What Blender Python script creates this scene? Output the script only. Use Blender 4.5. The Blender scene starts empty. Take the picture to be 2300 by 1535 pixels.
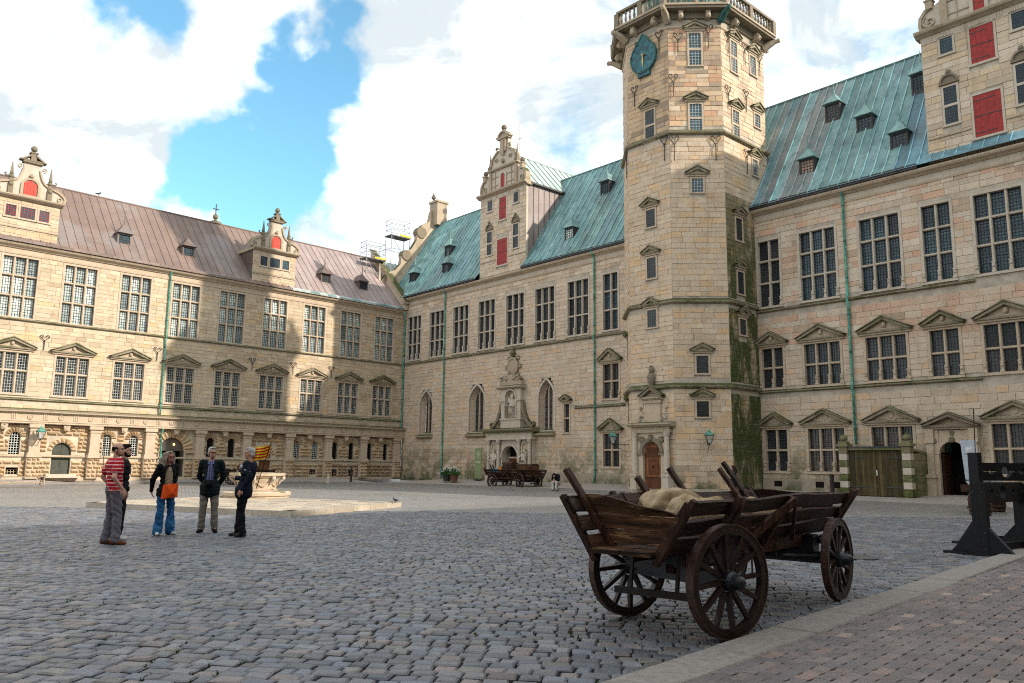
import bpy, bmesh, math, random
import numpy as np
from mathutils import Vector, Matrix, noise
random.seed(7)
D = bpy.data
scene = bpy.context.scene
COL = scene.collection
RAD = math.radians

# ------------------------------------------------------------------ camera
CAMZ = 1.5
PITCH, ROLL, FPX = RAD(8.8103), RAD(.67458), 1790.54      # 28 mm lens on a 2300 px wide frame
cam = D.cameras.new('camera'); camo = D.objects.new('camera', cam); COL.objects.link(camo)
cam.sensor_width = 36; cam.lens = 36 * FPX / 2300; cam.clip_start = .1; cam.clip_end = 2000
CAMR = Matrix.Rotation(math.pi / 2 + PITCH, 3, 'X') @ Matrix.Rotation(ROLL, 3, 'Z')
camo.matrix_world = Matrix.Translation((0, 0, CAMZ)) @ CAMR.to_4x4()
scene.camera = camo
scene.view_settings.view_transform = 'Standard'; scene.view_settings.look = 'None'
scene.view_settings.exposure = EXPOSURE = 1.10; scene.view_settings.gamma = 1
scene.view_settings.use_curve_mapping = False
scene.cycles.pixel_filter_type = 'BLACKMAN_HARRIS'; scene.cycles.filter_width = 1.1; scene.cycles.use_denoising = False

# ------------------------------------------------------------------ sun and sky
SUN_AZ, SUN_EL = RAD(-22.5), RAD(28.5)     # azimuth as angle from +X
sun_dir = Vector((math.cos(SUN_AZ) * math.cos(SUN_EL), math.sin(SUN_AZ) * math.cos(SUN_EL), math.sin(SUN_EL)))
sl = D.lights.new('sun', 'SUN'); sl.energy = 2.7; sl.angle = RAD(.8); sl.color = (1, .90, .77)
so = D.objects.new('sun', sl); COL.objects.link(so); so.rotation_euler = sun_dir.to_track_quat('Z', 'Y').to_euler()
so.location = (60, -20, 60)

def pxdir(x, y):
    return (CAMR @ Vector(((x - 1150) / FPX, -(y - 767.5) / FPX, -1))).normalized()

world = D.worlds.new('World'); scene.world = world; world.use_nodes = True
def build_world():
    nt = world.node_tree; N = nt.nodes; L = nt.links; N.clear()
    out = N.new('ShaderNodeOutputWorld'); bg = N.new('ShaderNodeBackground'); bg.inputs['Strength'].default_value = .1
    L.new(bg.outputs[0], out.inputs[0])
    sky = N.new('ShaderNodeTexSky'); sky.sky_type = 'NISHITA'; sky.sun_disc = False
    sky.sun_elevation = SUN_EL; sky.sun_rotation = math.pi / 2 - SUN_AZ
    sky.air_density = 1.0; sky.dust_density = .6; sky.ozone_density = 2.0
    tc = N.new('ShaderNodeTexCoord')
    def math_(op, a, b=None, clamp=False):
        m = N.new('ShaderNodeMath'); m.operation = op; m.use_clamp = clamp
        for i, q in enumerate((a, b)):
            if q is None: continue
            if isinstance(q, (int, float)): m.inputs[i].default_value = q
            else: L.new(q, m.inputs[i])
        return m.outputs[0]
    def nz(scale, det, rough, dist, off=0):
        mp = N.new('ShaderNodeMapping'); mp.inputs['Location'].default_value = (off, off * .7, off * 1.3); mp.inputs['Scale'].default_value = (1, 1, 1.5)
        L.new(tc.outputs['Generated'], mp.inputs[0])
        n = N.new('ShaderNodeTexNoise'); n.inputs['Scale'].default_value = scale; n.inputs['Detail'].default_value = det
        n.inputs['Roughness'].default_value = rough; n.inputs['Distortion'].default_value = dist
        L.new(mp.outputs[0], n.inputs[0]); return n.outputs[0]
    base = nz(2.6, 9, .58, .25, 3.1)
    fine = nz(9, 10, .66, .35, 1.7)
    mask = math_('ADD', math_('ADD', math_('MULTIPLY', base, .80), math_('MULTIPLY', fine, .60)), .21)
    # openings and banks of the cloud cover, as directions on the sky, with billowing edges
    nrm = N.new('ShaderNodeVectorMath'); nrm.operation = 'NORMALIZE'; L.new(tc.outputs['Generated'], nrm.inputs[0])
    wv = nrm.outputs[0]
    for scl, amt in ((6, .16), (17, .075), (45, .035)):
        n = N.new('ShaderNodeTexNoise'); n.inputs['Scale'].default_value = scl; n.inputs['Detail'].default_value = 3; L.new(nrm.outputs[0], n.inputs['Vector'])
        sb = N.new('ShaderNodeVectorMath'); sb.operation = 'SUBTRACT'; L.new(n.outputs['Color'], sb.inputs[0]); sb.inputs[1].default_value = (.5, .5, .5)
        ma = N.new('ShaderNodeVectorMath'); ma.operation = 'MULTIPLY_ADD'; L.new(sb.outputs[0], ma.inputs[0]); ma.inputs[1].default_value = (amt, amt, amt); L.new(wv, ma.inputs[2]); wv = ma.outputs[0]
    for px, py, wd, am in ((775, 40, .036, -.42), (755, 130, .038, -.44), (715, 215, .045, -.46), (660, 300, .050, -.46), (590, 330, .045, -.40), (530, 370, .045, -.36),
                           (450, 390, .042, -.38), (390, 360, .035, -.30), (620, 420, .050, -.40), (545, 450, .045, -.36), (700, 400, .040, -.32), (320, 30, .040, -.34), (270, 10, .03, -.22), (820, 205, .030, -.20), (650, 100, .03, -.12), (1290, 40, .08, -.13), (1330, 330, .07, -.12), (1240, 230, .05, -.10), (870, 480, .06, -.10),
                           (450, 500, .028, .30), (560, 90, .08, .10), (140, 330, .16, .10), (960, 330, .10, .12)):
        d = pxdir(px, py)
        dp = N.new('ShaderNodeVectorMath'); dp.operation = 'DISTANCE'; dp.inputs[1].default_value = d
        L.new(wv, dp.inputs[0])
        g = math_('DIVIDE', dp.outputs['Value'], wd)
        g = math_('POWER', 2.718, math_('MULTIPLY', math_('MULTIPLY', g, g), -1))
        mask = math_('ADD', mask, math_('MULTIPLY', g, am))
    r = N.new('ShaderNodeMapRange'); r.interpolation_type = 'SMOOTHSTEP'
    r.inputs['From Min'].default_value = .54; r.inputs['From Max'].default_value = .92
    L.new(mask, r.inputs[0])
    # cloud body: brighter tops, greyer thick parts
    shade = N.new('ShaderNodeMapRange'); shade.inputs['From Min'].default_value = .44; shade.inputs['From Max'].default_value = .60
    shade.inputs['To Min'].default_value = 1.0; shade.inputs['To Max'].default_value = .0
    L.new(nz(5.5, 9, .60, .5, 9.3), shade.inputs[0])
    cl = N.new('ShaderNodeMixRGB'); cl.inputs[1].default_value = (3.75, 4.15, 4.35, 1); cl.inputs[2].default_value = (8.0, 8.1, 8.15, 1)
    L.new(shade.outputs[0], cl.inputs[0])
    tint = N.new('ShaderNodeMixRGB'); tint.blend_type = 'MULTIPLY'; tint.inputs[0].default_value = 1; tint.inputs[2].default_value = (1.05, 1.50, 1.36, 1)
    L.new(sky.outputs[0], tint.inputs[1])
    mix = N.new('ShaderNodeMixRGB'); L.new(r.outputs[0], mix.inputs[0]); L.new(tint.outputs[0], mix.inputs[1]); L.new(cl.outputs[0], mix.inputs[2])
    L.new(mix.outputs[0], bg.inputs['Color'])
build_world()

# ------------------------------------------------------------------ measuring: a pixel's ray met with a real plane of the place
CAMP = Vector((0, 0, CAMZ))
def ray(x, y): return CAMR @ Vector(((x - 1150) / FPX, -(y - 767.5) / FPX, -1))
def ground(x, y, z=0):
    d = ray(x, y); return CAMP + d * ((z - CAMZ) / d.z)
def hit(x, y, P, n):
    d = ray(x, y); return CAMP + d * (((P - CAMP).dot(n)) / d.dot(n))
AN_A, AN_B = RAD(44.701), RAD(132.097)
DA = Vector((math.cos(AN_A), math.sin(AN_A), 0)); DB = Vector((math.cos(AN_B), math.sin(AN_B), 0))
NA = Vector((DA.y, -DA.x, 0)); NB = Vector((-DB.y, DB.x, 0))
CORN = ground(899, 1071.5, .40); CORN.z = 0          # inner corner of the two wings

# ------------------------------------------------------------------ mesh helpers
class MB:
    def __init__(s, sx=1): s.v = []; s.f = []; s.c = []; s.sx = sx; s.hascol = False
    def add(s, vs, fs, col=None):
        o = len(s.v); s.v += [tuple(p) for p in vs]; s.f += [tuple(i + o for i in f) for f in fs]
        s.c += [col] * len(fs)
        if col is not None: s.hascol = True
        return s
    def box(s, x0, x1, y0, y1, z0, z1, col=None):
        return s.add([(x0, y0, z0), (x1, y0, z0), (x1, y1, z0), (x0, y1, z0), (x0, y0, z1), (x1, y0, z1), (x1, y1, z1), (x0, y1, z1)],
                     [(3, 2, 1, 0), (4, 5, 6, 7), (0, 1, 5, 4), (1, 2, 6, 5), (2, 3, 7, 6), (3, 0, 4, 7)], col)
    def block(s, x0, x1, y0, y1, z0, z1, ch=.012, col=None):
        # stone block on a wall: front face (y1) with chamfered, slightly uneven edge
        q = lambda: random.uniform(-.006, .006); t1, t2 = random.uniform(-.007, .007), random.uniform(-.006, .006)
        x0 += q(); x1 += q(); z0 += q() * .6; z1 += q() * .6
        F_ = lambda x, z: (x + q(), y1 + (t1 if x > (x0 + x1) / 2 else -t1) + (t2 if z > (z0 + z1) / 2 else -t2), z + q() * .8)
        return s.add([(x0, y0, z0), (x1, y0, z0), (x1, y0, z1), (x0, y0, z1), (x0, y1 - ch, z0), (x1, y1 - ch, z0), (x1, y1 - ch, z1), (x0, y1 - ch, z1),
                      F_(x0 + ch, z0 + ch), F_(x1 - ch, z0 + ch), F_(x1 - ch, z1 - ch), F_(x0 + ch, z1 - ch)],
                     [(0, 4, 5, 1)[::-1], (1, 5, 6, 2)[::-1], (2, 6, 7, 3)[::-1], (3, 7, 4, 0)[::-1], (4, 8, 9, 5)[::-1], (5, 9, 10, 6)[::-1], (6, 10, 11, 7)[::-1], (7, 11, 8, 4)[::-1], (8, 11, 10, 9), (0, 1, 2, 3)], col)
    def diamond(s, x0, x1, y0, y1, z0, z1, col=None):
        # pointed rustication block
        h = (z1 - z0) / 2; e = min(h, (x1 - x0) / 2) * .95; zm = (z0 + z1) / 2
        return s.add([(x0, y0, z0), (x1, y0, z0), (x1, y0, z1), (x0, y0, z1), (x0 + e, y1, zm), (x1 - e, y1, zm)],
                     [(0, 4, 5, 1)[::-1], (1, 5, 2)[::-1], (2, 5, 4, 3)[::-1], (3, 4, 0)[::-1], (0, 1, 2, 3)], col)
    def bar(s, p, q, a, b, up=(0, 0, 1), col=None, a2=None, b2=None):
        # box beam from p to q; a = width across, b = thickness along 'up'
        p = Vector(p); q = Vector(q); d = (q - p).normalized(); up = Vector(up)
        r = d.cross(up)
        if r.length < 1e-5: up = Vector((1, 0, 0)); r = d.cross(up)
        r.normalize(); u = r.cross(d).normalized()
        a2 = a if a2 is None else a2; b2 = b if b2 is None else b2
        vs = []
        for c, aa, bb in ((p, a, b), (q, a2, b2)):
            vs += [c - r * aa / 2 - u * bb / 2, c + r * aa / 2 - u * bb / 2, c + r * aa / 2 + u * bb / 2, c - r * aa / 2 + u * bb / 2]
        return s.add(vs, [(0, 1, 2, 3), (7, 6, 5, 4), (0, 4, 5, 1), (1, 5, 6, 2), (2, 6, 7, 3), (3, 7, 4, 0)], col)
    def tube(s, pts, r, n=8, col=None, cap=True):
        pts = [Vector(p) for p in pts]; rs = r if isinstance(r, (list, tuple)) else [r] * len(pts)
        vs = []; fs = []; prev = None
        for i, p in enumerate(pts):
            d = (pts[min(i + 1, len(pts) - 1)] - pts[max(i - 1, 0)]).normalized()
            if prev is None:
                a = d.cross(Vector((0, 0, 1)));
                if a.length < 1e-3: a = d.cross(Vector((1, 0, 0)))
            else:
                a = prev - d * prev.dot(d)
                if a.length < 1e-4: a = d.orthogonal()
            a.normalize(); prev = a; b = d.cross(a)
            for k in range(n):
                t = 2 * math.pi * k / n; vs.append(p + (a * math.cos(t) + b * math.sin(t)) * rs[i])
        for i in range(len(pts) - 1):
            for k in range(n):
                fs.append((i * n + k, i * n + (k + 1) % n, (i + 1) * n + (k + 1) % n, (i + 1) * n + k))
        if cap: fs += [tuple(range(n))[::-1], tuple(range((len(pts) - 1) * n, len(pts) * n))]
        return s.add(vs, fs, col)
    def lathe(s, prof, n=16, c=(0, 0, 0), col=None, sq=None):
        vs = []; fs = []
        for r, z in prof:
            for k in range(n):
                t = 2 * math.pi * (k + .5) / n; vs.append((c[0] + r * math.cos(t), c[1] + r * math.sin(t) * (sq or 1), c[2] + z))
        m = len(prof)
        for i in range(m - 1):
            for k in range(n): fs.append((i * n + k, i * n + (k + 1) % n, (i + 1) * n + (k + 1) % n, (i + 1) * n + k))
        fs += [tuple(range(n))[::-1], tuple(range((m - 1) * n, m * n))]
        return s.add(vs, fs, col)
    def ball(s, c, r, nu=12, nv=8, sc=(1, 1, 1), col=None):
        vs = [(c[0], c[1], c[2] - r * sc[2])]; fs = []
        for j in range(1, nv):
            ph = -math.pi / 2 + math.pi * j / nv
            for i in range(nu):
                t = 2 * math.pi * i / nu
                vs.append((c[0] + r * sc[0] * math.cos(ph) * math.cos(t), c[1] + r * sc[1] * math.cos(ph) * math.sin(t), c[2] + r * sc[2] * math.sin(ph)))
        vs.append((c[0], c[1], c[2] + r * sc[2])); top = len(vs) - 1
        for i in range(nu): fs.append((0, 1 + (i + 1) % nu, 1 + i)); fs.append((top, 1 + (nv - 2) * nu + i, 1 + (nv - 2) * nu + (i + 1) % nu))
        for j in range(nv - 2):
            for i in range(nu): fs.append((1 + j * nu + i, 1 + j * nu + (i + 1) % nu, 1 + (j + 1) * nu + (i + 1) % nu, 1 + (j + 1) * nu + i))
        return s.add(vs, fs, col)
    def ext(s, poly, y0, y1, col=None):
        # polygon in (x, z), counter-clockwise seen from +y side is not required, extruded along y
        n = len(poly)
        vs = [(x, y0, z) for x, z in poly] + [(x, y1, z) for x, z in poly]
        fs = [tuple(range(n)), tuple(range(2 * n - 1, n - 1, -1))] + [(i, i + n, (i + 1) % n + n, (i + 1) % n) for i in range(n)]
        return s.add(vs, fs, col)
    def extx(s, poly, x0, x1, col=None):
        # profile in (y, z) swept along x
        n = len(poly)
        vs = [(x0, y, z) for y, z in poly] + [(x1, y, z) for y, z in poly]
        fs = [tuple(range(n))[::-1], tuple(range(n, 2 * n))] + [(i, (i + 1) % n, (i + 1) % n + n, i + n) for i in range(n)]
        return s.add(vs, fs, col)
    def strip(s, path, y0, y1, t, col=None, closed=False):
        # band of thickness t following an (x, z) path, extruded y0..y1 (for scrolls and arches)
        n = len(path); inn = []; out = []
        for i in range(n):
            a = Vector(path[max(i - 1, 0)]); b = Vector(path[min(i + 1, n - 1)]); d = (b - a).normalized(); nn = Vector((-d.y, d.x)); p = Vector(path[i])
            inn.append(p - nn * t / 2); out.append(p + nn * t / 2)
        vs = []; fs = []
        for i in range(n): vs += [(inn[i].x, y0, inn[i].y), (out[i].x, y0, out[i].y), (out[i].x, y1, out[i].y), (inn[i].x, y1, inn[i].y)]
        for i in range(n - 1):
            a = 4 * i; b = a + 4
            fs += [(a, b, b + 1, a + 1), (a + 1, b + 1, b + 2, a + 2), (a + 2, b + 2, b + 3, a + 3), (a + 3, b + 3, b, a)]
        fs += [(0, 1, 2, 3), (4 * n - 1, 4 * n - 2, 4 * n - 3, 4 * n - 4)]
        return s.add(vs, fs, col)
    def mesh(s, name, mat, smooth=False):
        m = D.meshes.new(name)
        vs = s.v; fs = s.f
        if s.sx < 0: vs = [(-x, y, z) for x, y, z in vs]; fs = [f[::-1] for f in fs]
        m.from_pydata(vs, [], fs)
        if mat is not None:
            for q in (mat if isinstance(mat, (list, tuple)) else [mat]): m.materials.append(q)
        if s.hascol:
            at = m.attributes.new('tone', 'FLOAT_COLOR', 'FACE')
            arr = np.ones((len(fs), 4), dtype=np.float32)
            for i, c in enumerate(s.c):
                if c is not None: arr[i, :3] = c
            at.data.foreach_set('color', arr.ravel())
        if smooth: m.polygons.foreach_set('use_smooth', [True] * len(fs))
        m.update(); return m
    def build(s, name, mat, parent=None, loc=(0, 0, 0), smooth=False, kind=None):
        return obj(name, s.mesh(name, mat, smooth), parent, (s.sx * loc[0], loc[1], loc[2]), kind)

def obj(name, mesh, parent=None, loc=(0, 0, 0), kind=None):
    o = D.objects.new(name, mesh); COL.objects.link(o); o.location = loc
    if parent is not None: o.parent = parent
    if kind: o['kind'] = kind
    return o
def tag(o, label, cat, group=None):
    o['label'] = label; o['category'] = cat
    if group: o['group'] = group
    return o
def thing(name, label, cat, loc=(0, 0, 0), rz=0, group=None):
    o = D.objects.new(name, None); COL.objects.link(o); o.location = loc; o.rotation_euler = (0, 0, rz); o.empty_display_size = .3
    return tag(o, label, cat, group)
def dup(o, parent=None, loc=None, rz=None):
    c = o.copy(); COL.objects.link(c); c.parent = parent
    if loc is not None: c.location = loc
    if rz is not None: c.rotation_euler = (0, 0, rz)
    for ch in list(o.children): dup(ch, c)
    return c
def arc(cx, cz, r, a0, a1, n, rx=1): return [(cx + rx * r * math.cos(RAD(a0 + (a1 - a0) * i / n)), cz + r * math.sin(RAD(a0 + (a1 - a0) * i / n))) for i in range(n + 1)]
def spiral(cx, cz, r0, r1, a0, a1, n): return [(cx + (r0 + (r1 - r0) * i / n) * math.cos(RAD(a0 + (a1 - a0) * i / n)), cz + (r0 + (r1 - r0) * i / n) * math.sin(RAD(a0 + (a1 - a0) * i / n))) for i in range(n + 1)]
# ------------------------------------------------------------------ materials
class NT:
    def __init__(s, name):
        s.m = D.materials.new(name); s.m.use_nodes = True; s.t = s.m.node_tree; s.t.nodes.clear()
        s.out = s.n('ShaderNodeOutputMaterial'); s.b = s.n('ShaderNodeBsdfPrincipled'); s.l(s.b.outputs[0], s.out.inputs[0])
        s.tc = s.n('ShaderNodeTexCoord')
    def n(s, k): return s.t.nodes.new(k)
    def l(s, a, b): s.t.links.new(a, b)
    def setin(s, sock, v):
        if hasattr(v, 'is_output') or hasattr(v, 'links'): s.l(v, sock)
        else: sock.default_value = v
    def noise(s, scale, det=4, rough=.55, vec=None, sc=None, dist=0):
        n = s.n('ShaderNodeTexNoise'); n.inputs['Scale'].default_value = scale; n.inputs['Detail'].default_value = det; n.inputs['Roughness'].default_value = rough; n.inputs['Distortion'].default_value = dist
        v = vec if vec is not None else s.tc.outputs['Object']
        if sc: mp = s.n('ShaderNodeMapping'); mp.inputs['Scale'].default_value = sc; s.l(v, mp.inputs[0]); v = mp.outputs[0]
        s.l(v, n.inputs['Vector']); return n.outputs['Fac']
    def ramp(s, v, a, b, lo=0., hi=1., smooth=True):
        r = s.n('ShaderNodeMapRange'); r.interpolation_type = 'SMOOTHSTEP' if smooth else 'LINEAR'
        r.inputs['From Min'].default_value = a; r.inputs['From Max'].default_value = b; r.inputs['To Min'].default_value = lo; r.inputs['To Max'].default_value = hi
        s.l(v, r.inputs[0]); return r.outputs[0]
    def mix(s, f, a, b, mode='MIX'):
        m = s.n('ShaderNodeMixRGB'); m.blend_type = mode
        for i, q in enumerate((f, a, b)):
            if isinstance(q, tuple): m.inputs[i].default_value = q if len(q) == 4 else q + (1,)
            elif isinstance(q, (int, float)): m.inputs[i].default_value = q
            else: s.l(q, m.inputs[i])
        return m.outputs[0]
    def math(s, op, a, b=0., clamp=False):
        m = s.n('ShaderNodeMath'); m.operation = op; m.use_clamp = clamp
        for i, q in enumerate((a, b)):
            if isinstance(q, (int, float)): m.inputs[i].default_value = q
            else: s.l(q, m.inputs[i])
        return m.outputs[0]
    def bump(s, h, strength=.3, dist=.02):
        b = s.n('ShaderNodeBump'); b.inputs['Strength'].default_value = strength; b.inputs['Distance'].default_value = dist
        s.l(h, b.inputs['Height']); s.l(b.outputs[0], s.b.inputs['Normal'])
    def attr(s, name='tone'):
        a = s.n('ShaderNodeAttribute'); a.attribute_name = name; return a.outputs['Color']
    def pos(s): g = s.n('ShaderNodeNewGeometry'); return g
    def xyz(s, v): x = s.n('ShaderNodeSeparateXYZ'); s.l(v, x.inputs[0]); return x.outputs
    def done(s, col, rough=.85, spec=.3, metal=0.):
        for k, v in (('Base Color', col), ('Roughness', rough), ('Metallic', metal), ('Specular IOR Level', spec)):
            if isinstance(v, tuple): v = v if len(v) == 4 else v + (1,)
            if isinstance(v, (tuple, int, float)): s.b.inputs[k].default_value = v
            else: s.l(v, s.b.inputs[k])
        return s.m

def m_stone(name, base=(.47, .365, .25), tone=True, moss=.0, stain=.35, mossz=None, mosscol=(.035, .045, .012), tk=.72, mcov=.0, mscale=(.9, .9, .9)):
    """sandstone: per-stone tone, mottling, weather stains, moss on ledges; mossz = (low, high) height below which damp moss creeps up"""
    k = NT(name)
    P = k.pos().outputs['Position']
    big = k.noise(.35, 5, .6, P); mid = k.noise(2.2, 6, .65, P); fine = k.noise(22, 5, .7, P)
    col = k.mix(.0, base, base)
    if tone: col = k.mix(1., col, k.mix(tk, (1, 1, 1), k.attr()), 'MULTIPLY')
    col = k.mix(k.ramp(mid, .35, .7, 0, .45), col, k.mix(1., col, (.78, .70, .60), 'MULTIPLY'))
    col = k.mix(k.ramp(fine, .3, .75, 0, .35), col, k.mix(1., col, (1.25, 1.22, 1.2), 'MULTIPLY'))
    streak = k.noise(1.0, 7, .65, P, (2.4, 2.4, .20))
    col = k.mix(k.math('MULTIPLY', k.ramp(streak, .55, .78), stain), col, k.mix(1., col, (.42, .38, .33), 'MULTIPLY'))
    col = k.mix(k.math('MULTIPLY', k.ramp(big, .55, .75), stain * .7), col, k.mix(1., col, (.66, .62, .55), 'MULTIPLY'))
    if moss or mossz:
        nz = k.xyz(k.pos().outputs['Normal'])[2]
        f = None
        if moss:
            f = k.math('MULTIPLY', k.ramp(nz, .25, .6), k.ramp(k.noise(1.3, 5, .7, P), .5 - .22 * moss, .62 - .12 * moss))
        if mossz:
            z = k.xyz(P)[2]
            g = k.math('MULTIPLY', k.ramp(z, mossz[1], mossz[0]), k.ramp(k.noise(1., 7, .72, P, mscale), .42 - mcov, .60 - mcov))
            f = g if f is None else k.math('MAXIMUM', f, g)
        mc = k.mix(k.ramp(k.noise(9, 4, .6, P), .35, .7), mosscol, tuple(q * 2.1 for q in mosscol))
        col = k.mix(k.math('MULTIPLY', f, .94), col, mc)
    chip = k.ramp(k.noise(5.5, 6, .75, P), .60, .74)
    col = k.mix(k.math('MULTIPLY', chip, .30), col, k.mix(1., col, (.60, .56, .50), 'MULTIPLY'))
    k.bump(k.math('SUBTRACT', k.math('ADD', k.math('MULTIPLY', fine, .6), mid), k.math('MULTIPLY', chip, .8)), .6, .03)
    return k.done(col, .9, .25)

def m_plain(name, col, rough=.8, spec=.3, var=.25, scale=6, metal=0., bump=0., coat=None, tone=False):
    k = NT(name)
    c = k.mix(0., col, col)
    if tone: c = k.mix(1., c, k.attr(), 'MULTIPLY')
    v = k.noise(scale, 5, .6)
    c2 = k.mix(1., c, (1 - var, 1 - var, 1 - var), 'MULTIPLY'); c3 = k.mix(1., c, (1 + var, 1 + var, 1 + var), 'MULTIPLY')
    c = k.mix(k.ramp(v, .3, .7), c2, c3)
    if bump: k.bump(k.noise(scale * 4, 4, .6), bump, .01)
    return k.done(c, rough, spec, metal)

def m_wood(name, dark, light, axis=0, scale=1., rough=.7, wear=0., wearcol=(.30, .19, .12)):
    k = NT(name)
    sc = [14, 14, 14]; sc[axis] = 1.1
    g = k.noise(scale, 7, .65, None, tuple(sc), .6)
    g2 = k.noise(3, 4, .6)
    c = k.mix(k.ramp(g, .34, .68), dark, light)
    c = k.mix(k.ramp(g2, .35, .75, 0, .55), c, k.mix(1., c, (.5, .47, .45), 'MULTIPLY'))
    oi = k.n('ShaderNodeObjectInfo'); c = k.mix(1., c, k.mix(oi.outputs['Random'], (.55, .55, .58), (1.5, 1.42, 1.35)), 'MULTIPLY')
    gr = k.noise(2.3, 6, .7, None, tuple(q * .25 for q in sc)); c = k.mix(k.ramp(gr, .58, .72, 0, .35), c, (.16, .135, .115))
    if wear:
        w = k.math('MULTIPLY', k.ramp(k.noise(7, 6, .7, None, tuple(q * .35 for q in sc)), .56, .66), wear)
        c = k.mix(w, c, wearcol)
    k.bump(g, .5, .006)
    return k.done(c, rough, .18)

def m_glass(name, c1, c2, lead, bw, bh, rough=.16, off=.5, spec=.6, mort=.012):
    """leaded pane: brick-set quarries of slightly different glass"""
    k = NT(name)
    s = k.xyz(k.tc.outputs['Object']); cb = k.n('ShaderNodeCombineXYZ'); k.l(s[0], cb.inputs[0]); k.l(s[2], cb.inputs[1])
    br = k.n('ShaderNodeTexBrick'); br.offset = off; br.inputs['Scale'].default_value = 1; br.inputs['Brick Width'].default_value = bw; br.inputs['Row Height'].default_value = bh
    br.inputs['Mortar Size'].default_value = mort; br.inputs['Mortar Smooth'].default_value = .1; br.inputs['Bias'].default_value = 0
    br.inputs['Color1'].default_value = c1 + (1,); br.inputs['Color2'].default_value = c2 + (1,); br.inputs['Mortar'].default_value = lead + (1,)
    k.l(cb.outputs[0], br.inputs['Vector'])
    P = k.pos().outputs['Position']
    col = k.mix(k.ramp(k.noise(.7, 3, .5, P), .35, .7, 0, .6), br.outputs[0], k.mix(1., br.outputs[0], (.55, .6, .65), 'MULTIPLY'))
    oi = k.n('ShaderNodeObjectInfo'); col = k.mix(1., col, k.mix(oi.outputs['Random'], (.40, .44, .48), (1.75, 1.68, 1.6)), 'MULTIPLY')
    # every quarry tilts a little in its lead
    vo = k.n('ShaderNodeTexVoronoi'); vo.feature = 'F1'; vo.inputs['Scale'].default_value = 1 / bh * .8
    k.l(P, vo.inputs['Vector'])
    k.bump(k.math('ADD', k.math('MULTIPLY', k.xyz(vo.outputs['Color'])[0], .4), k.noise(5, 2, .5, P)), .12, .02)
    ro = k.math('ADD', k.math('MULTIPLY', br.outputs['Fac'], .5), rough)
    return k.done(col, ro, spec)

def m_copper(name, c1, c2, c3, patch=(.16, .10, .09), pamt=.3):
    """weathered copper sheet: streaks run down the slope"""
    k = NT(name)
    P = k.pos().outputs['Position']
    col = k.mix(1., k.mix(k.ramp(k.noise(.5, 6, .65, P), .32, .68), c1, c2), k.attr(), 'MULTIPLY')
    st = k.noise(1., 6, .65, P, (2.2, 2.2, .35))
    col = k.mix(k.ramp(st, .42, .70, 0, .75), col, c3)
    col = k.mix(k.math('MULTIPLY', k.ramp(k.noise(.28, 5, .6, P), .52, .66), pamt), col, patch)
    # cross joints of the sheets
    z = k.xyz(P)[2]; fr = k.math('FRACT', k.math('MULTIPLY', k.math('ADD', z, k.math('MULTIPLY', k.xyz(k.attr())[0], 3.7)), .72))
    j = k.ramp(fr, .0, .03, 1, 0)
    col = k.mix(k.math('MULTIPLY', j, .35), col, k.mix(1., col, (.45, .45, .45), 'MULTIPLY'))
    k.bump(k.math('ADD', k.noise(3.5, 3, .5, P), k.math('MULTIPLY', j, -.6)), .25, .03)
    return k.done(col, .55, .4)

def m_setts(name, c1, c2, c3, joint=False):
    k = NT(name)
    P = k.pos().outputs['Position']
    col = k.mix(1., k.mix(k.ramp(k.noise(1.1, 5, .6, P), .35, .7), c1, c2), k.attr(), 'MULTIPLY')
    col = k.mix(k.ramp(k.noise(26, 5, .75, P), .42, .72, 0, .7), col, k.mix(1., col, c3, 'MULTIPLY'))
    col = k.mix(k.ramp(k.noise(.22, 4, .6, P), .5, .75, 0, .5), col, k.mix(1., col, (.62, .6, .58), 'MULTIPLY'))
    k.bump(k.math('ADD', k.noise(30, 5, .7, P), k.math('MULTIPLY', k.noise(9, 3, .5, P), 1.5)), .55, .018)
    return k.done(col, k.ramp(k.noise(6, 4, .6, P), .3, .7, .30, .55), .6)

M = {}
M['stoneA'] = m_stone('sandstone_warm', (.51, .43, .32), stain=.5, tk=.6)
M['stoneB'] = m_stone('sandstone_grey', (.55, .463, .375), stain=.55, tk=.55, mossz=(.2, 4.2), mosscol=(.085, .085, .04))
M['stoneT'] = m_stone('sandstone_tower', (.56, .465, .362), stain=.55, tk=.62, mossz=(.2, 1.6))
M['stoneMoss'] = m_stone('sandstone_mossy', (.40, .34, .25), stain=.6, mossz=(10., 22.), mosscol=(.030, .044, .010), mcov=.075, mscale=(1.5, 1.5, .5))
M['rust'] = m_stone('sandstone_rusticated', (.47, .36, .235), stain=.55)
M['trim'] = m_stone('sandstone_trim', (.40, .33, .245), tone=False, moss=1.25, stain=.8)
M['trimclean'] = m_stone('sandstone_dressed', (.50, .41, .31), tone=False, moss=.3, stain=.5)
M['trimpale'] = m_stone('sandstone_pale', (.52, .46, .38), tone=False, moss=.25, stain=.6)
M['trimdark'] = m_stone('sandstone_weathered', (.22, .185, .135), tone=False, moss=1.0, stain=.9)
M['ledge'] = m_stone('sandstone_ledge', (.27, .235, .165), tone=False, moss=1.5, stain=.9, mossz=(-40., 90.), mosscol=(.040, .048, .014), mcov=-.05)
M['mortar'] = m_plain('lime_mortar', (.44, .385, .31), .95, .1, .2, 2)
M['mortarA'] = m_plain('pale_lime_mortar', (.50, .43, .33), .95, .1, .2, 2)
M['glassA'] = m_glass('leaded_glass_pale', (.62, .68, .63), (.42, .53, .51), (.12, .14, .14), .17, .13, .25, 0)
M['glassD'] = m_glass('leaded_glass_dark', (.022, .026, .030), (.050, .054, .058), (.05, .05, .05), .15, .14, .14, 0, .5)
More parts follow.
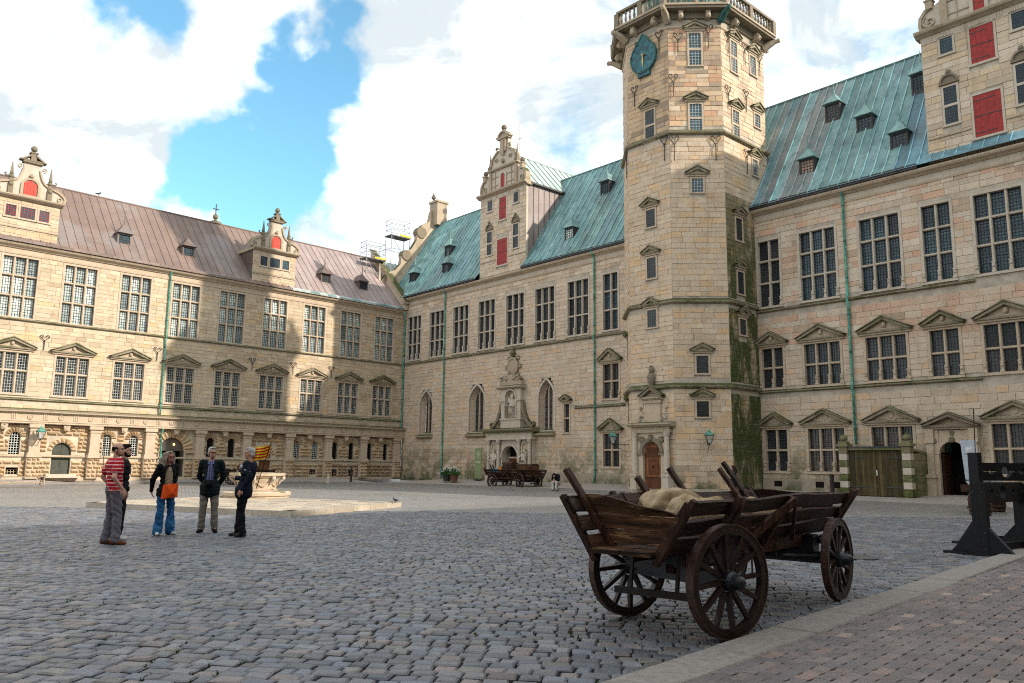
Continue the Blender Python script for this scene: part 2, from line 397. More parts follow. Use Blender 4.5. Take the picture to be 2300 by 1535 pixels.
M['glassB'] = m_glass('leaded_glass_sky_tint', (.010, .040, .060), (.035, .090, .115), (.02, .03, .035), .22, .13, .12, .5, .45)  # blue base stands in for the reflected sky
M['glassW'] = m_glass('leaded_glass_brown', (.05, .035, .022), (.10, .065, .04), (.02, .02, .02), .13, .10, .15, .5)
M['lead'] = m_plain('lead_came', (.055, .062, .068), .6, .2, .2)
M['leadpale'] = m_plain('sunlit_lead_lattice', (.50, .53, .50), .6, .3, .2)  # pale because sunlit: the sunlight is put into the lattice colour
M['iron'] = m_plain('wrought_iron', (.018, .013, .011), .6, .4, .4, 20)
M['verd'] = m_plain('verdigris_pipe', (.075, .27, .21), .6, .35, .45, 3, 0, .2)
M['verddark'] = m_plain('verdigris_dark', (.03, .10, .09), .6, .35, .4, 3)
M['copA'] = m_copper('brown_copper_sheet', (.165, .112, .088), (.215, .152, .125), (.15, .115, .105), (.24, .22, .215), .5)
M['copA2'] = m_copper('pink_copper_sheet', (.27, .21, .195), (.33, .265, .25), (.24, .185, .175), (.40, .36, .34), .3)
M['copB'] = m_copper('green_copper_sheet', (.115, .225, .222), (.20, .325, .315), (.07, .145, .155), (.115, .10, .105), .3)
M['copB2'] = m_copper('pale_green_copper_sheet', (.34, .42, .39), (.40, .47, .44), (.28, .38, .36), (.35, .45, .42), .2)
M['seamB'] = m_plain('copper_seam', (.36, .44, .41), .5, .4, .5, 2)
M['gutter'] = m_plain('dark_gutter', (.035, .028, .030), .5, .4, .4, 4)
M['red'] = m_plain('red_paint', (.30, .022, .016), .55, .35, .25, 5, 0, .1)
M['redbright'] = m_plain('bright_red_paint', (.52, .035, .015), .55, .35, .2, 5)
M['mossy'] = m_plain('moss', (.06, .085, .014), .95, .1, .5, 8, 0, .4)
M['setts'] = m_setts('granite_setts', (.100, .108, .124), (.140, .140, .148), (1.5, 1.48, 1.42))
M['settfar'] = None
M['pavers'] = m_setts('brick_pavers', (.135, .118, .116), (.17, .148, .144), (1.25, 1.2, 1.2))
M['kerb'] = m_plain('granite_kerb', (.23, .21, .19), .8, .3, .18, 14, 0, .4)
M['joint'] = m_plain('joint_sand', (.034, .030, .024), .95, .1, .5, 3)
M['flag'] = m_setts('sandstone_flags', (.40, .34, .27), (.47, .42, .35), (1.1, 1.08, 1.05))
M['wood'] = m_wood('old_oak', (.011, .005, .003), (.058, .026, .015), 0, 1., .6, .25)
M['woodz'] = m_wood('old_oak_upright', (.013, .006, .004), (.070, .031, .019), 2, 1., .6, .2)
M['woodworn'] = m_wood('worn_oak_board', (.014, .008, .005), (.11, .055, .03), 1, 1., .75, .9, (.27, .155, .08))
M['wheelwood'] = m_plain('wheel_wood', (.020, .009, .006), .5, .4, .5, 8, 0, .2)
M['tyre'] = m_plain('rusty_iron_tyre', (.055, .024, .015), .6, .5, .5, 12, 0, .3)
M['hubpaint'] = m_plain('dark_blue_paint', (.006, .009, .015), .45, .5, .4, 9)
M['gatewood'] = m_wood('olive_gate_boards', (.052, .042, .018), (.10, .082, .04), 2, .8, .8)
M['doorwood'] = m_wood('varnished_oak', (.12, .045, .018), (.26, .11, .05), 2, .8, .5)
M['benchwood'] = m_wood('grey_bench_wood', (.22, .17, .12), (.38, .31, .23), 0, .8, .8)
M['black'] = m_plain('black_paint', (.005, .006, .008), .6, .25, .3, 8)
def m_sack():
    k = NT('hessian_sack'); c = k.mix(k.ramp(k.noise(5, 6, .65), .35, .68), (.26, .185, .105), (.46, .36, .235)); c = k.mix(k.ramp(k.noise(2.2, 4, .6), .55, .75, 0, .5), c, (.22, .15, .08))
    x, y, z = k.xyz(k.tc.outputs['Object']); wv = k.math('ADD', k.math('SINE', k.math('MULTIPLY', x, 700)), k.math('SINE', k.math('MULTIPLY', k.math('ADD', y, z), 700)))
    k.bump(k.math('ADD', k.math('MULTIPLY', wv, .08), k.noise(26, 5, .7)), .7, .012); return k.done(c, .95, .1)
M['sack'] = m_sack()
M['rope'] = m_plain('hemp_rope', (.22, .15, .08), .95, .1, .3, 30)
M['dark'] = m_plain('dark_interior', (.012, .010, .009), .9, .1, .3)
M['grass'] = m_plain('joint_grass', (.05, .085, .018), .9, .1, .5, 6)
# ------------------------------------------------------------------ ground
def m_settfar():
    k = NT('granite_setts_far')  # same setts lightened: brightness of the sunlit ground put into the base colour
    P = k.pos().outputs['Position']
    mp = k.n('ShaderNodeMapping'); mp.inputs['Rotation'].default_value = (0, 0, RAD(9)); k.l(P, mp.inputs[0])
    br = k.n('ShaderNodeTexBrick'); br.inputs['Scale'].default_value = 1; br.inputs['Brick Width'].default_value = .2; br.inputs['Row Height'].default_value = .165
    br.inputs['Mortar Size'].default_value = .018; br.inputs['Mortar Smooth'].default_value = .4; br.inputs['Color1'].default_value = (.20, .20, .20, 1); br.inputs['Color2'].default_value = (.30, .29, .275, 1); br.inputs['Mortar'].default_value = (.10, .092, .08, 1)
    k.l(mp.outputs[0], br.inputs['Vector'])
    col = k.mix(k.ramp(k.noise(.25, 5, .6, P), .4, .7, 0, .5), br.outputs[0], k.mix(1., br.outputs[0], (.7, .68, .65), 'MULTIPLY'))
    k.bump(k.math('SUBTRACT', k.noise(9, 4, .6, P), br.outputs['Fac']), .5, .03)
    return k.done(col, .45, .6)
def m_paverfar():
    k = NT('brick_pavement_far')
    P = k.pos().outputs['Position']
    mp = k.n('ShaderNodeMapping'); mp.inputs['Rotation'].default_value = (0, 0, RAD(47)); k.l(P, mp.inputs[0])
    br = k.n('ShaderNodeTexBrick'); br.inputs['Scale'].default_value = 1; br.inputs['Brick Width'].default_value = .24; br.inputs['Row Height'].default_value = .12
    br.inputs['Mortar Size'].default_value = .008; br.inputs['Color1'].default_value = (.29, .262, .235, 1); br.inputs['Color2'].default_value = (.37, .335, .30, 1); br.inputs['Mortar'].default_value = (.2, .18, .16, 1)
    k.l(mp.outputs[0], br.inputs['Vector'])
    col = k.mix(k.ramp(k.noise(.3, 5, .6, P), .45, .7, 0, .5), br.outputs[0], k.mix(1., br.outputs[0], (.72, .7, .62), 'MULTIPLY'))
    k.bump(k.noise(7, 4, .6, P), .3, .02)
    return k.done(col, .8, .3)
M['settfar'] = m_settfar(); M['paverfar'] = m_paverfar()

GRD = MB().add([(-300, -300, -.045), (300, -300, -.045), (300, 500, -.045), (-300, 500, -.045)], [(0, 1, 2, 3)]).build('ground', M['joint'], kind='structure')
# courtyard paving beyond the setts that can be told apart
FARY = 26.0
pf = MB(); pf.add([(-75, FARY, -.006), (60, FARY, -.006), (60, 110, -.006), (-75, 110, -.006)], [(0, 1, 2, 3)])
pf.add([(-75, -20, -.012), (-25, -20, -.012), (-25, FARY, -.012), (-75, FARY, -.012)], [(0, 1, 2, 3)])
pf.add([(26, -20, -.012), (60, -20, -.012), (60, FARY, -.012), (26, FARY, -.012)], [(0, 1, 2, 3)])
pf.build('courtyard_paving', M['settfar'], GRD)

# kerb in front of the camera: line of its left edge
K0, K1 = ground(1410, 1535), ground(2222, 1262)
KD = (K1 - K0).normalized(); KN = Vector((KD.y, -KD.x, 0))      # KN points to the pavement side
KW, KZ = .42, .07
PLAT = [Vector((-13.6, 26.1, 0)), Vector((-6.06, 22.6, 0)), Vector((-3.85, 28.7, 0)), Vector((-11.4, 32.2, 0))]
def inpoly(p, poly):
    c = False; j = len(poly) - 1
    for i in range(len(poly)):
        a, b = poly[i], poly[j]
        if (a.y > p[1]) != (b.y > p[1]) and p[0] < (b.x - a.x) * (p[1] - a.y) / (b.y - a.y) + a.x: c = not c
        j = i
    return c
def sett_mesh(mb, cx, cy, w, d, h, rot, col, far=False, ch=.014):
    rr = random.random
    j = lambda a: (rr() - .5) * a
    ca, sa = math.cos(rot), math.sin(rot)
    q = [(-w / 2 + j(.022), -d / 2 + j(.02)), (w / 2 + j(.022), -d / 2 + j(.02)), (w / 2 + j(.022), d / 2 + j(.02)), (-w / 2 + j(.022), d / 2 + j(.02))]
    tx, ty = j(.10), j(.10)
    vs = []
    for lev in ((0, -.05), (0, h - ch * .8), (1, h)):
        for x, y in q:
            f = 1 - 2 * ch * lev[0] / w; g = 1 - 2 * ch * lev[0] / d
            X, Y = x * f, y * g
            vs.append((cx + X * ca - Y * sa, cy + X * sa + Y * ca, lev[1] + (X * tx + Y * ty) * (lev[1] > 0)))
    fs = [(4, 5, 9, 8), (5, 6, 10, 9), (6, 7, 11, 10), (7, 4, 8, 11), (8, 9, 10, 11)] + [(0, 1, 5, 4), (1, 2, 6, 5), (2, 3, 7, 6), (3, 0, 4, 7)]
    mb.add(vs, fs, col)

def sett_tone():
    t = random.gauss(1, .22); t = max(.55, min(1.5, t)); r = random.random()
    if r < .12: return (t * 1.28, t * 1.06, t * .95)
    if r < .20: return (t * 1.15, t * 1.1, t * .92)
    if r < .5: return (t * .9, t * .97, t * 1.08)
    return (t, t, t)
def lay_setts():
    rot = RAD(-9); ca, sa = math.cos(rot), math.sin(rot)
    cand = []
    pitch = .155
    for i in range(10, 260):
        ry = i * pitch
        x = -30 + random.random() * .2
        while x < 32:
            w = random.uniform(.125, .235)
            cx = (x + w / 2) * ca - ry * sa; cy = (x + w / 2) * sa + ry * ca + .05 * math.sin(x * .35 + i * .05)
            x += w
            if cy < 2.6 or cy > FARY or abs(cx) > cy * .72 + 2.2: continue
            p = Vector((cx, cy, 0))
            if (p - K0).dot(KN) > -.10: continue
            if inpoly(p, PLAT): continue
            cand.append((cx, cy, w - .016, pitch - .015))
    near = [c for c in cand if 4.9 < c[1] < 9.5 and abs(c[0]) < c[1] * .62]
    near.sort(key=lambda c: c[1]); pick = set(id(c) for c in near[:300])
    rest = MB()
    for c in cand:
        h = random.uniform(-.008, .008) + .014 * noise.noise(Vector((c[0] * .45, c[1] * .45, 3)))
        if id(c) in pick:
            mb = MB(); sett_mesh(mb, 0, 0, c[2], c[3], h, rot + random.gauss(0, .03), sett_tone()); o = mb.build('sett', M['setts'], GRD, (c[0], c[1], 0))
        else: sett_mesh(rest, c[0], c[1], c[2], c[3], h, rot + random.gauss(0, .03), sett_tone())
    rest.build('setts', M['setts'], GRD, kind='stuff')
    # tufts of grass and moss in the joints
    g = MB()
    for n in range(2200):
        c = random.choice(cand)
        if c[1] > 20: continue
        if noise.noise(Vector((c[0] * .5, c[1] * .5, 0))) < .0: continue
        for b in range(5):
            x, y = c[0] + c[2] / 2 + random.gauss(0, .012), c[1] + random.uniform(-.1, .1); a = random.random() * 6.28; s = random.uniform(.008, .02)
            g.add([(x - s * math.cos(a), y - s * math.sin(a), -.03), (x + s * math.cos(a), y + s * math.sin(a), -.03), (x + random.gauss(0, .012), y + random.gauss(0, .012), random.uniform(.0, .022))], [(0, 1, 2)])
    g.build('joint_grass', M['grass'], GRD, kind='stuff')
lay_setts()

# --- near pavement and its kerb
PAV = MB()
a = K0 + KN * (KW - .02) - KD * 6; b = K1 + KN * (KW - .02) + KD * 30
PAV.add([(a.x, a.y, KZ - .02), (a.x + KN.x * 9.6, a.y + KN.y * 9.6, KZ - .02), (b.x + KN.x * 9.6, b.y + KN.y * 9.6, KZ - .02), (b.x, b.y, KZ - .02)], [(0, 1, 2, 3)])
PAVO = PAV.build('pavement', M['joint'], kind='structure')
def lay_pavers():
    cand = []; rest = MB()
    ang = math.atan2(KD.y, KD.x)
    for i in range(0, 46):                       # rows across the pavement
        n0 = KW + .015 + i * .112
        t = -2.5 + (i % 2) * .11
        while t < 13.5:
            w = .215
            c = K0 + KD * (t + w / 2) + KN * (n0 + .056); t += w
            if c.y < 3.2 or c.x > c.y * .72 + 1.2: continue
            cand.append(c)
    cand.sort(key=lambda c: c.y); vis = [c for c in cand if c.y > 4.9 and c.x < c.y * .655 and c.y - 5.2 > -.0]
    pick = set(id(c) for c in vis[:300])
    tones = [(1, 1, 1), (1.1, 1.02, 1), (.85, .86, .9), (.95, .93, .93), (1.2, 1.1, 1.02), (.8, .8, .82), (1.0, .95, .94)]
    def one(mb, c, x, y):
        t = random.choice(tones); f = random.gauss(1, .08)
        if random.random() < .025: t = (1.9, 1.7, 1.45)
        elif random.random() < .04: t = (1.5, 1.2, 1.05)
        # wavy-sided paver
        w, d, ch = .211, .107, .005; z = KZ + random.gauss(0, .0025)
        pts = []
        for sgn in (-1, 1):
            for q in range(5):
                u = -w / 2 + w * q / 4; off = .007 * math.sin(2 * math.pi * (q / 4 + .25))
                pts.append((u, sgn * d / 2 + off))
        lo, hi = pts[:5], pts[5:][::-1]; ring = lo + hi
        ca, sa = math.cos(ang), math.sin(ang); vs = []
        for lev, zz in ((1, KZ - .05), (1, z - ch), (.93, z)):
            for u, v in ring: vs.append((x + (u * lev * ca - v * lev * sa), y + (u * lev * sa + v * lev * ca), zz))
        n = len(ring); fs = [(k, (k + 1) % n, (k + 1) % n + n, k + n) for k in range(n)] + [(k + n, (k + 1) % n + n, (k + 1) % n + 2 * n, k + 2 * n) for k in range(n)] + [tuple(range(2 * n, 3 * n))]
        mb.add(vs, fs, (t[0] * f, t[1] * f, t[2] * f))
    for c in cand:
        if id(c) in pick:
            mb = MB(); one(mb, c, 0, 0); mb.build('paver', M['pavers'], PAVO, (c.x, c.y, 0))
        else: one(rest, c, c.x, c.y)
    rest.build('pavers', M['pavers'], PAVO, kind='stuff')
lay_pavers()
KERB = MB().bar(K0 - KD * 6 + KN * KW / 2 + Vector((0, 0, -.08)), K1 + KD * 30 + KN * KW / 2 + Vector((0, 0, -.08)), KW - .04, .1).build('kerb', M['joint'], kind='structure')
t = -5.0
while t < 40:
    L_ = random.uniform(.95, 1.75); mb = MB(); w = KW + random.uniform(-.02, .02); z = KZ + random.uniform(-.004, .01); ch = .015
    vs = []
    for lev, zz in ((0, -.06), (0, z - ch), (1, z)):
        e = ch * lev
        vs += [(.006 + e, e, zz), (L_ - .006 - e, e, zz), (L_ - .006 - e, w - e, zz), (.006 + e, w - e, zz)]
    mb.add(vs, [(0, 1, 5, 4), (1, 2, 6, 5), (2, 3, 7, 6), (3, 0, 4, 7), (4, 5, 9, 8), (5, 6, 10, 9), (6, 7, 11, 10), (7, 4, 8, 11), (8, 9, 10, 11)])
    p = K0 + KD * t; o = mb.build('kerbstone', M['kerb'], KERB, p); o.rotation_euler = (0, 0, math.atan2(KD.y, KD.x)); o.scale = (1, -1, 1)
    t += L_

# --- raised pavements at the foot of the two wings
def far_pavement(name, kerbpx, wallA):
    kp = [ground(x, y) for x, y in kerbpx]
    o = None; mb = MB(); rows = []
    for p in kp:
        n, u = (NA, -DA) if wallA else (NB, -DB)
        q = p - n * ((p - CORN).dot(n) + .3); rows.append((Vector((p.x, p.y, .12)), Vector((q.x, q.y, .40))))
    for (a, b), (c, d) in zip(rows, rows[1:]): mb.add([a, c, d, b], [(0, 1, 2, 3)])
    o = mb.build(name, M['paverfar'], kind='structure')
    for (a, _), (c, _) in zip(rows, rows[1:]):
        L_ = (c - a).length; m = max(1, int(L_ / 1.3))
        for i in range(m):
            p = a.lerp(c, i / m); q = a.lerp(c, (i + 1) / m); k = MB(); g = (q - p).normalized() * .008
            k.bar(p + g - Vector((0, 0, .065)), q - g - Vector((0, 0, .065)), .26, .15); k.build('kerbstone', M['kerb'], o)
    return o
far_pavement('pavement_west', [(-260, 1096), (0, 1090), (150, 1088), (420, 1086.5), (700, 1086), (850, 1088.3)], True)
far_pavement('pavement_north', [(850, 1088.3), (905, 1089.2), (1000, 1092), (1150, 1099), (1300, 1105), (1500, 1113), (1700, 1122), (1900, 1130.5), (2050, 1137), (2175, 1143), (2420, 1153)], False)

# --- square platform of the well
PZ = .15
pl = MB(); pl.add([(p.x, p.y, z) for z in (-.04, PZ - .03) for p in PLAT], [(0, 1, 5, 4), (1, 2, 6, 5), (2, 3, 7, 6), (3, 0, 4, 7), (4, 5, 6, 7)])
PLO = pl.build('well_platform', M['trimclean'], kind='structure')
def lay_flags():
    o = PLAT[0]; ex = (PLAT[1] - PLAT[0]); ey = (PLAT[3] - PLAT[0]); Lx, Ly = ex.length, ey.length; ex.normalize(); ey.normalize()
    v = .42
    bx = MB()
    while v < Ly - .45:
        d = random.uniform(.45, .75); d = min(d, Ly - .42 - v); u = .42 + random.random() * .001
        while u < Lx - .43:
            w = min(random.uniform(.55, 1.2), Lx - .42 - u)
            if Lx - .42 - u - w < .3: w = Lx - .42 - u
            mb = MB(); g = .008; z = PZ + random.uniform(-.008, .008); t = random.gauss(1, .09); col = (t * random.uniform(.98, 1.06), t, t * random.uniform(.92, 1))
            c = []
            for uu, vv in ((u + g, v + g), (u + w - g, v + g), (u + w - g, v + d - g), (u + g, v + d - g)):
                p = o + ex * uu + ey * vv; c.append((p.x, p.y))
            mb.add([(x, y, zz) for zz in (.05, z) for x, y in c], [(0, 1, 5, 4), (1, 2, 6, 5), (2, 3, 7, 6), (3, 0, 4, 7), (4, 5, 6, 7)], col)
            mb.build('flagstone', M['flag'], PLO); u += w
        v += d
    # edge stones
    for i in range(4):
        a, b = PLAT[i], PLAT[(i + 1) % 4]; n = 6; inn = (PLAT[(i + 2) % 4] - b).normalized()
        for k in range(n):
            p, q = a.lerp(b, k / n), a.lerp(b, (k + 1) / n); g = (q - p).normalized() * .006; m = MB()
            p2, q2 = p + g, q - g; t = random.gauss(1.02, .05)
            vs = [(r.x, r.y, zz) for zz in (-.03, PZ + .012) for r in (p2 - inn * .02, q2 - inn * .02, q2 + inn * .40, p2 + inn * .40)]
            m.add(vs, [(0, 1, 5, 4), (1, 2, 6, 5), (2, 3, 7, 6), (3, 0, 4, 7), (4, 5, 6, 7)], (t, t, t * .97)); m.build('edge_stone', M['flag'], PLO)
lay_flags()
# ------------------------------------------------------------------ kit for the castle wings
class Wing:
    """local frame of a facade: u along the wall away from the inner corner, w out of the wall, z up"""
    def __init__(s, empty, sx, P, U, N): s.o = empty; s.sx = sx; s.P = P; s.U = U; s.N = N; s.holes = []
    def mb(s): return MB(s.sx)
    def on(s, x, y, off=0):
        p = hit(x, y, s.P + s.N * off, s.N); q = p - s.P; return q.dot(s.U), p.z
    def wpt(s, u, w, z): return s.P + s.U * u + s.N * w + Vector((0, 0, z))
    def hole(s, u0, u1, z0, z1): s.holes.append((min(u0, u1), max(u0, u1), z0, z1))
def make_wing(name, label, d, n, P=None):
    e = thing(name, label, 'castle wing')
    P = CORN if P is None else P
    U = -d; sx = 1 if U.cross(n).z > 0 else -1
    e.matrix_world = Matrix.Translation(P) @ Matrix(((U * sx), n, Vector((0, 0, 1)))).transposed().to_4x4()
    return Wing(e, sx, P, U, n)

STONE_TONES = [((1.0, 1.0, 1.0), 30), ((1.10, 1.08, 1.05), 14), ((.88, .86, .84), 14), ((1.15, 1.0, .78), 6), ((1.05, .93, .78), 7), ((1.22, 1.22, 1.22), 6), ((.76, .70, .64), 5), ((1.05, .93, .86), 8)]
def tone_pick(tones=STONE_TONES, j=.06):
    r = random.uniform(0, sum(w for _, w in tones))
    for t, w in tones:
        r -= w
        if r <= 0: break
    f = random.gauss(1, j); return (t[0] * f, t[1] * f, t[2] * f)

def ashlar(mbnew, sink, u0, u1, z0, z1, holes, course=(.24, .33), length=(.45, .95), depth=.035, tones=STONE_TONES, tonefn=None, gap=.006, w0=0.):
    """courses of dressed stone, cut round the openings; sink(area_centre, rect, col) receives each stone"""
    z = z0
    while z < z1 - .05:
        h = min(random.uniform(*course), z1 - z)
        if z1 - z - h < .12: h = z1 - z
        # free spans of this course
        spans = [(u0, u1)]
        for a, b, c, d in holes:
            if c < z + h - .02 and d > z + .02:
                ns = []
                for s, e in spans:
                    if b <= s or a >= e: ns.append((s, e)); continue
                    if a > s: ns.append((s, a))
                    if b < e: ns.append((b, e))
                spans = ns
        for s, e in spans:
            if e - s < .04: continue
            u = s; first = True
            while u < e - 1e-4:
                L_ = random.uniform(*length) * (.55 if first and random.random() < .5 else 1); first = False
                if e - u - L_ < length[0] * .6: L_ = e - u if e - u < length[1] * 1.25 else (e - u) / 2
                sink((u + gap, u + L_ - gap, z + gap, z + h - gap), tonefn(u + L_ / 2, z + h / 2) if tonefn else tone_pick(tones))
                u += L_
        z += h

def stones_to_parts(wing, rects, mat, pick_key, w0=0., d=(.022, .042), maxn=300, name='stone', parent=None, shape='block'):
    """the stones that show largest become parts of their own, the rest one joined part"""
    parent = parent or wing.o
    order = sorted(range(len(rects)), key=lambda i: -pick_key(rects[i][0])); pick = set(order[:maxn])
    rest = wing.mb()
    for i, (r, col) in enumerate(rects):
        dep = random.uniform(*d)
        mb = wing.mb() if i in pick else rest
        uc, zc = ((r[0] + r[1]) / 2, (r[2] + r[3]) / 2) if i in pick else (0, 0)
        if shape == 'block': mb.block(r[0] - uc, r[1] - uc, w0 - .02, w0 + dep, r[2] - zc, r[3] - zc, .010, col)
        else: mb.diamond(r[0] - uc, r[1] - uc, w0 - .02, w0 + dep * 4.6, r[2] - zc, r[3] - zc, col)
        if i in pick: mb.build(name, mat, parent, (uc, 0, zc))
    if len(rects) > maxn: rest.build(name + 's', mat, parent, kind='stuff')

_wcache = {}
def window(wing, uc, z0, w, h, nx, rows, glass, lattice='lead', ln=(4, 6), mull=.12, frame=.13, mat='trimclean', knobs=False, parent=None, rec=.24, off=0., framebot=True, paneoverride=None, wallside=None):
    """mullioned stone window: window > pane, lattice; (uc, z0) centre of its foot; rows = heights of the lights from the foot as fractions"""
    key = (wing.sx, round(w, 2), round(h, 2), nx, tuple(rows), glass, lattice, ln, knobs, mat, rec)
    if key not in _wcache:
        f = MB(wing.sx); x0, x1 = -w / 2, w / 2
        # jambs, lintel, sill: reveal set back in the wall
        f.box(x0 - frame, x0, -rec - .08, .045, -frame * .2, h + frame); f.box(x1, x1 + frame, -rec - .08, .045, -frame * .2, h + frame)
        f.box(x0, x1, -rec - .08, .045, h, h + frame); f.box(x0 - frame - .03, x1 + frame + .03, -rec - .08, .09, -frame, -frame * .2 - .001); f.box(x0, x1, -rec - .08, .03, -frame * .2, 0)
        lw = (w - mull * (nx - 1)) / nx
        for i in range(1, nx):
            c = x0 + i * lw + (i - .5) * mull
            f.ext([(c - mull / 2, 0), (c + mull / 2, 0), (c + mull / 2, h), (c - mull / 2, h)], -rec, -.05)
            f.box(c - mull * .28, c + mull * .28, -.05, -.008, 0, h)
            if knobs: f.box(c - mull * .7, c + mull * .7, -.05, .05, .0, .09); f.box(c - mull * .5, c + mull * .5, -.05, .05, .09, .42); f.ball((c, .02, .30), .08, 8, 6); f.box(c - mull * .62, c + mull * .62, -.05, .06, .42, .48)
        if knobs:
            for c in (x0 - .05, x1 + .05): f.box(c - .10, c + .10, .0, .09, .0, .09); f.box(c - .07, c + .07, .0, .08, .09, .40); f.ball((c, .07, .28), .08, 8, 6); f.box(c - .09, c + .09, .0, .10, .40, .46)
        zz = 0; zs = []
        tr = .11
        n = len(rows); tot = h - tr * (n - 1)
        for i, r in enumerate(rows):
            zs.append((zz, zz + r * tot)); zz += r * tot
            if i < n - 1: f.box(x0, x1, -rec + .01, -.055, zz, zz + tr); f.box(x0, x1, -.056, -.02, zz + tr * .25, zz + tr * .8); zz += tr
        fm = f.mesh('window', M[mat])
        panes = []
        lat = MB(wing.sx)
        for i in range(nx):
            a = x0 + i * (lw + mull); b = a + lw
            for (c, d) in zs:
                p = MB(wing.sx); p.box(-(b - a) / 2, (b - a) / 2, -.012, 0, -(d - c) / 2, (d - c) / 2)
                pk = ('pane', wing.sx, round(b - a, 3), round(d - c, 3), glass)
                if pk not in _wcache: _wcache[pk] = p.mesh('pane', M[glass])
                panes.append((_wcache[pk], ((a + b) / 2, -rec + .03, (c + d) / 2)))
                y = -rec + .050; t = .008
                lat.box(a, a + .03, y - .004, y + .02, c, d); lat.box(b - .03, b, y - .004, y + .02, c, d); lat.box(a + .03, b - .03, y - .004, y + .02, c, c + .03); lat.box(a + .03, b - .03, y - .004, y + .02, d - .03, d)
                for q in range(1, ln[0]): xx = a + (b - a) * q / ln[0]; lat.box(xx - t, xx + t, y - .004, y + .008, c + .03, d - .03)
                m = max(2, round(ln[1] * (d - c) / 1.1))
                for q in range(1, m): z_ = c + (d - c) * q / m; lat.box(a + .03, b - .03, y - .003, y + .009, z_ - t, z_ + t)
        lm = lat.mesh('lattice', M[lattice])
        _wcache[key] = (fm, panes, lm)
    fm, panes, lm = _wcache[key]
    o = obj('window', fm, parent or wing.o, (wing.sx * uc, off, z0))
    for pm, (x, y, z) in panes:
        po = obj('pane', pm, o, (wing.sx * x, y, z)); po.rotation_euler = (RAD(random.uniform(-.4, .4)), 0, RAD(random.uniform(-1., 1.)))
    obj('lattice', lm, o)
    if parent is None: wing.hole(uc - w / 2 - frame, uc + w / 2 + frame, z0 - frame, z0 + h + frame)
    return o

_pcache = {}
def pediment(wing, uc, z0, w, h, boss='head', parent=None, off=0., mat='ledge', proj=.30):
    key = (wing.sx, round(w, 2), round(h, 2), boss, mat, proj)
    if key not in _pcache:
        p = MB(wing.sx); t = .10
        p.box(-w / 2, w / 2, 0, proj * .75, 0, t)
        ty = MB(wing.sx); ty.ext([(-w / 2 + .12, t + .001), (w / 2 - .12, t + .001), (0, h - .10)], 0, .07); ty.box(-w / 2 + .05, w / 2 - .05, 0, proj * .45, -.09, -.001); ty = ty.mesh('tympanum', M['trimclean'])
        for s in (-1, 1):
            p.ext([(s * (w / 2 + .06), t * .6), (s * (w / 2 - .16), t * .6 + .001), (0, h - .16), (0, h)], 0.002, proj)
            p.ext([(s * (w / 2 + .10), t * .6 + .07), (s * (w / 2 + .02), t * .6 + .075), (0, h + .005), (0, h + .075)], 0.004, proj + .06)
        b = None
        if boss:
            b = MB(wing.sx)
            if boss == 'head': b.ball((0, .13, t + (h - t) * .36), .12, 10, 8, (.85, .9, 1.15)); b.ball((0, .10, t + (h - t) * .36 + .10), .11, 8, 6, (1.1, .8, .7)); b.ball((0, .22, t + (h - t) * .34), .03, 6, 5); b.box(-.13, .13, .05, .12, t, t + .08)
            elif boss == 'relief':
                b.lathe([(.16, 0), (.16, .03), (.11, .04), (.10, .02)], 12, (0, 0, 0))
                b.v = [(x, .07 + z, t + (h - t) * .40 + y) for x, y, z in b.v]
                for s in (-1, 1):
                    pts = [(s * (.2 + .11 * q), .09, t + .05 + .07 * math.sin(q * 1.9) ** 2) for q in range(int((w / 2 - .45) / .11))]
                    if len(pts) > 1: b.tube(pts, .025, 6)
            elif boss == 'small': b.ball((0, .09, t + (h - t) * .38), .06, 8, 6)
            b = b.mesh('carving', M['trimclean'])
        _pcache[key] = (p.mesh('pediment', M[mat]), b, ty)
    pm, bm_, ty = _pcache[key]
    o = obj('pediment', pm, parent or wing.o, (wing.sx * uc, off, z0))
    q, l = (o, (0, 0, 0)) if parent is None else (parent, (wing.sx * uc, off, z0))
    obj('tympanum', ty, q, l)
    if bm_ is not None: obj('carving', bm_, q, l)
    return o

def string_course(wing, u0, u1, z, prof, name='string_course', mat='ledge', seg=1.4):
    """moulded band of separate stones"""
    n = max(1, int(abs(u1 - u0) / seg))
    for i in range(n):
        a, b = u0 + (u1 - u0) * i / n, u0 + (u1 - u0) * (i + 1) / n; L_ = (b - a)
        key = ('sc', wing.sx, round(L_, 3), tuple(prof), mat)
        if key not in _pcache:
            m = MB(wing.sx); m.extx(prof, -L_ / 2 + .004, L_ / 2 - .004); _pcache[key] = m.mesh(name, M[mat])
        o = obj(name, _pcache[key], wing.o, (wing.sx * (a + b) / 2, random.uniform(-.004, .004), z + random.uniform(-.003, .003)))

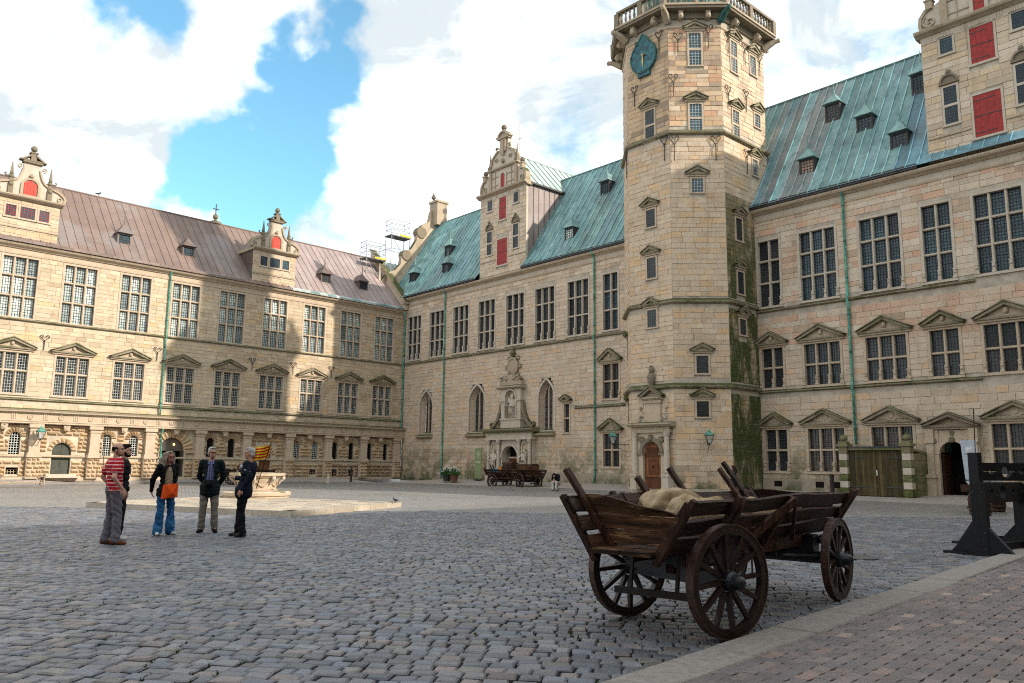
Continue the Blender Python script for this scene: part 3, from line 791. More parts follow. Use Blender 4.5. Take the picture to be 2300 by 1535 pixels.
def roof_slope(wing, u0, u1, w_e, z_e, w_r, z_r, pitch, mat, seam='seamB', name='roof_sheet', tone=lambda u: (1, 1, 1), sh=.05, parent=None, seamk=1.):
    """standing-seam roof: every sheet between two seams is a part, with its seam"""
    n = max(1, round((u1 - u0) / pitch)); p = (u1 - u0) / n
    slope = math.atan2(z_r - z_e, w_e - w_r); nx_, nz_ = math.sin(slope), math.cos(slope)
    lip = .35
    for i in range(n):
        a = u0 + i * p; m = wing.mb(); c = tone(a + p / 2)
        we2, ze2 = w_e + .22, z_e - .10
        j = random.gauss(0, .004)
        m.add([(0, we2, ze2), (p, we2, ze2), (p, w_e - .3, z_e + .3 * math.tan(slope)), (0, w_e - .3, z_e + .3 * math.tan(slope)), (p, w_r, z_r), (0, w_r, z_r)], [(0, 1, 2, 3), (3, 2, 4, 5)], c)
        for q in ((we2, ze2), ):
            pass
        m.bar((0, we2 - .02, ze2 + .02), (0, w_e - .3, z_e + .3 * math.tan(slope) + sh * .4), .055, sh, (0, nx_, nz_), tuple(q * seamk for q in c))  # seamk lightens the seam tone to paint in sunlit edges
        m.bar((0, w_e - .3, z_e + .3 * math.tan(slope) + sh * .4), (0, w_r, z_r + sh * .4), .055, sh, (0, nx_, nz_), tuple(q * seamk for q in c))
        m.build(name, M[mat], parent or wing.o, (a, 0, 0))

def anchor_mesh(wing, h=1.0):
    key = ('anc', wing.sx, h)
    if key not in _pcache:
        m = MB(wing.sx); r = .022
        m.tube([(0, .07, -h * .55), (0, .07, h * .1)], r * 1.1, 6)
        for s in (-1, 1):
            m.tube([(0, .07, h * .05), (s * .10, .07, h * .16), (s * .22, .07, h * .28)] + [(s * (.16 + .10 * math.cos(RAD(a))), .07, h * .33 + .10 * math.sin(RAD(a))) for a in range(-30, 230, 40)], r, 6)
        m.ball((0, .07, 0), .045, 6, 5)
        _pcache[key] = m.mesh('wall_anchor', M['iron'])
    return _pcache[key]
def pipe(wing, pts, r=.055, name='downpipe', mat='verd'):
    m = wing.mb(); m.tube(pts, r, 10)
    o = m.build(name, M[mat], wing.o, smooth=True)
    b = wing.mb(); z = pts[-1][2] + .8
    i = 0
    while z < pts[0][2] - .5:
        # band where two lengths of pipe join
        for a, c in zip(pts, pts[1:]):
            if a[2] >= z >= c[2] and a[2] - c[2] > .01:
                t = (a[2] - z) / (a[2] - c[2]); p = Vector(a).lerp(Vector(c), t); b.lathe([(r * 1.25, -.03), (r * 1.25, .03)], 10, p); b.box(p.x - .02, p.x + .02, 0, p.y, z - .015, z + .015)
        z += 1.9
    b.build('pipe_band', M['verddark'], o)
    return o

def small_dormer(wing, uc, zc, wfront, w=.75, h=.9, mat='copA', spire='copA', glass='glassB', tone=(1, 1, 1), tall=1.0, depth=2.2):
    """roof dormer with a pointed hood; origin at the foot of its window"""
    d = wing.mb()
    d.box(-w / 2 - .09, -w / 2, -depth, 0, -.1, h, tone); d.box(w / 2, w / 2 + .09, -depth, 0, -.1, h, tone); d.box(-w / 2 - .09, w / 2 + .09, -.12, .02, -.22, -.05, tone); d.box(-w / 2, w / 2, -.12, 0, h - .1, h, tone)
    o = d.build('dormer', M[mat], wing.o, (uc, wfront, zc))
    r = wing.mb(); e = w / 2 + .17; b = h
    ring = [(-e, .22, b), (e, .22, b), (e, -depth * .55, b), (-e, -depth * .55, b)]
    mid = [(-e * .42, -.06, b + .38), (e * .42, -.06, b + .38), (e * .42, -depth * .6, b + .42), (-e * .42, -depth * .6, b + .42)]
    top = [(0, -.22, b + .62)]
    r.add(ring + mid + [(-.02, -.26, b + .72), (.02, -.26, b + .72), (.02, -depth * .6, b + .62), (-.02, -depth * .6, b + .62)], [(3, 2, 1, 0), (0, 1, 5, 4), (1, 2, 6, 5), (2, 3, 7, 6), (3, 0, 4, 7), (4, 5, 9, 8), (5, 6, 10, 9), (6, 7, 11, 10), (7, 4, 8, 11), (8, 9, 10, 11)], tone)
    r.tube([(0, -.26, b + .62), (0, -.26, b + .62 + .5 * tall), (0, -.26, b + .62 + 1.0 * tall)], [.05, .03, .006], 6, tone)
    r.build('hood', M[spire], o)
    p = wing.mb(); p.box(-w / 2, w / 2, -.07, -.06, 0, h - .1); p.build('pane', M[glass], o)
    l = wing.mb()
    for q in range(0, 5): x = -w / 2 + w * q / 4; l.box(x - .014, x + .014, -.062, -.03, 0, h - .1)
    for q in range(0, 6): z = (h - .1) * q / 5; l.box(-w / 2, w / 2, -.06, -.032, z - .012, z + .012)
    l.build('glazing_bars', M['lead'], o)
    return o
# ------------------------------------------------------------------ west wing (left): rusticated loggia storey, two rows of windows, brown copper roof
WA = make_wing('west_wing', 'sunlit sandstone castle wing with rusticated ground floor and brown copper roof', DA, NA)
AU0, AU1 = -.02, 37.5
PIT = 3.43
A_UC = [1.29 + .93 + PIT * i for i in range(0, 11)]          # window axes
A_UC = [2.21, 5.56, 8.96, 12.37, 15.82, 19.25, 22.66, 26.12, 29.55, 33.0, 36.4]
def shadeA(u, z):
    t = [((1.0, 1.0, 1.0), 30), ((1.12, 1.08, 1.0), 16), ((.90, .88, .85), 10), ((1.15, .98, .68), 7), ((1.2, 1.18, 1.15), 6), ((.80, .72, .62), 4)]
    if u < 17: t = [((.92, .88, .84), 22), ((.80, .74, .68), 20), ((1.0, .97, .93), 18), ((1.05, .84, .55), 9), ((.66, .58, .5), 8), ((1.1, 1.08, 1.05), 6)]
    return tone_pick(t)
for i, uc in enumerate(A_UC):
    window(WA, uc, 10.10, 1.90, 3.72, 3, (.36, .33, .31), 'glassA', 'lead', (4, 6), mat='trimclean')
    window(WA, uc, 5.47, 1.90, 2.46, 3, (.56, .44), 'glassD', 'leadpale', (4, 6), mat='trimclean')
    pediment(WA, uc, 8.16, 2.55, .66, 'head')
bk = WA.mb(); bk.box(AU0, AU1, -.55, -.001, .3, 14.4)
# wall core with the openings left in: built as bands between the windows
def wall_core(wing, u0, u1, z0, z1, holes, mat, name='wall', w1=.0):
    zs = sorted(set([z0, z1] + [h[2] for h in holes] + [h[3] for h in holes])); zs = [z for z in zs if z0 <= z <= z1]
    m = wing.mb()
    for a, b in zip(zs, zs[1:]):
        spans = [(u0, u1)]
        for h in holes:
            if h[2] < b - 1e-4 and h[3] > a + 1e-4:
                ns = []
                for s, e in spans:
                    if h[1] <= s or h[0] >= e: ns.append((s, e)); continue
                    if h[0] > s: ns.append((s, h[0]))
                    if h[1] < e: ns.append((h[1], e))
                spans = ns
        for s, e in spans: m.box(s, e, -.5, w1, a, b)
    return m.build(name, M[mat], wing.o)
wall_core(WA, AU0, AU1, 4.5, 14.4, WA.holes, 'mortarA')
rects = []
ashlar(WA.mb, lambda r, c: rects.append((r, c)), AU0 + .02, AU1, 4.56, 14.02, WA.holes + [(0, 40, 5.0, 5.18), (0, 40, 9.86, 10.02)], (.22, .31), (.42, .85), tonefn=shadeA)
stones_to_parts(WA, rects, M['stoneA'], lambda r: (r[0] > 14 and r[0] < 30.5) * (r[1] - r[0]) * (r[3] - r[2]) * (1 + .03 * r[0]), d=(.016, .030))
# mouldings
string_course(WA, AU0, AU1, 9.86, [(0, 0), (.10, .04), (.16, .08), (.16, .13), (.0, .19)])
string_course(WA, AU0, AU1, 5.03, [(0, 0), (.08, .03), (.15, .06), (.15, .11), (.0, .18)])
string_course(WA, AU0, AU1, 13.98, [(0, 0), (.06, .0), (.08, .10), (.08, .14), (0, .15)], 'moulding', 'trimclean', 2.3)
fr = WA.mb(); fr.box(AU0, AU1, -.4, .02, 14.13, 14.38); fr.build('frieze', M['trimclean'], WA.o)
string_course(WA, AU0, AU1, 14.36, [(0, 0), (.10, .0), (.18, .10), (.34, .16), (.40, .24), (.40, .30), (.0, .34)], 'cornice', 'trimclean', 2.3)
# gutter edge: copper tiles on the left, pale green lead roll on the right
for i in range(48):
    a = .3 + i * .78; m = WA.mb(); left = a > 11
    if 10.9 < a < 14.4: continue
    t = random.gauss(1, .1)
    if left: m.extx([(.30, 0), (.46, 0), (.46, .14), (.26, .24)], .008, .772, (t, t, t)); m.build('gutter_tile', M['copA'], WA.o, (a, 0, 14.70))
    else: m.extx([(.30, 0), (.46, 0), (.46, .14), (.24, .28)], .008, .772, (t, t, t)); m.build('gutter_tile', M['copB2'] if random.random() < .7 else M['copB'], WA.o, (a, 0, 14.70))
def toneA(u):
    t = random.gauss(1, .07); return (t * 1.0, t, t)
roof_slope(WA, .35, AU1, .30, 14.78, -5.0, 20.28, .56, 'copA', tone=lambda u: tuple(q * (1.0 if u > 11.5 else 1.0) for q in toneA(u))) if False else None
roof_slope(WA, 11.4, AU1, .30, 14.78, -5.0, 20.28, .56, 'copA', tone=toneA)
roof_slope(WA, .55, 11.4, .30, 14.78, -5.0, 20.28, .56, 'copA2', tone=toneA)
roof_slope(WA, -6.0, .05, .30, 14.78, -5.0, 20.28, .6, 'copB2', tone=toneA)
rb = WA.mb(); rb.add([(-6, -5, 20.27), (AU1, -5, 20.27), (AU1, -10.3, 14.7), (-6, -10.3, 14.7)], [(0, 1, 2, 3)], (1, 1, 1)); rb.box(-6, AU1, -10.1, -9.6, 0, 14.7, (1, 1, 1)); rb.build('rear_roof', M['copA'], WA.o)
rd = WA.mb(); rd.tube([(.4, -5, 20.30), (AU1, -5, 20.30)], .07, 8, (1, 1, 1)); rd.build('ridge_roll', M['copA'], WA.o)
en = WA.mb(); en.ext([(-.2, 14.5), (-.2, 20.2), (.1, 20.2), (.1, 14.5)], -5.2, -4.8); en.add([(AU1, .3, 14.7), (AU1, -5, 20.27), (AU1, -10.3, 14.7)], [(0, 1, 2)]); en.build('gable_end', M['trimclean'], WA.o)
# stone coping where the roof runs against the north wing
cp = WA.mb(); cp.add([(x, w, z) for x in (.08, .52) for w, z in ((.48, 14.72), (.48, 15.45), (-4.95, 21.05), (-4.95, 20.1))], [(0, 1, 2, 3), (7, 6, 5, 4), (0, 4, 5, 1), (1, 5, 6, 2), (2, 6, 7, 3), (3, 7, 4, 0)]); cp.build('coping', M['trimclean'], WA.o)
cp2 = WA.mb(); cp2.bar((.30, .60, 15.48), (.30, -5.0, 21.12), .66, .14, (0, .7, .7)); cp2.box(-.06, .64, .2, .66, 15.25, 15.42); cp2.build('coping', M['trim'], WA.o)
for u in (23.35, 18.9, 7.5, 3.8): small_dormer(WA, u, 15.98, -1.02, .72, .92, 'copA', 'copA', 'glassB' if u > 17 else 'glassD', (.62, .60, .62))
# iron anchors and downpipe
for u, z in ((27.85, 8.75), (20.95, 8.75), (14.03, 8.75), (10.66, 8.75), (7.25, 8.75), (31.3, 8.75)):
    obj('wall_anchor', anchor_mesh(WA, .95), WA.o, (u, .03, z))
pipe(WA, [(20.48, .42, 14.75), (20.48, .14, 14.3), (20.48, .14, 10.1), (20.48, .22, 9.95), (20.48, .14, 9.6), (20.49, .14, 5.3), (20.49, .20, 5.05), (20.49, .2, 4.6)])
pipe(WA, [(20.30, .46, 3.66), (20.28, .16, 3.3), (20.26, .30, 1.7), (20.25, .34, .45)])
# ridge cross
rc = WA.mb(); rc.lathe([(.55, 0), (.5, .2), (.18, .3), (.1, .45)], 12, (15.2, -5.4, 20.3)); rc.ball((15.2, -5.4, 20.95), .22); rc.build('ridge_finial', M['trimdark'], WA.o)
rc = WA.mb(); rc.box(15.17, 15.23, -5.43, -5.37, 21.1, 22.0); rc.box(14.95, 15.45, -5.43, -5.37, 21.55, 21.62); rc.build('cross', M['iron'], WA.o)

# ---- scrolled dormer gables
def gable_A(uc):
    g = WA.mb(); W = 1.78
    g.box(-W, W, -3.2, .0, 14.70, 17.45)
    holes = [(-1.20, -.63, 16.30, 17.02), (-.41, .41, 16.30, 17.02), (.63, 1.20, 16.30, 17.02)]
    o = g.build('dormer_gable', M['mortarA'], WA.o, (uc, 0, 0))
    rs = []; ashlar(WA.mb, lambda r, c: rs.append((r, c)), -W, W, 14.95, 17.42, [(a - .1, b + .1, c - .1, d + .1) for a, b, c, d in holes], (.22, .30), (.4, .8), tonefn=lambda u, z: tone_pick())
    class Wg: pass
    sub = Wing(o, 1, None, None, None); stones_to_parts(sub, rs, M['stoneA'], lambda r: (r[1] - r[0]), d=(.015, .03))
    # side cheeks in copper
    for s in (-1, 1):
        c = WA.mb(); c.box(s * W - .02, s * W + .02, -3.3, -.05, 14.7, 17.5, (.55, .53, .53)); c.build('cheek', M['copA'], o)
    for a, b, c, d in holes:
        f = WA.mb(); f.box(a - .1, a, -.05, .05, c - .1, d + .1); f.box(b, b + .1, -.05, .05, c - .1, d + .1); f.box(a, b, -.05, .05, d, d + .1); f.box(a - .12, b + .12, -.05, .08, c - .1, c); f.build('window_frame', M['trimclean'], o)
        p = WA.mb(); p.box(a, b, .0, .012, c, d); p.build('pane', M['glassB'], o)
        l = WA.mb()
        for q in range(5): x = a + (b - a) * q / 4; l.box(x - .012, x + .012, .012, .03, c, d)
        for q in range(6): z = c + (d - c) * q / 5; l.box(a, b, .012, .026, z - .01, z + .01)
        for x in (a, b - .03): l.box(x, x + .03, .013, .04, c, d)
        l.build('glazing_bars', M['red'] if uc > 20 else M['lead'], o)
    b = WA.mb(); b.extx([(0, 0), (.05, .0), (.05, .08), (0, .08)], -W, W); b.build('moulding', M['trim'], o, (0, .03, 15.62))
    b = WA.mb(); b.extx([(-3.2, 0), (.12, 0), (.30, .10), (.36, .17), (.36, .24), (-3.2, .30)], -W - .12, W + .12); b.build('cornice', M['trim'], o, (0, 0, 17.42))
    # scrolled front
    s = WA.mb(); z0 = 17.70
    half = [(1.95, 0), (2.02, .25), (1.90, .48), (1.62, .68), (1.25, .80), (1.05, .86), (.78, 1.02), (.62, 1.25), (.52, 1.55), (.46, 1.85), (.46, 2.25)]
    poly = [(x, z0 + z) for x, z in half] + [(-x, z0 + z) for x, z in half[::-1]]
    s.ext(poly, -.28, .0); s.build('scroll_wall', M['trimpale'], o)
    e = WA.mb()
    for sg in (-1, 1):
        e.strip([(sg * x, z0 + z) for x, z in half[:6]], -.30, .10, .13); e.strip([(sg * x, z0 + z) for x, z in half[5:10]], -.30, .10, .11)
        e.strip([(sg * x, z) for x, z in spiral(1.72, z0 + .24, .26, .03, 90, -420, 24)], -.02, .08, .05)
        e.strip([(sg * x, z) for x, z in spiral(.66, z0 + 1.92, .16, .03, -90, 300, 16)], -.02, .10, .06)
    e.build('scroll', M['trim'], o)
    for sg in (-1, 1):
        q = WA.mb(); x = sg * 1.08
        q.box(x - .13, x + .13, -.2, .14, z0, z0 + .55); q.ball((x, .14, z0 + .62), .14, 8, 6, (1, .8, 1.1)); q.box(x - .11, x + .11, -.15, .12, z0 + .55, z0 + 1.0); q.ball((x, -.02, z0 + 1.12), .17, 10, 6, (1, 1, .8))
        q.tube([(x + sg * .02, -.02, z0 + 1.15), (x + sg * .30, -.02, z0 + 1.12), (x + sg * .36, -.02, z0 + 1.24), (x + sg * .28, -.02, z0 + 1.30)], .05, 6)
        q.lathe([(.12, 1.25), (.15, 1.30), (.10, 1.36), (.11, 1.42), (.02, 2.15)], 4, (x, -.02, z0)); q.build('obelisk', M['trimdark'], o)
    n = WA.mb(); n.strip([(-.48, z0 + .1), (-.48, z0 + .70)] + arc(0, z0 + .70, .48, 180, 0, 10) + [(.48, z0 + .70), (.48, z0 + .1)], .0, .10, .14); n.ball((0, .10, z0 + 1.36), .13, 8, 6); n.box(-.6, .6, .0, .16, z0 - .02, z0 + .10); n.build('niche', M['trim'], o)
    sh = WA.mb()
    for k in range(4): x = -.36 + .18 * k; zt = z0 + .70 + math.sqrt(max(0, .36 ** 2 - (x + .09) ** 2)); sh.box(x + .006, x + .174, .01, .045, z0 + .12, zt)
    sh.build('shutter', M['redbright'], o)
    t = WA.mb(); t.box(-.55, .55, -.30, .14, z0 + 2.2, z0 + 2.32)
    for sg in (-1, 1): t.ext([(sg * .74, z0 + 2.32), (sg * .60, z0 + 2.32), (sg * .12, z0 + 2.66), (sg * .12, z0 + 2.78)], -.30, .20)
    t.box(-.74, .74, -.3, .16, z0 + 2.321, z0 + 2.40); t.box(-.16, .16, -.22, .16, z0 + 2.4, z0 + 2.85); t.box(-.22, .22, -.26, .2, z0 + 2.85, z0 + 2.92); t.lathe([(.06, 0), (.05, .08)], 8, (0, -.03, z0 + 2.92)); t.build('top_pediment', M['trimdark'], o)
    f = WA.mb(); f.ball((0, -.03, z0 + 3.18), .19, 12, 8); f.build('ball_finial', M['trimdark'], o, smooth=True)
    r = WA.mb(); r.add([(-W - .1, .0, 17.6), (0, .0, 19.5), (W + .1, .0, 17.6), (-W - .1, -4.3, 17.6), (0, -4.3, 19.5), (W + .1, -4.3, 17.6)], [(0, 1, 4, 3), (1, 2, 5, 4)], (.8, .78, .78)); r.build('gable_roof', M['copA'], o, (0, -.3, 0))
    return o
for uc in (12.66, 29.49): gable_A(uc)

# ---- loggia storey
PILU = [.62, 3.98, 7.30, 10.70, 14.12, 17.62, 21.02, 24.46, 27.86, 31.3, 34.7]
LH = []   # openings (u0,u1,z0,z1,kind)
for u0, u1, z0, z1, k in ((28.57, 29.15, 1.80, 3.14, 'win'), (25.70, 26.80, .62, 2.55, 'door'), (23.37, 23.88, 1.80, 3.14, 'win'), (21.70, 22.28, 1.80, 3.14, 'win'), (18.57, 20.26, .45, 3.10, 'gate'),
                          (16.48, 17.02, 1.82, 3.15, 'dwin'), (14.92, 15.46, 1.82, 3.15, 'dwin'), (12.05, 12.98, .50, 2.5, 'oak'), (9.70, 10.25, 1.80, 3.13, 'win'), (8.07, 8.62, 1.80, 3.13, 'win'),
                          (6.28, 6.84, 1.80, 3.13, 'dwin'), (4.74, 5.24, 1.80, 3.13, 'dwin'), (3.0, 3.45, 1.80, 3.13, 'dwin'), (1.40, 1.84, 1.80, 3.13, 'dwin'), (30.0, 30.6, 1.80, 3.14, 'win'), (32.0, 33.2, .6, 2.6, 'door')):
    LH.append((u0, u1, z0, z1, k))
CEL = [(28.55, 29.2, .60, 1.02), (22.0, 22.62, .60, 1.02), (15.1, 15.7, .6, 1.02), (6.3, 6.9, .45, 1.0), (4.7, 5.3, .45, 1.0), (8.2, 8.8, .6, 1.0)]
hs = [(a, b, c, d) for a, b, c, d, k in LH] + CEL
wall_core(WA, AU0, AU1, .2, 4.5, hs, 'mortarA', 'loggia_wall', -.02)
bl = []
hs2 = []
for a, b, c, d, k in LH:
    r = (b - a) / 2; rr = r + .32 if k != 'gate' else r + .62
    hs2 += [(a - .03, b + .03, c, d - r), ((a + b) / 2 - rr, (a + b) / 2 + rr, d - r - .05, d - r + rr)]
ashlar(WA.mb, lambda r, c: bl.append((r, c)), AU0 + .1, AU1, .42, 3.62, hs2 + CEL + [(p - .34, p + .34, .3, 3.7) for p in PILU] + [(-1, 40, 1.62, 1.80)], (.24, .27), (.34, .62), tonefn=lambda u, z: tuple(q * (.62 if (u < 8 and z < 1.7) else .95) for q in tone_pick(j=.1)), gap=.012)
# pilaster feet are rusticated too
PB = []
for p in PILU: ashlar(WA.mb, lambda r, c: PB.append((r, c)), p - .37, p + .37, .42, 1.62, [], (.24, .27), (.36, .38), tonefn=lambda u, z: tone_pick(j=.1), gap=.012)
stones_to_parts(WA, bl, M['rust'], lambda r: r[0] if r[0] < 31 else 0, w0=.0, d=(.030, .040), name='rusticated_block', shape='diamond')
stones_to_parts(WA, PB, M['rust'], lambda r: r[0] if r[0] < 31 else 0, w0=.32, d=(.030, .040), name='pilaster_block', shape='diamond', maxn=60)
# voussoirs round each opening, opening fillings
for a, b, c, d, k in LH:
    uc = (a + b) / 2; r = (b - a) / 2; zc = d - r; n = 9 if k != 'gate' else 13; R2 = r + (.30 if k != 'gate' else .60)
    for i in range(n):
        a0, a1 = math.pi * i / n + .012, math.pi * (i + 1) / n - .012; am = (a0 + a1) / 2; m = WA.mb()
        t = tone_pick(j=.08)
        q = [(r * math.cos(a0), r * math.sin(a0)), (R2 * math.cos(a0), R2 * math.sin(a0)), (R2 * math.cos(a1), R2 * math.sin(a1)), (r * math.cos(a1), r * math.sin(a1))]
        ap = [((r + .10) * math.cos(am), (r + .10) * math.sin(am)), ((R2 - .10) * math.cos(am), (R2 - .10) * math.sin(am))]
        m.add([(x, -.02, z) for x, z in q] + [(x, .12, z) for x, z in ap], [(0, 1, 5, 4), (1, 2, 5), (2, 3, 4, 5), (3, 0, 4)], t); m.build('voussoir', M['rust'], WA.o, (uc, 0, zc))
    # corner pieces between square core opening and the arch
    f = WA.mb(); arcp = arc(0, 0, r, 0, 180, 12)
    f.ext([(r + .002, r + .001)] + [(r + .001, 0)] + arcp[1:-1] + [(-r - .001, 0), (-r - .002, r + .001)], -.22, -.021); f.build('arch_spandrel', M['rust' if False else 'trimclean'], WA.o, (uc, 0, zc))
    if k in ('win', 'dwin'):
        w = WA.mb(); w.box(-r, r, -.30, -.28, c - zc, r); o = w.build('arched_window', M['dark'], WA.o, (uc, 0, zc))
        l = WA.mb(); t = .014 if k == 'win' else .008
        for q in range(1, 4): x = -r + 2 * r * q / 4; l.box(x - t, x + t, -.20, -.17, c - zc, math.sqrt(max(.01, r * r - x * x)))
        zz = c - zc + .1
        while zz < r * .6: l.box(-r, r, -.195, -.175, zz - t, zz + t); zz += .15
        l.build('grille', M['leadpale' if k == 'win' else 'iron'], o)  # pale bars in the sunlit bays, sunlight painted as colour
        sl_ = WA.mb(); sl_.box(-r - .12, r + .12, -.3, .10, c - zc - .10, c - zc); sl_.build('sill', M['trim'], o)
    elif k == 'door':
        w = WA.mb()
        for s in (-1, 1): w.box(min(0, s * r) + .008, max(0, s * r) - .008, -.26, -.20, c - zc, r)
        o = w.build('door', m_plain('grey_green_door', (.055, .060, .045), .6, .3, .2, 4) if 'gdoor' not in M else M['gdoor'], WA.o, (uc, 0, zc))
        st = WA.mb(); st.box(-r - .5, r + .5, 0, .55, .40 - zc, .50 - zc); st.box(-r - .3, r + .3, 0, .32, .50 - zc, c - zc); st.build('door_step', M['trimpale'], o)
    elif k == 'gate':
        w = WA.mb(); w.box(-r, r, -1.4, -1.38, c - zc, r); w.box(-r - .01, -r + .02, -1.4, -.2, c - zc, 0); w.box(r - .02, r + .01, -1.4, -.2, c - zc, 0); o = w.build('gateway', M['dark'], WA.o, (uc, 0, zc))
        tr = WA.mb(); tr.box(-r, r, -.34, -.26, -.06, .02); tr.ext([(-r, .02)] + arc(0, .02, r - .02, 180, 0, 12)[1:-1] + [(r, .02)], -.32, -.30); tr.build('fanlight', m_plain('grey_fanlight', (.10, .09, .07), .4, .5, .2, 4), o)
        dl = WA.mb(); dl.box(r * .45, r - .05, -.60, -.55, c - zc, -.06); dl.box(-r + .04, -r + .10, -.60, -.1, c - zc, -.06); dl.build('door_leaf', m_plain('grey_door_leaf', (.07, .065, .055), .6, .3, .2, 4), o)
        gl = NT('gateway_lamp_glow'); gl.b.inputs['Emission Color'].default_value = (1, .5, .12, 1); gl.b.inputs['Emission Strength'].default_value = 12
        lp = WA.mb(); lp.ball((-.20, -.28, .38), .05, 8, 6); lp.build('lamp', gl.done((.8, .5, .2), .5), o)
    else:
        w = WA.mb(); w.box(-r, r, -.26, -.20, c - zc, r)
        for s in (-1, 1):
            for z0_, z1_ in ((c - zc + .1, -.75), (-.68, .0)): w.box(s * r / 2 - r * .34, s * r / 2 + r * .34, -.20, -.175, z0_, z1_)
        o = w.build('oak_door', M['doorwood'], WA.o, (uc, 0, zc))
        st = WA.mb(); st.box(-.6, .6, 0, .4, .36 - zc, .5 - zc); st.build('door_step', M['trimdark'], o)
for a, b, c, d in CEL:
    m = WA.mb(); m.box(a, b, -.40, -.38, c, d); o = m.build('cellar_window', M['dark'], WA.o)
    f = WA.mb(); f.box(a - .07, b + .07, -.3, .06, d, d + .07); f.box(a - .07, a, -.3, .06, c, d); f.box(b, b + .07, -.3, .06, c, d)
    for q in range(1, 4): x = a + (b - a) * q / 4; f.box(x - .012, x + .012, -.25, -.22, c, d - .12)
    for q in range(0, 3): z = c + (d - c - .12) * q / 2; f.box(a, b, -.245, -.225, z - .012, z + .012)
    f.build('cellar_frame', M['trimclean'], o)
string_course(WA, AU0, AU1, 1.64, [(0, 0), (.10, .02), (.12, .08), (.10, .13), (0, .14)], 'ledge', 'trimclean', 1.7)
for p in PILU:
    m = WA.mb(); m.box(-.36, .36, -.1, .32, .35, 1.62); m.box(-.40, .40, -.1, .42, 1.63, 1.80); m.box(-.36, .36, -.1, .38, 1.80, 1.92); m.box(-.30, .30, -.1, .32, 1.92, 3.22)
    m.box(-.34, .34, -.1, .37, 3.22, 3.30); m.box(-.30, .30, -.1, .33, 3.30, 3.42); m.box(-.40, .40, -.1, .44, 3.42, 3.64); m.build('pilaster', M['trimclean'], WA.o, (p, 0, 0))
    # keystone bracket at mid bay
    k = WA.mb(); k.ext([(-.13, 3.28), (.13, 3.28), (.20, 3.66), (-.20, 3.66)], 0, .34); k.ball((0, .32, 3.42), .12, 8, 6, (1, .9, 1.2)); k.build('bracket', M['trimclean'], WA.o, (p + 1.7, 0, 0))
# entablature: architrave, frieze with discs and triglyphs, cornice
string_course(WA, AU0, AU1, 3.66, [(-.1, 0), (.46, 0), (.46, .10), (.50, .12), (.50, .20), (-.1, .2)], 'architrave', 'trimclean', 1.7)
e = WA.mb(); e.box(AU0, AU1, -.1, .42, 3.86, 4.26); e.build('frieze', M['trimclean'], WA.o)
string_course(WA, AU0, AU1, 4.24, [(-.1, 0), (.46, 0), (.54, .06), (.66, .10), (.66, .17), (.58, .18), (.62, .26), (.0, .36), (-.1, .36)], 'cornice', 'trim', 1.7)
dm = WA.mb(); dm.lathe([(.16, 0), (.16, .05), (.12, .06), (.11, .03), (.06, .03), (.05, .055), (.001, .06)], 14); dm.v = [(x, z, y) for x, y, z in dm.v]; dmesh = dm.mesh('disc', M['trimclean'])
tg = WA.mb(); [tg.box(x - .035, x + .035, 0, .035, -.17, .17) for x in (-.10, 0, .10)]; tg.box(-.15, .15, 0, .045, .17, .20); tmesh = tg.mesh('triglyph', M['trimclean'])
u = .15
while u < AU1 - 1:
    obj('triglyph', tmesh, WA.o, (u, .42, 4.06)); obj('disc', dmesh, WA.o, (u + .85, .42, 4.06)); u += 1.705
pl_ = WA.mb(); pl_.box(AU0, AU1, -.1, .10, .2, .42); pl_.build('plinth', M['trimclean'], WA.o)
# ------------------------------------------------------------------ north wing: chapel on the left of the tower, hall range on the right, green copper roof
WB = make_wing('north_wing', 'shaded sandstone castle wing with chapel windows, tall stone gables and green copper roof', DB, NB)
BU0, BU1 = .02, 54.0
B = WB
def shadeB(u, z):
    if u > 34 and z > 7.6 and z < 17:
        t = [((1.18, 1.20, 1.18), 30), ((1.0, 1.0, .95), 14), ((1.10, .88, .74), 16), ((1.2, .74, .55), 5), ((1.15, 1.10, .92), 10), ((.70, .58, .46), 3)]
        if 10 > z or (13.4 > z > 10.2): t = t + [((1.15, .82, .66), 18), ((1.0, .62, .46), 5)]
        if z < 9.7 and u > 42: t = [((1.1, .92, .82), 20), ((1.05, .72, .58), 10), ((1.0, .95, .88), 12)]
    elif z > 13.5: t = [((1.08, 1.05, .98), 20), ((1.2, 1.18, 1.12), 12), ((1.15, .98, .70), 6), ((.74, .64, .52), 7), ((.95, .85, .72), 8)]
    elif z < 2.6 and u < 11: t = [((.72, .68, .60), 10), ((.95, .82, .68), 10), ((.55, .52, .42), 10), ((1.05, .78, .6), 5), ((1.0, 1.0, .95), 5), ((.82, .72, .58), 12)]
    elif z < 2.2: t = [((.85, .78, .70), 12), ((1.0, .82, .66), 10), ((.72, .70, .64), 8), ((1.0, .95, .88), 8)]
    else: t = [((1.0, .96, .90), 30), ((1.06, 1.02, .95), 16), ((.90, .84, .77), 12), ((1.12, .86, .56), 6), ((1.06, .88, .68), 6), ((1.16, 1.15, 1.12), 3)]
    return tone_pick(t, .05)
UP3, UP2 = (.36, .33, .31), (.36, .33, .31)
for uc in (1.43, 4.63, 7.83, 11.03, 14.28, 17.43, 20.66): window(B, uc, 10.32, 1.92, 3.75, 3, UP3, 'glassD', 'lead', (4, 6), mat='trimpale', knobs=True)
window(B, 23.57, 10.32, 1.25, 3.75, 2, UP3, 'glassB', 'lead', (4, 6), mat='trimpale')
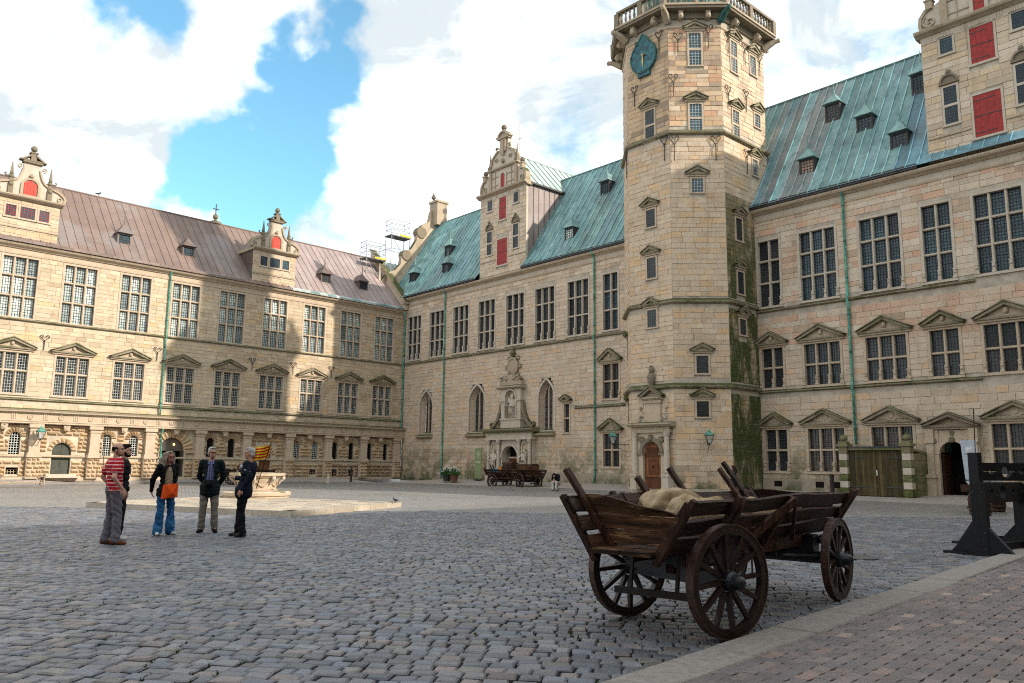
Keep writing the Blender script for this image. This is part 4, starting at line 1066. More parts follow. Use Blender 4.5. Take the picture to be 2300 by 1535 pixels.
for uc, nx in ((35.02, 2), (37.82, 3), (41.06, 3), (43.72, 2), (46.34, 3), (49.6, 3), (52.4, 2)):
    g = 'glassD' if uc < 36 else 'glassB'
    window(B, uc, 10.26, 1.94 if nx == 3 else 1.26, 3.68, nx, UP3, g, 'lead', (4, 7), mat='trimpale', knobs=True)
    window(B, uc, 5.78, 1.92 if nx == 3 else 1.24, 2.14, nx, (.5, .5), 'glassD', 'lead', (4, 6), mat='trimclean', knobs=True)
    pediment(B, uc, 8.12, 2.55 if nx == 3 else 1.85, .74 if nx == 3 else .66, 'head')
for uc, nx, gl in ((35.07, 2, 'glassD'), (37.83, 3, 'glassW'), (41.1, 3, 'glassW'), (46.35, 3, 'glassD'), (49.6, 3, 'glassD')):
    window(B, uc, 1.36, 1.92 if nx == 3 else 1.25, 2.16, nx, (.5, .5), gl, 'lead', (4, 6), mat='trimclean', knobs=True)
    pediment(B, uc, 3.72, 2.60 if nx == 3 else 1.9, .74 if nx == 3 else .68, 'relief')
window(B, 23.55, 5.83, 1.34, 2.22, 2, (.5, .5), 'glassD', 'lead', (4, 6), mat='trimclean', knobs=True); pediment(B, 23.55, 8.22, 1.95, .80, 'head')
window(B, 23.55, 1.48, 1.34, 2.08, 2, (.5, .5), 'glassD', 'lead', (4, 6), mat='trimclean'); pediment(B, 23.55, 3.75, 1.95, .72, 'relief')
window(B, 19.6, 3.72, .50, 1.92, 1, (.5, .5), 'glassD', 'lead', (3, 6), mat='trimclean', frame=.10); pediment(B, 19.6, 5.82, .98, .42, 'small')
# doorway on the right, chapel portal, chapel windows: openings kept free of stones
DOOR2 = (43.22, 44.33, .38, 2.78)
B.hole(DOOR2[0], DOOR2[1], .2, DOOR2[3] + .05)
CH = [(3.45, 4.00, 7.58, .92), (10.05, 3.98, 7.64, 1.0), (17.62, 3.92, 7.55, .82)]
for uc, z0, z1, hw in CH:
    B.hole(uc - hw, uc + hw, z0, z0 + (z1 - z0) * .62)
    for k in range(6):
        f0 = .62 + .38 * k / 6; f1 = .62 + .38 * (k + 1) / 6; ww = hw * math.sqrt(max(0, 1 - ((f0 - .62) / .40) ** 1.7)); B.hole(uc - ww, uc + ww, z0 + (z1 - z0) * f0, z0 + (z1 - z0) * f1)
PORT = (13.42, 15.10, .36, 2.84); B.hole(PORT[0], PORT[1], .2, PORT[3])
wall_core(B, BU0, BU1, .1, 15.45, B.holes, 'mortar')
rects = []
holesB = B.holes + [(11.9, 16.6, .2, 4.0), (12.9, 15.7, 4.0, 7.4), (42.75, 45.0, .2, 3.9)]
kk = [(0, 60, 9.90, 10.08), (34, 60, 5.46, 5.64)]
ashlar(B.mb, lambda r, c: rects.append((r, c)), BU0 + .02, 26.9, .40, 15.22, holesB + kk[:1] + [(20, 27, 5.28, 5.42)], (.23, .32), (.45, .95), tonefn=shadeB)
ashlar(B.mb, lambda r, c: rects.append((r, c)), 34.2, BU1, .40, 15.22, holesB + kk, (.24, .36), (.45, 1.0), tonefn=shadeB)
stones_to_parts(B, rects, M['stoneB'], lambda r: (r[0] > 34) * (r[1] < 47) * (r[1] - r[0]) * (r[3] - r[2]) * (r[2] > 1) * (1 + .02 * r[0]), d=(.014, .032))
P1 = [(0, 0), (.08, .03), (.16, .07), (.16, .12), (.0, .19)]
for a, b in ((BU0, 27.2), (34.2, 45.2), (48.0, BU1)): string_course(B, a, b, 9.90, P1)
for a, b in ((34.2, 45.2), ): string_course(B, a, b, 5.46, P1)
string_course(B, 20.4, 27.2, 5.27, P1)
string_course(B, BU0, BU1, 15.06, [(0, 0), (.05, 0), (.08, .08), (.08, .13), (0, .15)], 'moulding', 'trimclean', 2.1)
fz = B.mb(); fz.box(BU0, BU1, -.4, .03, 15.21, 15.50); fz.build('frieze', M['trimpale'], B.o)
string_course(B, BU0, BU1, 15.48, [(-.3, 0), (.10, 0), (.18, .06), (.34, .12), (.40, .20), (.40, .27), (-.3, .30)], 'cornice', 'trimclean', 2.1)
a = BU0
while a < BU1 - .5:
    if not (10.0 < a + .45 < 15.5 or 43.6 < a + .45 < 48.9):
        m = B.mb(); m.extx([(.24, 0), (.48, 0), (.50, .22), (.24, .34)], .006, .894); m.build('gutter', M['gutter'], B.o, (a, 0, 15.77))
    a += .9
def toneB(u):
    t = random.gauss(1, .15)
    if 34 < u < 37.5 and random.random() < .8: return (t * 1.1, t * .72, t * .72)
    if u > 42.2: return (t * .85, t * .92, t * 1.12)
    return (t, t * random.uniform(.95, 1.05), t * random.uniform(.95, 1.08))
RE = (.32, 15.98, -5.0, 24.17)
roof_slope(B, -2.3, 10.1, *RE, .52, 'copB', tone=toneB, sh=.07, seamk=2.0)  # sunlight on the seams is put into their lighter tone
roof_slope(B, 10.1, 15.4, -3.5, 21.8, -5.0, 24.17, .53, 'copB', tone=toneB)
roof_slope(B, 15.4, 43.8, *RE, .56, 'copB', tone=toneB, sh=.07, seamk=2.0)
roof_slope(B, 43.8, BU1, *RE, .56, 'copB', tone=toneB, seamk=2.0)
rb = B.mb(); rb.add([(-2.3, -5, 24.16), (BU1, -5, 24.16), (BU1, -10.3, 15.9), (-2.3, -10.3, 15.9)], [(0, 1, 2, 3)], (1, 1, 1)); rb.box(-2.3, BU1, -10.2, -9.8, 0, 15.9, (1, 1, 1)); rb.build('rear_roof', M['copB'], B.o)
rd = B.mb(); rd.tube([(-2.3, -5, 24.20), (BU1, -5, 24.20)], .07, 8, (.8, .8, .8)); rd.build('ridge_roll', M['copB'], B.o)
wl = B.mb(); wl.box(-6.5, -.02, -.5, 0, 12.0, 15.6); wl.box(BU1 - .3, BU1, -10, 0, 0, 15.9); wl.build('wall_end', M['trimclean'], B.o)
for u, z, w, gl, tn in ((-.05, 17.35, -.62, 'glassD', 1), (4.75, 17.35, -.62, 'glassB', 1), (19.2, 17.35, -.62, 'glassA', 1), (37.15, 17.35, -.62, 'pink', 1), (42.05, 17.35, -.62, 'glassB', 1),
                    (3.35, 19.4, -1.9, 'glassB', 1), (39.85, 19.35, -1.9, 'glassB', 1), (20.6, 21.0, -2.9, 'glassB', 1), (37.65, 21.15, -2.95, 'glassD', 1), (42.4, 21.2, -2.95, 'glassB', 1)):
    if gl == 'pink': M['pink'] = m_plain('bare_panel', (.42, .28, .20), .8, .3, .3, 6)
    small_dormer(B, u, z, w, .68, .92, 'gutter', 'copB', gl, (1.25, 1.25, 1.2), .8, 2.4)
for pts in ([(5.85, .45, 15.85), (5.85, .13, 15.3), (5.86, .13, 10.2), (5.87, .24, 10.0), (5.88, .13, 9.7), (5.9, .13, 1.2), (5.93, .18, .45)], [(22.24, .45, 15.85), (22.24, .13, 15.3), (22.24, .13, 10.2), (22.24, .24, 10.0), (22.24, .13, 9.7), (22.23, .13, 1.0), (22.20, .18, .45)],
            [(39.37, .45, 15.85), (39.37, .13, 15.4), (39.37, .13, 10.2), (39.37, .24, 10.0), (39.37, .13, 9.7), (39.38, .13, 5.7), (39.38, .24, 5.55), (39.38, .13, 5.3), (39.39, .13, 2.7)],
            [(.62, .50, 14.5), (.35, .30, 14.1), (.15, .16, 13.7), (.15, .14, 10.2), (.15, .24, 10.0), (.15, .14, 9.7), (.13, .14, 5.0), (.10, .16, 1.6), (-.02, .25, .9), (-.1, .55, .48)]):
    pipe(B, pts, .06)

# ---- tall scrolled gable fronts (one between chapel windows and tower, one at the far right)
def gable_B(uc, first):
    W = 2.63; z1 = 22.35
    g = B.mb(); g.box(-W, W, -4.6, 0, 15.9, z1); o = g.build('gable', M['mortar'], B.o, (uc, 0, 0))
    sub = Wing(o, -1, None, None, None)
    ops = [(-.58, .58, 16.62, 18.66, 'sh'), (-.40 if first else -.5, .40 if first else .5, 20.2, 21.98, 'sh'), (-1.80, -1.25, 21.2, 22.02, 'w1'), (1.25, 1.80, 21.2, 22.02, 'w1'), (-1.80, -1.23, 17.65, 19.5, 'w2'), (1.23, 1.80, 17.65, 19.5, 'w2')]
    rs = []
    ashlar(B.mb, lambda r, c: rs.append((r, c)), -W, W, 15.95, z1 - .35, [(a - .11, b + .11, c - .12, d + .12) for a, b, c, d, k in ops], (.28, .36), (.45, .95), tonefn=lambda u, z: tone_pick([((1.12, 1.12, 1.05), 20), ((1.2, 1.2, 1.18), 10), ((1.02, .98, .85), 14), ((1.1, .98, .72), 8), ((.85, .80, .70), 8)]))
    stones_to_parts(sub, rs, M['stoneB'], lambda r: (r[1] - r[0]), d=(.02, .04))
    for a, b, c, d, k in ops:
        f = B.mb(); f.box(a - .10, a, -.02, .05, c - .1, d + .1); f.box(b, b + .10, -.02, .05, c - .1, d + .1); f.box(a, b, -.02, .05, d, d + .1); f.box(a - .14, b + .14, -.02, .09, c - .11, c)
        if k == 'w2': f.box(a, b, .0, .045, (c + d) / 2 - .06, (c + d) / 2 + .06)
        f.build('opening_frame', M['trimpale'], o)
        if k == 'sh':
            n = 4
            for q in range(n): s = B.mb(); x0, x1 = a + (b - a) * q / n, a + (b - a) * (q + 1) / n; s.box(x0 + .004, x1 - .004, .0, .022 + .003 * (q % 2), c, d); s.build('shutter_board', M['red'], o)
            h = B.mb()
            for z in (c + .22, (c + d) / 2, d - .25): h.box(a + .02, b - .02 if z == (c + d) / 2 else b - .25, .024, .036, z - .018, z + .018)
            h.build('hinge', M['lead'], o)
        else:
            p = B.mb(); p.box(a, b, .0, .012, c, d); p.build('pane', M['glassB' if not first else 'glassD'], o)
            l = B.mb()
            for q in range(0, 5): x = a + (b - a) * q / 4; l.box(x - .01, x + .01, .012, .026, c, d)
            m_ = 6 if k == 'w1' else 13
            for q in range(0, m_): z = c + (d - c) * q / (m_ - 1); l.box(a, b, .012, .024, z - .009, z + .009)
            l.build('glazing_bars', M['lead'], o)
    for s in (-1, 1):
        c = B.mb(); x = s * 1.52; c.strip(arc(x, 19.72, .38, 180, 0, 10), .0, .14, .09); c.ext([(x - .36, 19.72)] + arc(x, 19.72, .34, 180, 0, 8)[1:-1] + [(x + .36, 19.72)], 0, .05); c.box(x - .45, x + .45, 0, .12, 19.64, 19.72); c.ball((x, .10, 20.22), .12, 10, 7); c.build('window_hood', M['trimdark'], o)
    fr = B.mb(); fr.box(-W - .02, W + .02, -.3, .05, z1 - .35, z1)
    for q in range(7): x = -2.3 + q * 4.6 / 6; [fr.box(x + t - .03, x + t + .03, .05, .075, z1 - .27, z1 - .07) for t in (-.12, 0, .12)]
    fr.build('frieze', M['trimpale'], o)
    cn = B.mb(); cn.extx([(-.4, 0), (.10, 0), (.22, .08), (.34, .13), (.38, .22), (.38, .28), (-.4, .34)], -W - .22, W + .22); cn.build('cornice', M['trim'], o, (0, 0, z1))
    b = B.mb(); b.extx([(0, 0), (.05, 0), (.05, .07), (0, .07)], -W, -.72); b.extx([(0, 0), (.05, 0), (.05, .07), (0, .07)], .72, W); b.build('moulding', M['trim'], o, (0, .03, 17.1))
    # second stage with scrolls
    z0 = z1 + .32
    half = [(2.55, 0), (2.62, .30), (2.58, .70), (2.35, 1.02), (2.02, 1.15), (1.72, 1.30), (1.62, 1.62), (1.52, 1.70), (1.52, 1.98)]
    half2 = [(1.45, 1.98), (1.42, 2.30), (1.22, 2.75), (.88, 3.05), (.60, 3.20), (.52, 3.55), (.50, 4.10)]
    hp = half + half2
    s = B.mb(); s.ext([(x, z0 + z) for x, z in hp] + [(-x, z0 + z) for x, z in hp[::-1]], -.35, 0); s.build('scroll_wall', M['trimpale'], o)
    e = B.mb()
    for sg in (-1, 1):
        e.strip([(sg * x, z0 + z) for x, z in half[:5]], -.36, .12, .15); e.strip([(sg * x, z0 + z) for x, z in half2[:5]], -.36, .12, .13)
        e.strip([(sg * x, z) for x, z in spiral(2.18, z0 + .42, .34, .03, 60, -480, 28)], -.02, .09, .06); e.strip([(sg * x, z) for x, z in spiral(.72, z0 + 3.42, .16, .03, -90, 300, 16)], -.02, .12, .06)
        e.strip([(sg * x, z) for x, z in spiral(.85, z0 + 2.45, .22, .03, 200, -160, 18)], -.02, .08, .05)
    e.build('scroll', M['trim'], o)
    pl = B.mb()
    for sg in (-1, 1):
        pl.box(sg * 1.5 - .15, sg * 1.5 + .15, -.02, .12, z0, z0 + 1.62); pl.box(sg * .95 - .02, sg * .95 + .02, 0, .06, z0 + .1, z0 + 1.6); pl.box(sg * 2.15 - .16, sg * 2.15 + .16, -.2, .16, z0 + 1.05, z0 + 1.45); pl.box(sg * 2.15 - .2, sg * 2.15 + .2, -.24, .2, z0 + 1.45, z0 + 1.53)
    pl.box(-1.45, 1.45, 0, .05, z0 + .42, z0 + .48); pl.box(-1.45, 1.45, 0, .05, z0 + 1.1, z0 + 1.16)
    pl.extx([(-.3, 0), (.12, 0), (.2, .08), (.2, .18), (-.3, .24)], -1.75, 1.75); pl.v[-12:] = [(x, y, z + z0 + 1.66) for x, y, z in pl.v[-12:]] if False else pl.v[-12:]
    pl.v = [(x, y, z + (z0 + 1.66 if -.01 <= z <= .25 else 0)) for x, y, z in pl.v]
    pl.build('gable_order', M['trim'], o)
    for sg in (-1, 1):
        f = B.mb(); f.ball((sg * 2.15, -.02, z0 + 1.75), .2, 10, 7); f.build('ball_finial', M['trimdark'], o, smooth=True)
        f = B.mb(); f.box(sg * 1.55 - .16, sg * 1.55 + .16, -.16, .16, z0 + 1.9, z0 + 2.1); f.lathe([(.13, 2.1), (.17, 2.18), (.11, 2.28), (.02, 3.35)], 4, (sg * 1.55, 0, z0)); f.build('obelisk', M['trimdark'], o)
    n = B.mb(); n.strip([(-.32, z0 + .1), (-.32, z0 + 1.05)] + arc(0, z0 + 1.05, .32, 180, 0, 10) + [(.32, z0 + 1.05), (.32, z0 + .1)], 0, .10, .16); n.build('niche', M['trimpale'], o)
    sh = B.mb(); sh.box(-.22, .22, .01, .05, z0 + .12, z0 + 1.2); sh.build('shutter', M['red'], o)
    t = B.mb(); t.box(-.34, .34, -.1, .14, z0 + 3.0, z0 + 4.05); t.box(-.12, .12, .1, .2, z0 + 2.7, z0 + 3.9); t.ball((0, .12, z0 + 2.25), .17, 10, 7); t.box(-.62, .62, -.32, .22, z0 + 4.05, z0 + 4.18)
    t.strip(arc(0, z0 + 4.12, .52, 170, 10, 10), -.32, .22, .14); t.ext([(-.5, z0 + 4.15)] + arc(0, z0 + 4.15, .48, 165, 15, 8) + [(.5, z0 + 4.15)], -.25, .1); t.box(-.75, -.50, -.3, .2, z0 + 4.18, z0 + 4.30); t.box(.50, .75, -.3, .2, z0 + 4.18, z0 + 4.30); t.box(-.13, .13, -.15, .15, z0 + 4.6, z0 + 4.78); t.build('crest', M['trim'], o)
    f = B.mb(); f.ball((0, 0, z0 + 5.0), .23, 12, 8); f.build('ball_finial', M['trimdark'], o, smooth=True)
    # cross roof and copper cheeks
    zr = 25.75
    for s in (-1, 1):
        n = 13
        for i in range(n):
            r = B.mb(); w0 = -.34 - i * .72; t = random.gauss(1, .05)
            r.add([(s * (W + .18), w0, z1 + .22), (s * (W + .18), w0 - .72, z1 + .22), (0, w0 - .72, zr), (0, w0, zr)], [(0, 1, 2, 3)], (t, t, t)); r.bar((s * (W + .18), w0, z1 + .24), (0, w0, zr + .02), .05, .05, (s * .75, 0, .65), (.3, .35, .35)); r.build('cross_roof_sheet', M['copB2'], o)
        n = 8
        for i in range(n):
            r = B.mb(); w0 = -.16 - i * .56; t = random.gauss(1, .05); r.box(s * (W + .01) - .015, s * (W + .01) + .015, w0 - .55, w0, 15.9, z1 + .2, (t, t, t)); r.box(s * (W + .03) - .025, s * (W + .03) + .025, w0 - .575, w0 - .535, 15.9, z1 + .2, (.25, .25, .28)); r.build('cheek_sheet', M['copA2'], o)
        r = B.mb(); r.box(s * (W + .005) - .02, s * (W + .005) + .02, -.16, .02, 15.9, z1); r.build('quoin', M['trimpale'], o)
        r = B.mb(); r.box(s * (W + .20) - .05, s * (W + .20) + .05, -5.4, -.3, z1 + .10, z1 + .24); r.build('gutter', M['gutter'], o)
    rr = B.mb(); rr.tube([(0, -.3, zr + .03), (0, -9.6, zr + .03)], .06, 6, (1, 1, 1)); rr.build('ridge_roll', M['copB2'], o)
    return o
gable_B(12.75, True); gable_B(46.28, False)

# ---- west gable end of the roof, with its scrolled parapet
ge = B.mb(); ge.extx([(.4, 15.9), (.4, 16.6), (-4.9, 24.9), (-5.2, 24.9), (-10.5, 16.6), (-10.5, 15.9), (-10.0, 12), (0, 12)], -2.75, -2.3); G = ge.build('end_gable', M['trimclean'], B.o)
def yzarc(cy, cz, r, a0, a1, n): return [(cy + r * math.cos(RAD(a0 + (a1 - a0) * i / n)), cz + r * math.sin(RAD(a0 + (a1 - a0) * i / n))) for i in range(n + 1)]
sc = B.mb()
prof = [(.9, 16.6), (1.0, 17.8), (.6, 18.4), (.2, 18.7), (-.3, 18.9), (-.9, 19.6), (-1.0, 20.4), (-1.6, 21.0), (-2.0, 21.2), (-2.6, 22.2), (-2.7, 23.2), (-3.2, 23.8), (-4.0, 24.3), (-4.2, 25.4), (-5.2, 25.4), (-5.2, 20), (-.5, 16.6)]
sc.extx(prof, -2.8, -2.35); sc.build('scrolled_parapet', M['trim'], G)
for cy, cz, r in ((.2, 18.0, .55), (-1.5, 20.5, .5), (-3.1, 23.0, .55)):
    m = B.mb(); p = yzarc(cy, cz, r, 0, 360, 12)[:-1]; m.extx(p, -2.95, -2.25); m.build('volute', M['trimdark'], G)
ch = B.mb(); ch.box(-2.9, -1.7, -5.6, -4.4, 24.0, 26.2); ch.box(-3.0, -1.6, -5.7, -4.3, 26.2, 26.4); ch.build('chimney', M['trim'], G)
ch = B.mb(); ch.lathe([(.1, 0), (.06, .2), (.22, .35), (.24, .5), (.1, .66), (.02, 1.1)], 10, (-2.6, -4.6, 26.4)); ch.build('finial', M['trimdark'], G)
ob = B.mb(); ob.box(-2.8, -2.3, .9, 1.5, 16.4, 16.7); ob.lathe([(.2, 0), (.26, .15), (.16, .3), (.03, 2.6)], 4, (-2.55, 1.2, 16.7)); ob.build('obelisk', M['trimpale'], G)
# small round stair turret standing behind the chapel gable
tt = B.mb(); tt.lathe([(1.25, 20), (1.25, 24.3), (1.45, 24.5), (1.45, 24.75), (1.2, 24.9), (1.1, 25.5), (.7, 26.3), (.35, 26.9), (.3, 27.3)], 16, (5.2, -8.6, 0)); TT = tt.build('stair_turret', M['trimdark'], B.o)
tt = B.mb(); tt.lathe([(.36, 27.3), (.62, 27.5), (.65, 28.0), (.4, 28.5), (.1, 28.9), (.05, 29.4)], 14, (5.2, -8.6, 0)); tt.build('cap', M['verddark'], TT)
tt = B.mb(); tt.ball((5.2, -8.6, 29.6), .28, 10, 7); tt.tube([(5.2, -8.6, 29.6), (5.2, -8.6, 33.0)], .03, 6); tt.box(4.95, 5.45, -8.62, -8.58, 31.6, 31.65); tt.build('weather_rod', m_plain('gilt_ball', (.42, .27, .06), .5, .4), TT)

# ---- chapel windows
for uc, z0, z1, hw in CH:
    zs = z0 + (z1 - z0) * .60; H = z1 - zs
    def apx(hw_, ztop, n=8):
        pts = []
        for i in range(n + 1):
            t = i / n; pts.append((hw_ * (1 - t ** 1.9) if i < n else 0, zs + (ztop - zs) * (t ** .80)))
        return pts
    R_ = apx(hw, z1); outline = [(hw, z0)] + R_ + [(-x, z) for x, z in R_[::-1][1:]] + [(-hw, z0)]
    f = B.mb(); f.strip([(x * 1.02, z) for x, z in outline], -.03, .05, .16); O_ = f.build('pointed_window', M['trimpale'], B.o, (uc, 0, 0))
    # splayed reveal
    inn = [(x * .80, z0 + (z - z0) * .965) for x, z in outline]; rv = B.mb(); n = len(outline)
    rv.add([(x, 0, z) for x, z in outline] + [(x, -.55, z) for x, z in inn], [(i, i + 1, i + 1 + n, i + n) for i in range(n - 1)]); rv.build('reveal', M['trimclean'], O_)
    gl = B.mb(); gl.add([(x, -.56, z) for x, z in inn], [tuple(range(n))]); gl.build('glass', M['glassD'], O_)
    tr = B.mb(); iw = hw * .80
    for s in (-1, 1):
        tr.box(s * iw / 3 - .05, s * iw / 3 + .05, -.56, -.44, z0, zs + H * .42)
        tr.strip([(s * iw / 3, zs + H * .40), (s * iw / 3 * .7, zs + H * .62), (0, zs + H * .84)], -.56, -.45, .08); tr.strip([(s * iw / 3, zs + H * .40), (s * iw / 3 * 1.5, zs + H * .62), (s * iw / 3 * 1.7, zs + H * .7)], -.56, -.45, .08)
        tr.strip([(s * iw * .98, zs + H * .15), (s * iw * .85, zs + H * .38), (s * iw * .66, zs + H * .55)], -.56, -.45, .07)
    tr.build('tracery', M['trimclean'], O_)
    bars = B.mb()
    for q in range(1, 6): z = z0 + (zs - z0) * q / 5.2; bars.box(-iw, iw, -.545, -.52, z - .015, z + .015)
    bars.build('saddle_bar', M['iron'], O_)
    sl = B.mb(); sl.extx([(-.5, .1), (0, -.10), (.30, -.22), (.30, -.34), (.0, -.52)], -hw - .1, hw + .1); sl.build('sloped_sill', m_stone('mossy_sill', (.32, .27, .18), False, 1.6, .6) if 'msill' not in M else M['msill'], O_, (0, 0, z0 + .02))

# ---- chapel portal
PU = 14.25
p = B.mb(); p.box(-2.34, 2.34, 0, .30, .3, 3.05); p.box(-.85, .85, .301, .302, .3, 2.0)
PO = B.mb().box(-2.36, -.86, 0, .32, .3, 3.30).box(.86, 2.36, 0, .32, .3, 3.30).build('chapel_portal', M['trimpale'], B.o, (PU, 0, 0))
m = B.mb(); aa = arc(0, 2.02, .84, 180, 0, 14); m.ext([(-.86, 3.30)] + [(-.86, 2.02)] + aa[1:-1] + [(.86, 2.02), (.86, 3.30)], 0, .34); m.strip(arc(0, 2.02, .92, 180, 0, 14), .3, .42, .14); m.build('portal_arch', M['trimpale'], PO)
m = B.mb(); m.box(-2.50, 2.50, 0, .62, 3.30, 3.42); m.box(-2.40, 2.40, 0, .50, 3.42, 3.82); m.build('entablature', M['trimpale'], PO)
m = B.mb(); m.extx([(0, 0), (.6, 0), (.74, .08), (.80, .16), (.80, .24), (0, .34)], -2.70, 2.70)
for q in range(30): m.box(-2.6 + q * .178, -2.52 + q * .178, .55, .66, -.06, -.001)
m.build('cornice', m_stone('mossy_cornice', (.22, .2, .13), False, 1.8, .6), PO, (0, 0, 3.84))
for x in (-2.20, -1.10, 1.10, 2.20):
    m = B.mb(); m.box(x - .16, x + .16, .3, .68, .35, .72); m.lathe([(.15, .72), (.17, .76), (.13, .82), (.135, 1.4), (.115, 2.95), (.14, 3.0), (.12, 3.03)], 12, (x, .48, 0)); m.lathe([(.12, 3.03), (.19, 3.20), (.2, 3.30)], 8, (x, .48, 0)); m.build('column', M['trimpale'], PO)
def statue(mb, x, y, z, h, arm=0):
    mb.lathe([(.16, 0), (.17, .05), (.15, .12), (.13, .35), (.17, .55), (.16, .62), (.19, .74), (.12, .82), (.06, .86), (.075, .90), (.085, .95), (.06, 1.0)], 10, (x, y, z)); mb.v[-120:] = [(x + (a - x) * h, y + (b - y) * h * .7, z + (c - z) * h) for a, b, c in mb.v[-120:]]
    mb.tube([(x - .17 * h, y, z + .74 * h), (x - .27 * h, y + .1 * h, z + .55 * h), (x - .10 * h, y + .15 * h, z + .52 * h)], .045 * h, 6); mb.tube([(x + .17 * h, y, z + .74 * h), (x + .24 * h, y + .08 * h, z + .60 * h), (x + .20 * h, y + .12 * h, z + (.95 if arm else .45) * h)], .045 * h, 6)
    for q in range(5): mb.tube([(x - .12 * h + q * .06 * h, y + .11 * h, z + .05 * h), (x - .10 * h + q * .05 * h, y + .12 * h, z + .5 * h)], .018 * h, 5)
for x, ar in ((-1.65, 0), (1.65, 1)):
    m = B.mb(); m.strip([(x - .36, .9), (x - .36, 2.75)] + arc(x, 2.75, .36, 180, 0, 8) + [(x + .36, 2.75), (x + .36, .9)], .30, .42, .10); m.box(x - .34, x + .34, .32, .60, .5, 1.0); m.build('niche', M['trimpale'], PO)
    m = B.mb(); m.ext([(x - .31, .9), (x + .31, .9), (x + .31, 2.75), (x, 3.05), (x - .31, 2.75)], .321, .326); m.build('niche_back', M['trimclean'], PO)
    m = B.mb(); statue(m, x, .48, 1.0, 1.65, ar); m.build('statue', M['trimpale'], PO, smooth=True)
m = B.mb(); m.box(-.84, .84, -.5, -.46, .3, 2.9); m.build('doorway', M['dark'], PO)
m = B.mb(); m.box(-.80, .80, -.40, -.34, .32, 1.95)
for s in (-1, 1): m.box(s * .40 - .28, s * .40 + .28, -.34, -.32, .5, 1.1); m.box(s * .40 - .28, s * .40 + .28, -.34, -.32, 1.25, 1.8)
m.build('door', M['doorwood'], PO)
m = B.mb(); m.box(-.84, .84, -.36, -.28, 1.98, 2.10); m.build('transom', M['trimclean'], PO)
# upper stage of the portal
m = B.mb(); m.box(-1.05, 1.05, 0, .34, 4.16, 4.80); m.box(-1.15, 1.15, 0, .40, 4.74, 4.84); m.box(-1.05, -.55, 0, .32, 4.84, 7.0); m.box(.55, 1.05, 0, .32, 4.84, 7.0); aa = arc(0, 6.35, .55, 180, 0, 12); m.ext([(-.55, 7.0), (-.55, 6.35)] + aa[1:-1] + [(.55, 6.35), (.55, 7.0)], 0, .32); m.strip([(-.60, 4.9), (-.60, 6.35)] + arc(0, 6.35, .60, 180, 0, 12) + [(.60, 6.35), (.60, 4.9)], .3, .42, .10); m.box(-1.12, -.58, .0, .40, 6.1, 6.22); m.box(.58, 1.12, .0, .40, 6.1, 6.22); m.build('aedicule', M['trimpale'], PO)
m = B.mb(); m.box(-.55, .55, .02, .04, 4.84, 6.9); m.build('niche_back', M['trimclean'], PO)
m = B.mb(); statue(m, .1, .26, 4.86, 1.72); m.ball((-.28, .22, 6.0), .3, 8, 8, (.7, .2, 1.3)); m.build('statue', M['trimpale'], PO, smooth=True)
m = B.mb(); m.extx([(0, 0), (.45, 0), (.58, .1), (.58, .2), (0, .26)], -1.32, 1.32); m.build('upper_cornice', M['trim'], PO, (0, 0, 7.0))
for s in (-1, 1):
    m = B.mb(); m.strip([(s * x, z) for x, z in [(2.25, 4.2), (1.95, 4.35), (1.55, 4.75), (1.25, 5.4), (1.12, 6.0)]], 0, .30, .22); m.strip([(s * x, z) for x, z in spiral(2.15, 4.42, .22, .04, -90, 330, 16)], 0, .3, .08); m.ext([(s * x, z) for x, z in [(1.06, 4.2), (2.0, 4.2), (1.5, 4.75), (1.2, 5.4), (1.06, 6.0)]], 0, .16); m.strip([(s * x, z) for x, z in spiral(1.42, 4.55, .22, .03, 0, 420, 16)], .16, .24, .05); m.build('scroll', M['trimdark'], PO)
m = B.mb(); m.ext([(-1.2, 7.26), (-1.1, 7.55), (-.8, 7.85), (-.5, 8.0), (.5, 8.0), (.8, 7.85), (1.1, 7.55), (1.2, 7.26)], 0, .42)
for s in (-1, 1): m.strip([(s * x, z) for x, z in spiral(.85, 7.72, .24, .04, 180, -180, 14)], .3, .5, .08); m.ball((s * .4, .35, 7.75), .2, 8, 6)
m.build('crown_scroll', M['trim'], PO)
m = B.mb(); m.lathe([(.62, 0), (.62, .12), (.48, .16), (.44, .10), (.3, .12), (.001, .14)], 18); m.v = [(x * .92, .1 + z, 8.65 + y * 1.15) for x, y, z in m.v]; [m.ball((.74 * math.cos(RAD(q)), .1, 8.65 + .86 * math.sin(RAD(q))), .15, 7, 5) for q in range(0, 360, 45)]; m.build('medallion', M['trim'], PO)
m = B.mb(); m.lathe([(.22, 9.4), (.12, 9.5), (.26, 9.62), (.2, 9.72), (.07, 9.80), (.14, 9.95), (.03, 10.2)], 10, (0, .18, 0)); m.build('finial', M['trimdark'], PO)

# ---- pedimented doorway on the right
DU = 43.80
DP = B.mb().box(-1.12, -.58, 0, .22, .35, 3.30).box(.58, 1.12, 0, .22, .35, 3.30).build('pedimented_doorway', M['trimclean'], B.o, (DU, 0, 0))
m = B.mb(); aa = arc(0, 2.22, .56, 180, 0, 12); m.ext([(-.58, 3.30), (-.58, 2.22)] + aa[1:-1] + [(.58, 2.22), (.58, 3.30)], 0, .16); m.strip(arc(0, 2.22, .66, 180, 0, 12), .1, .24, .2); m.build('arch', M['trimclean'], DP)
for s in (-1, 1):
    m = B.mb(); x = s * .92; m.box(x - .20, x + .20, .2, .40, .35, 1.15); m.box(x - .24, x + .24, .2, .46, 1.15, 1.30); m.box(x - .15, x + .15, .2, .32, 1.30, 2.72); m.box(x - .20, x + .20, .2, .38, 2.72, 2.92); m.box(x - .18, x + .18, .2, .34, 2.92, 3.35); m.build('pilaster', M['trimclean'], DP)
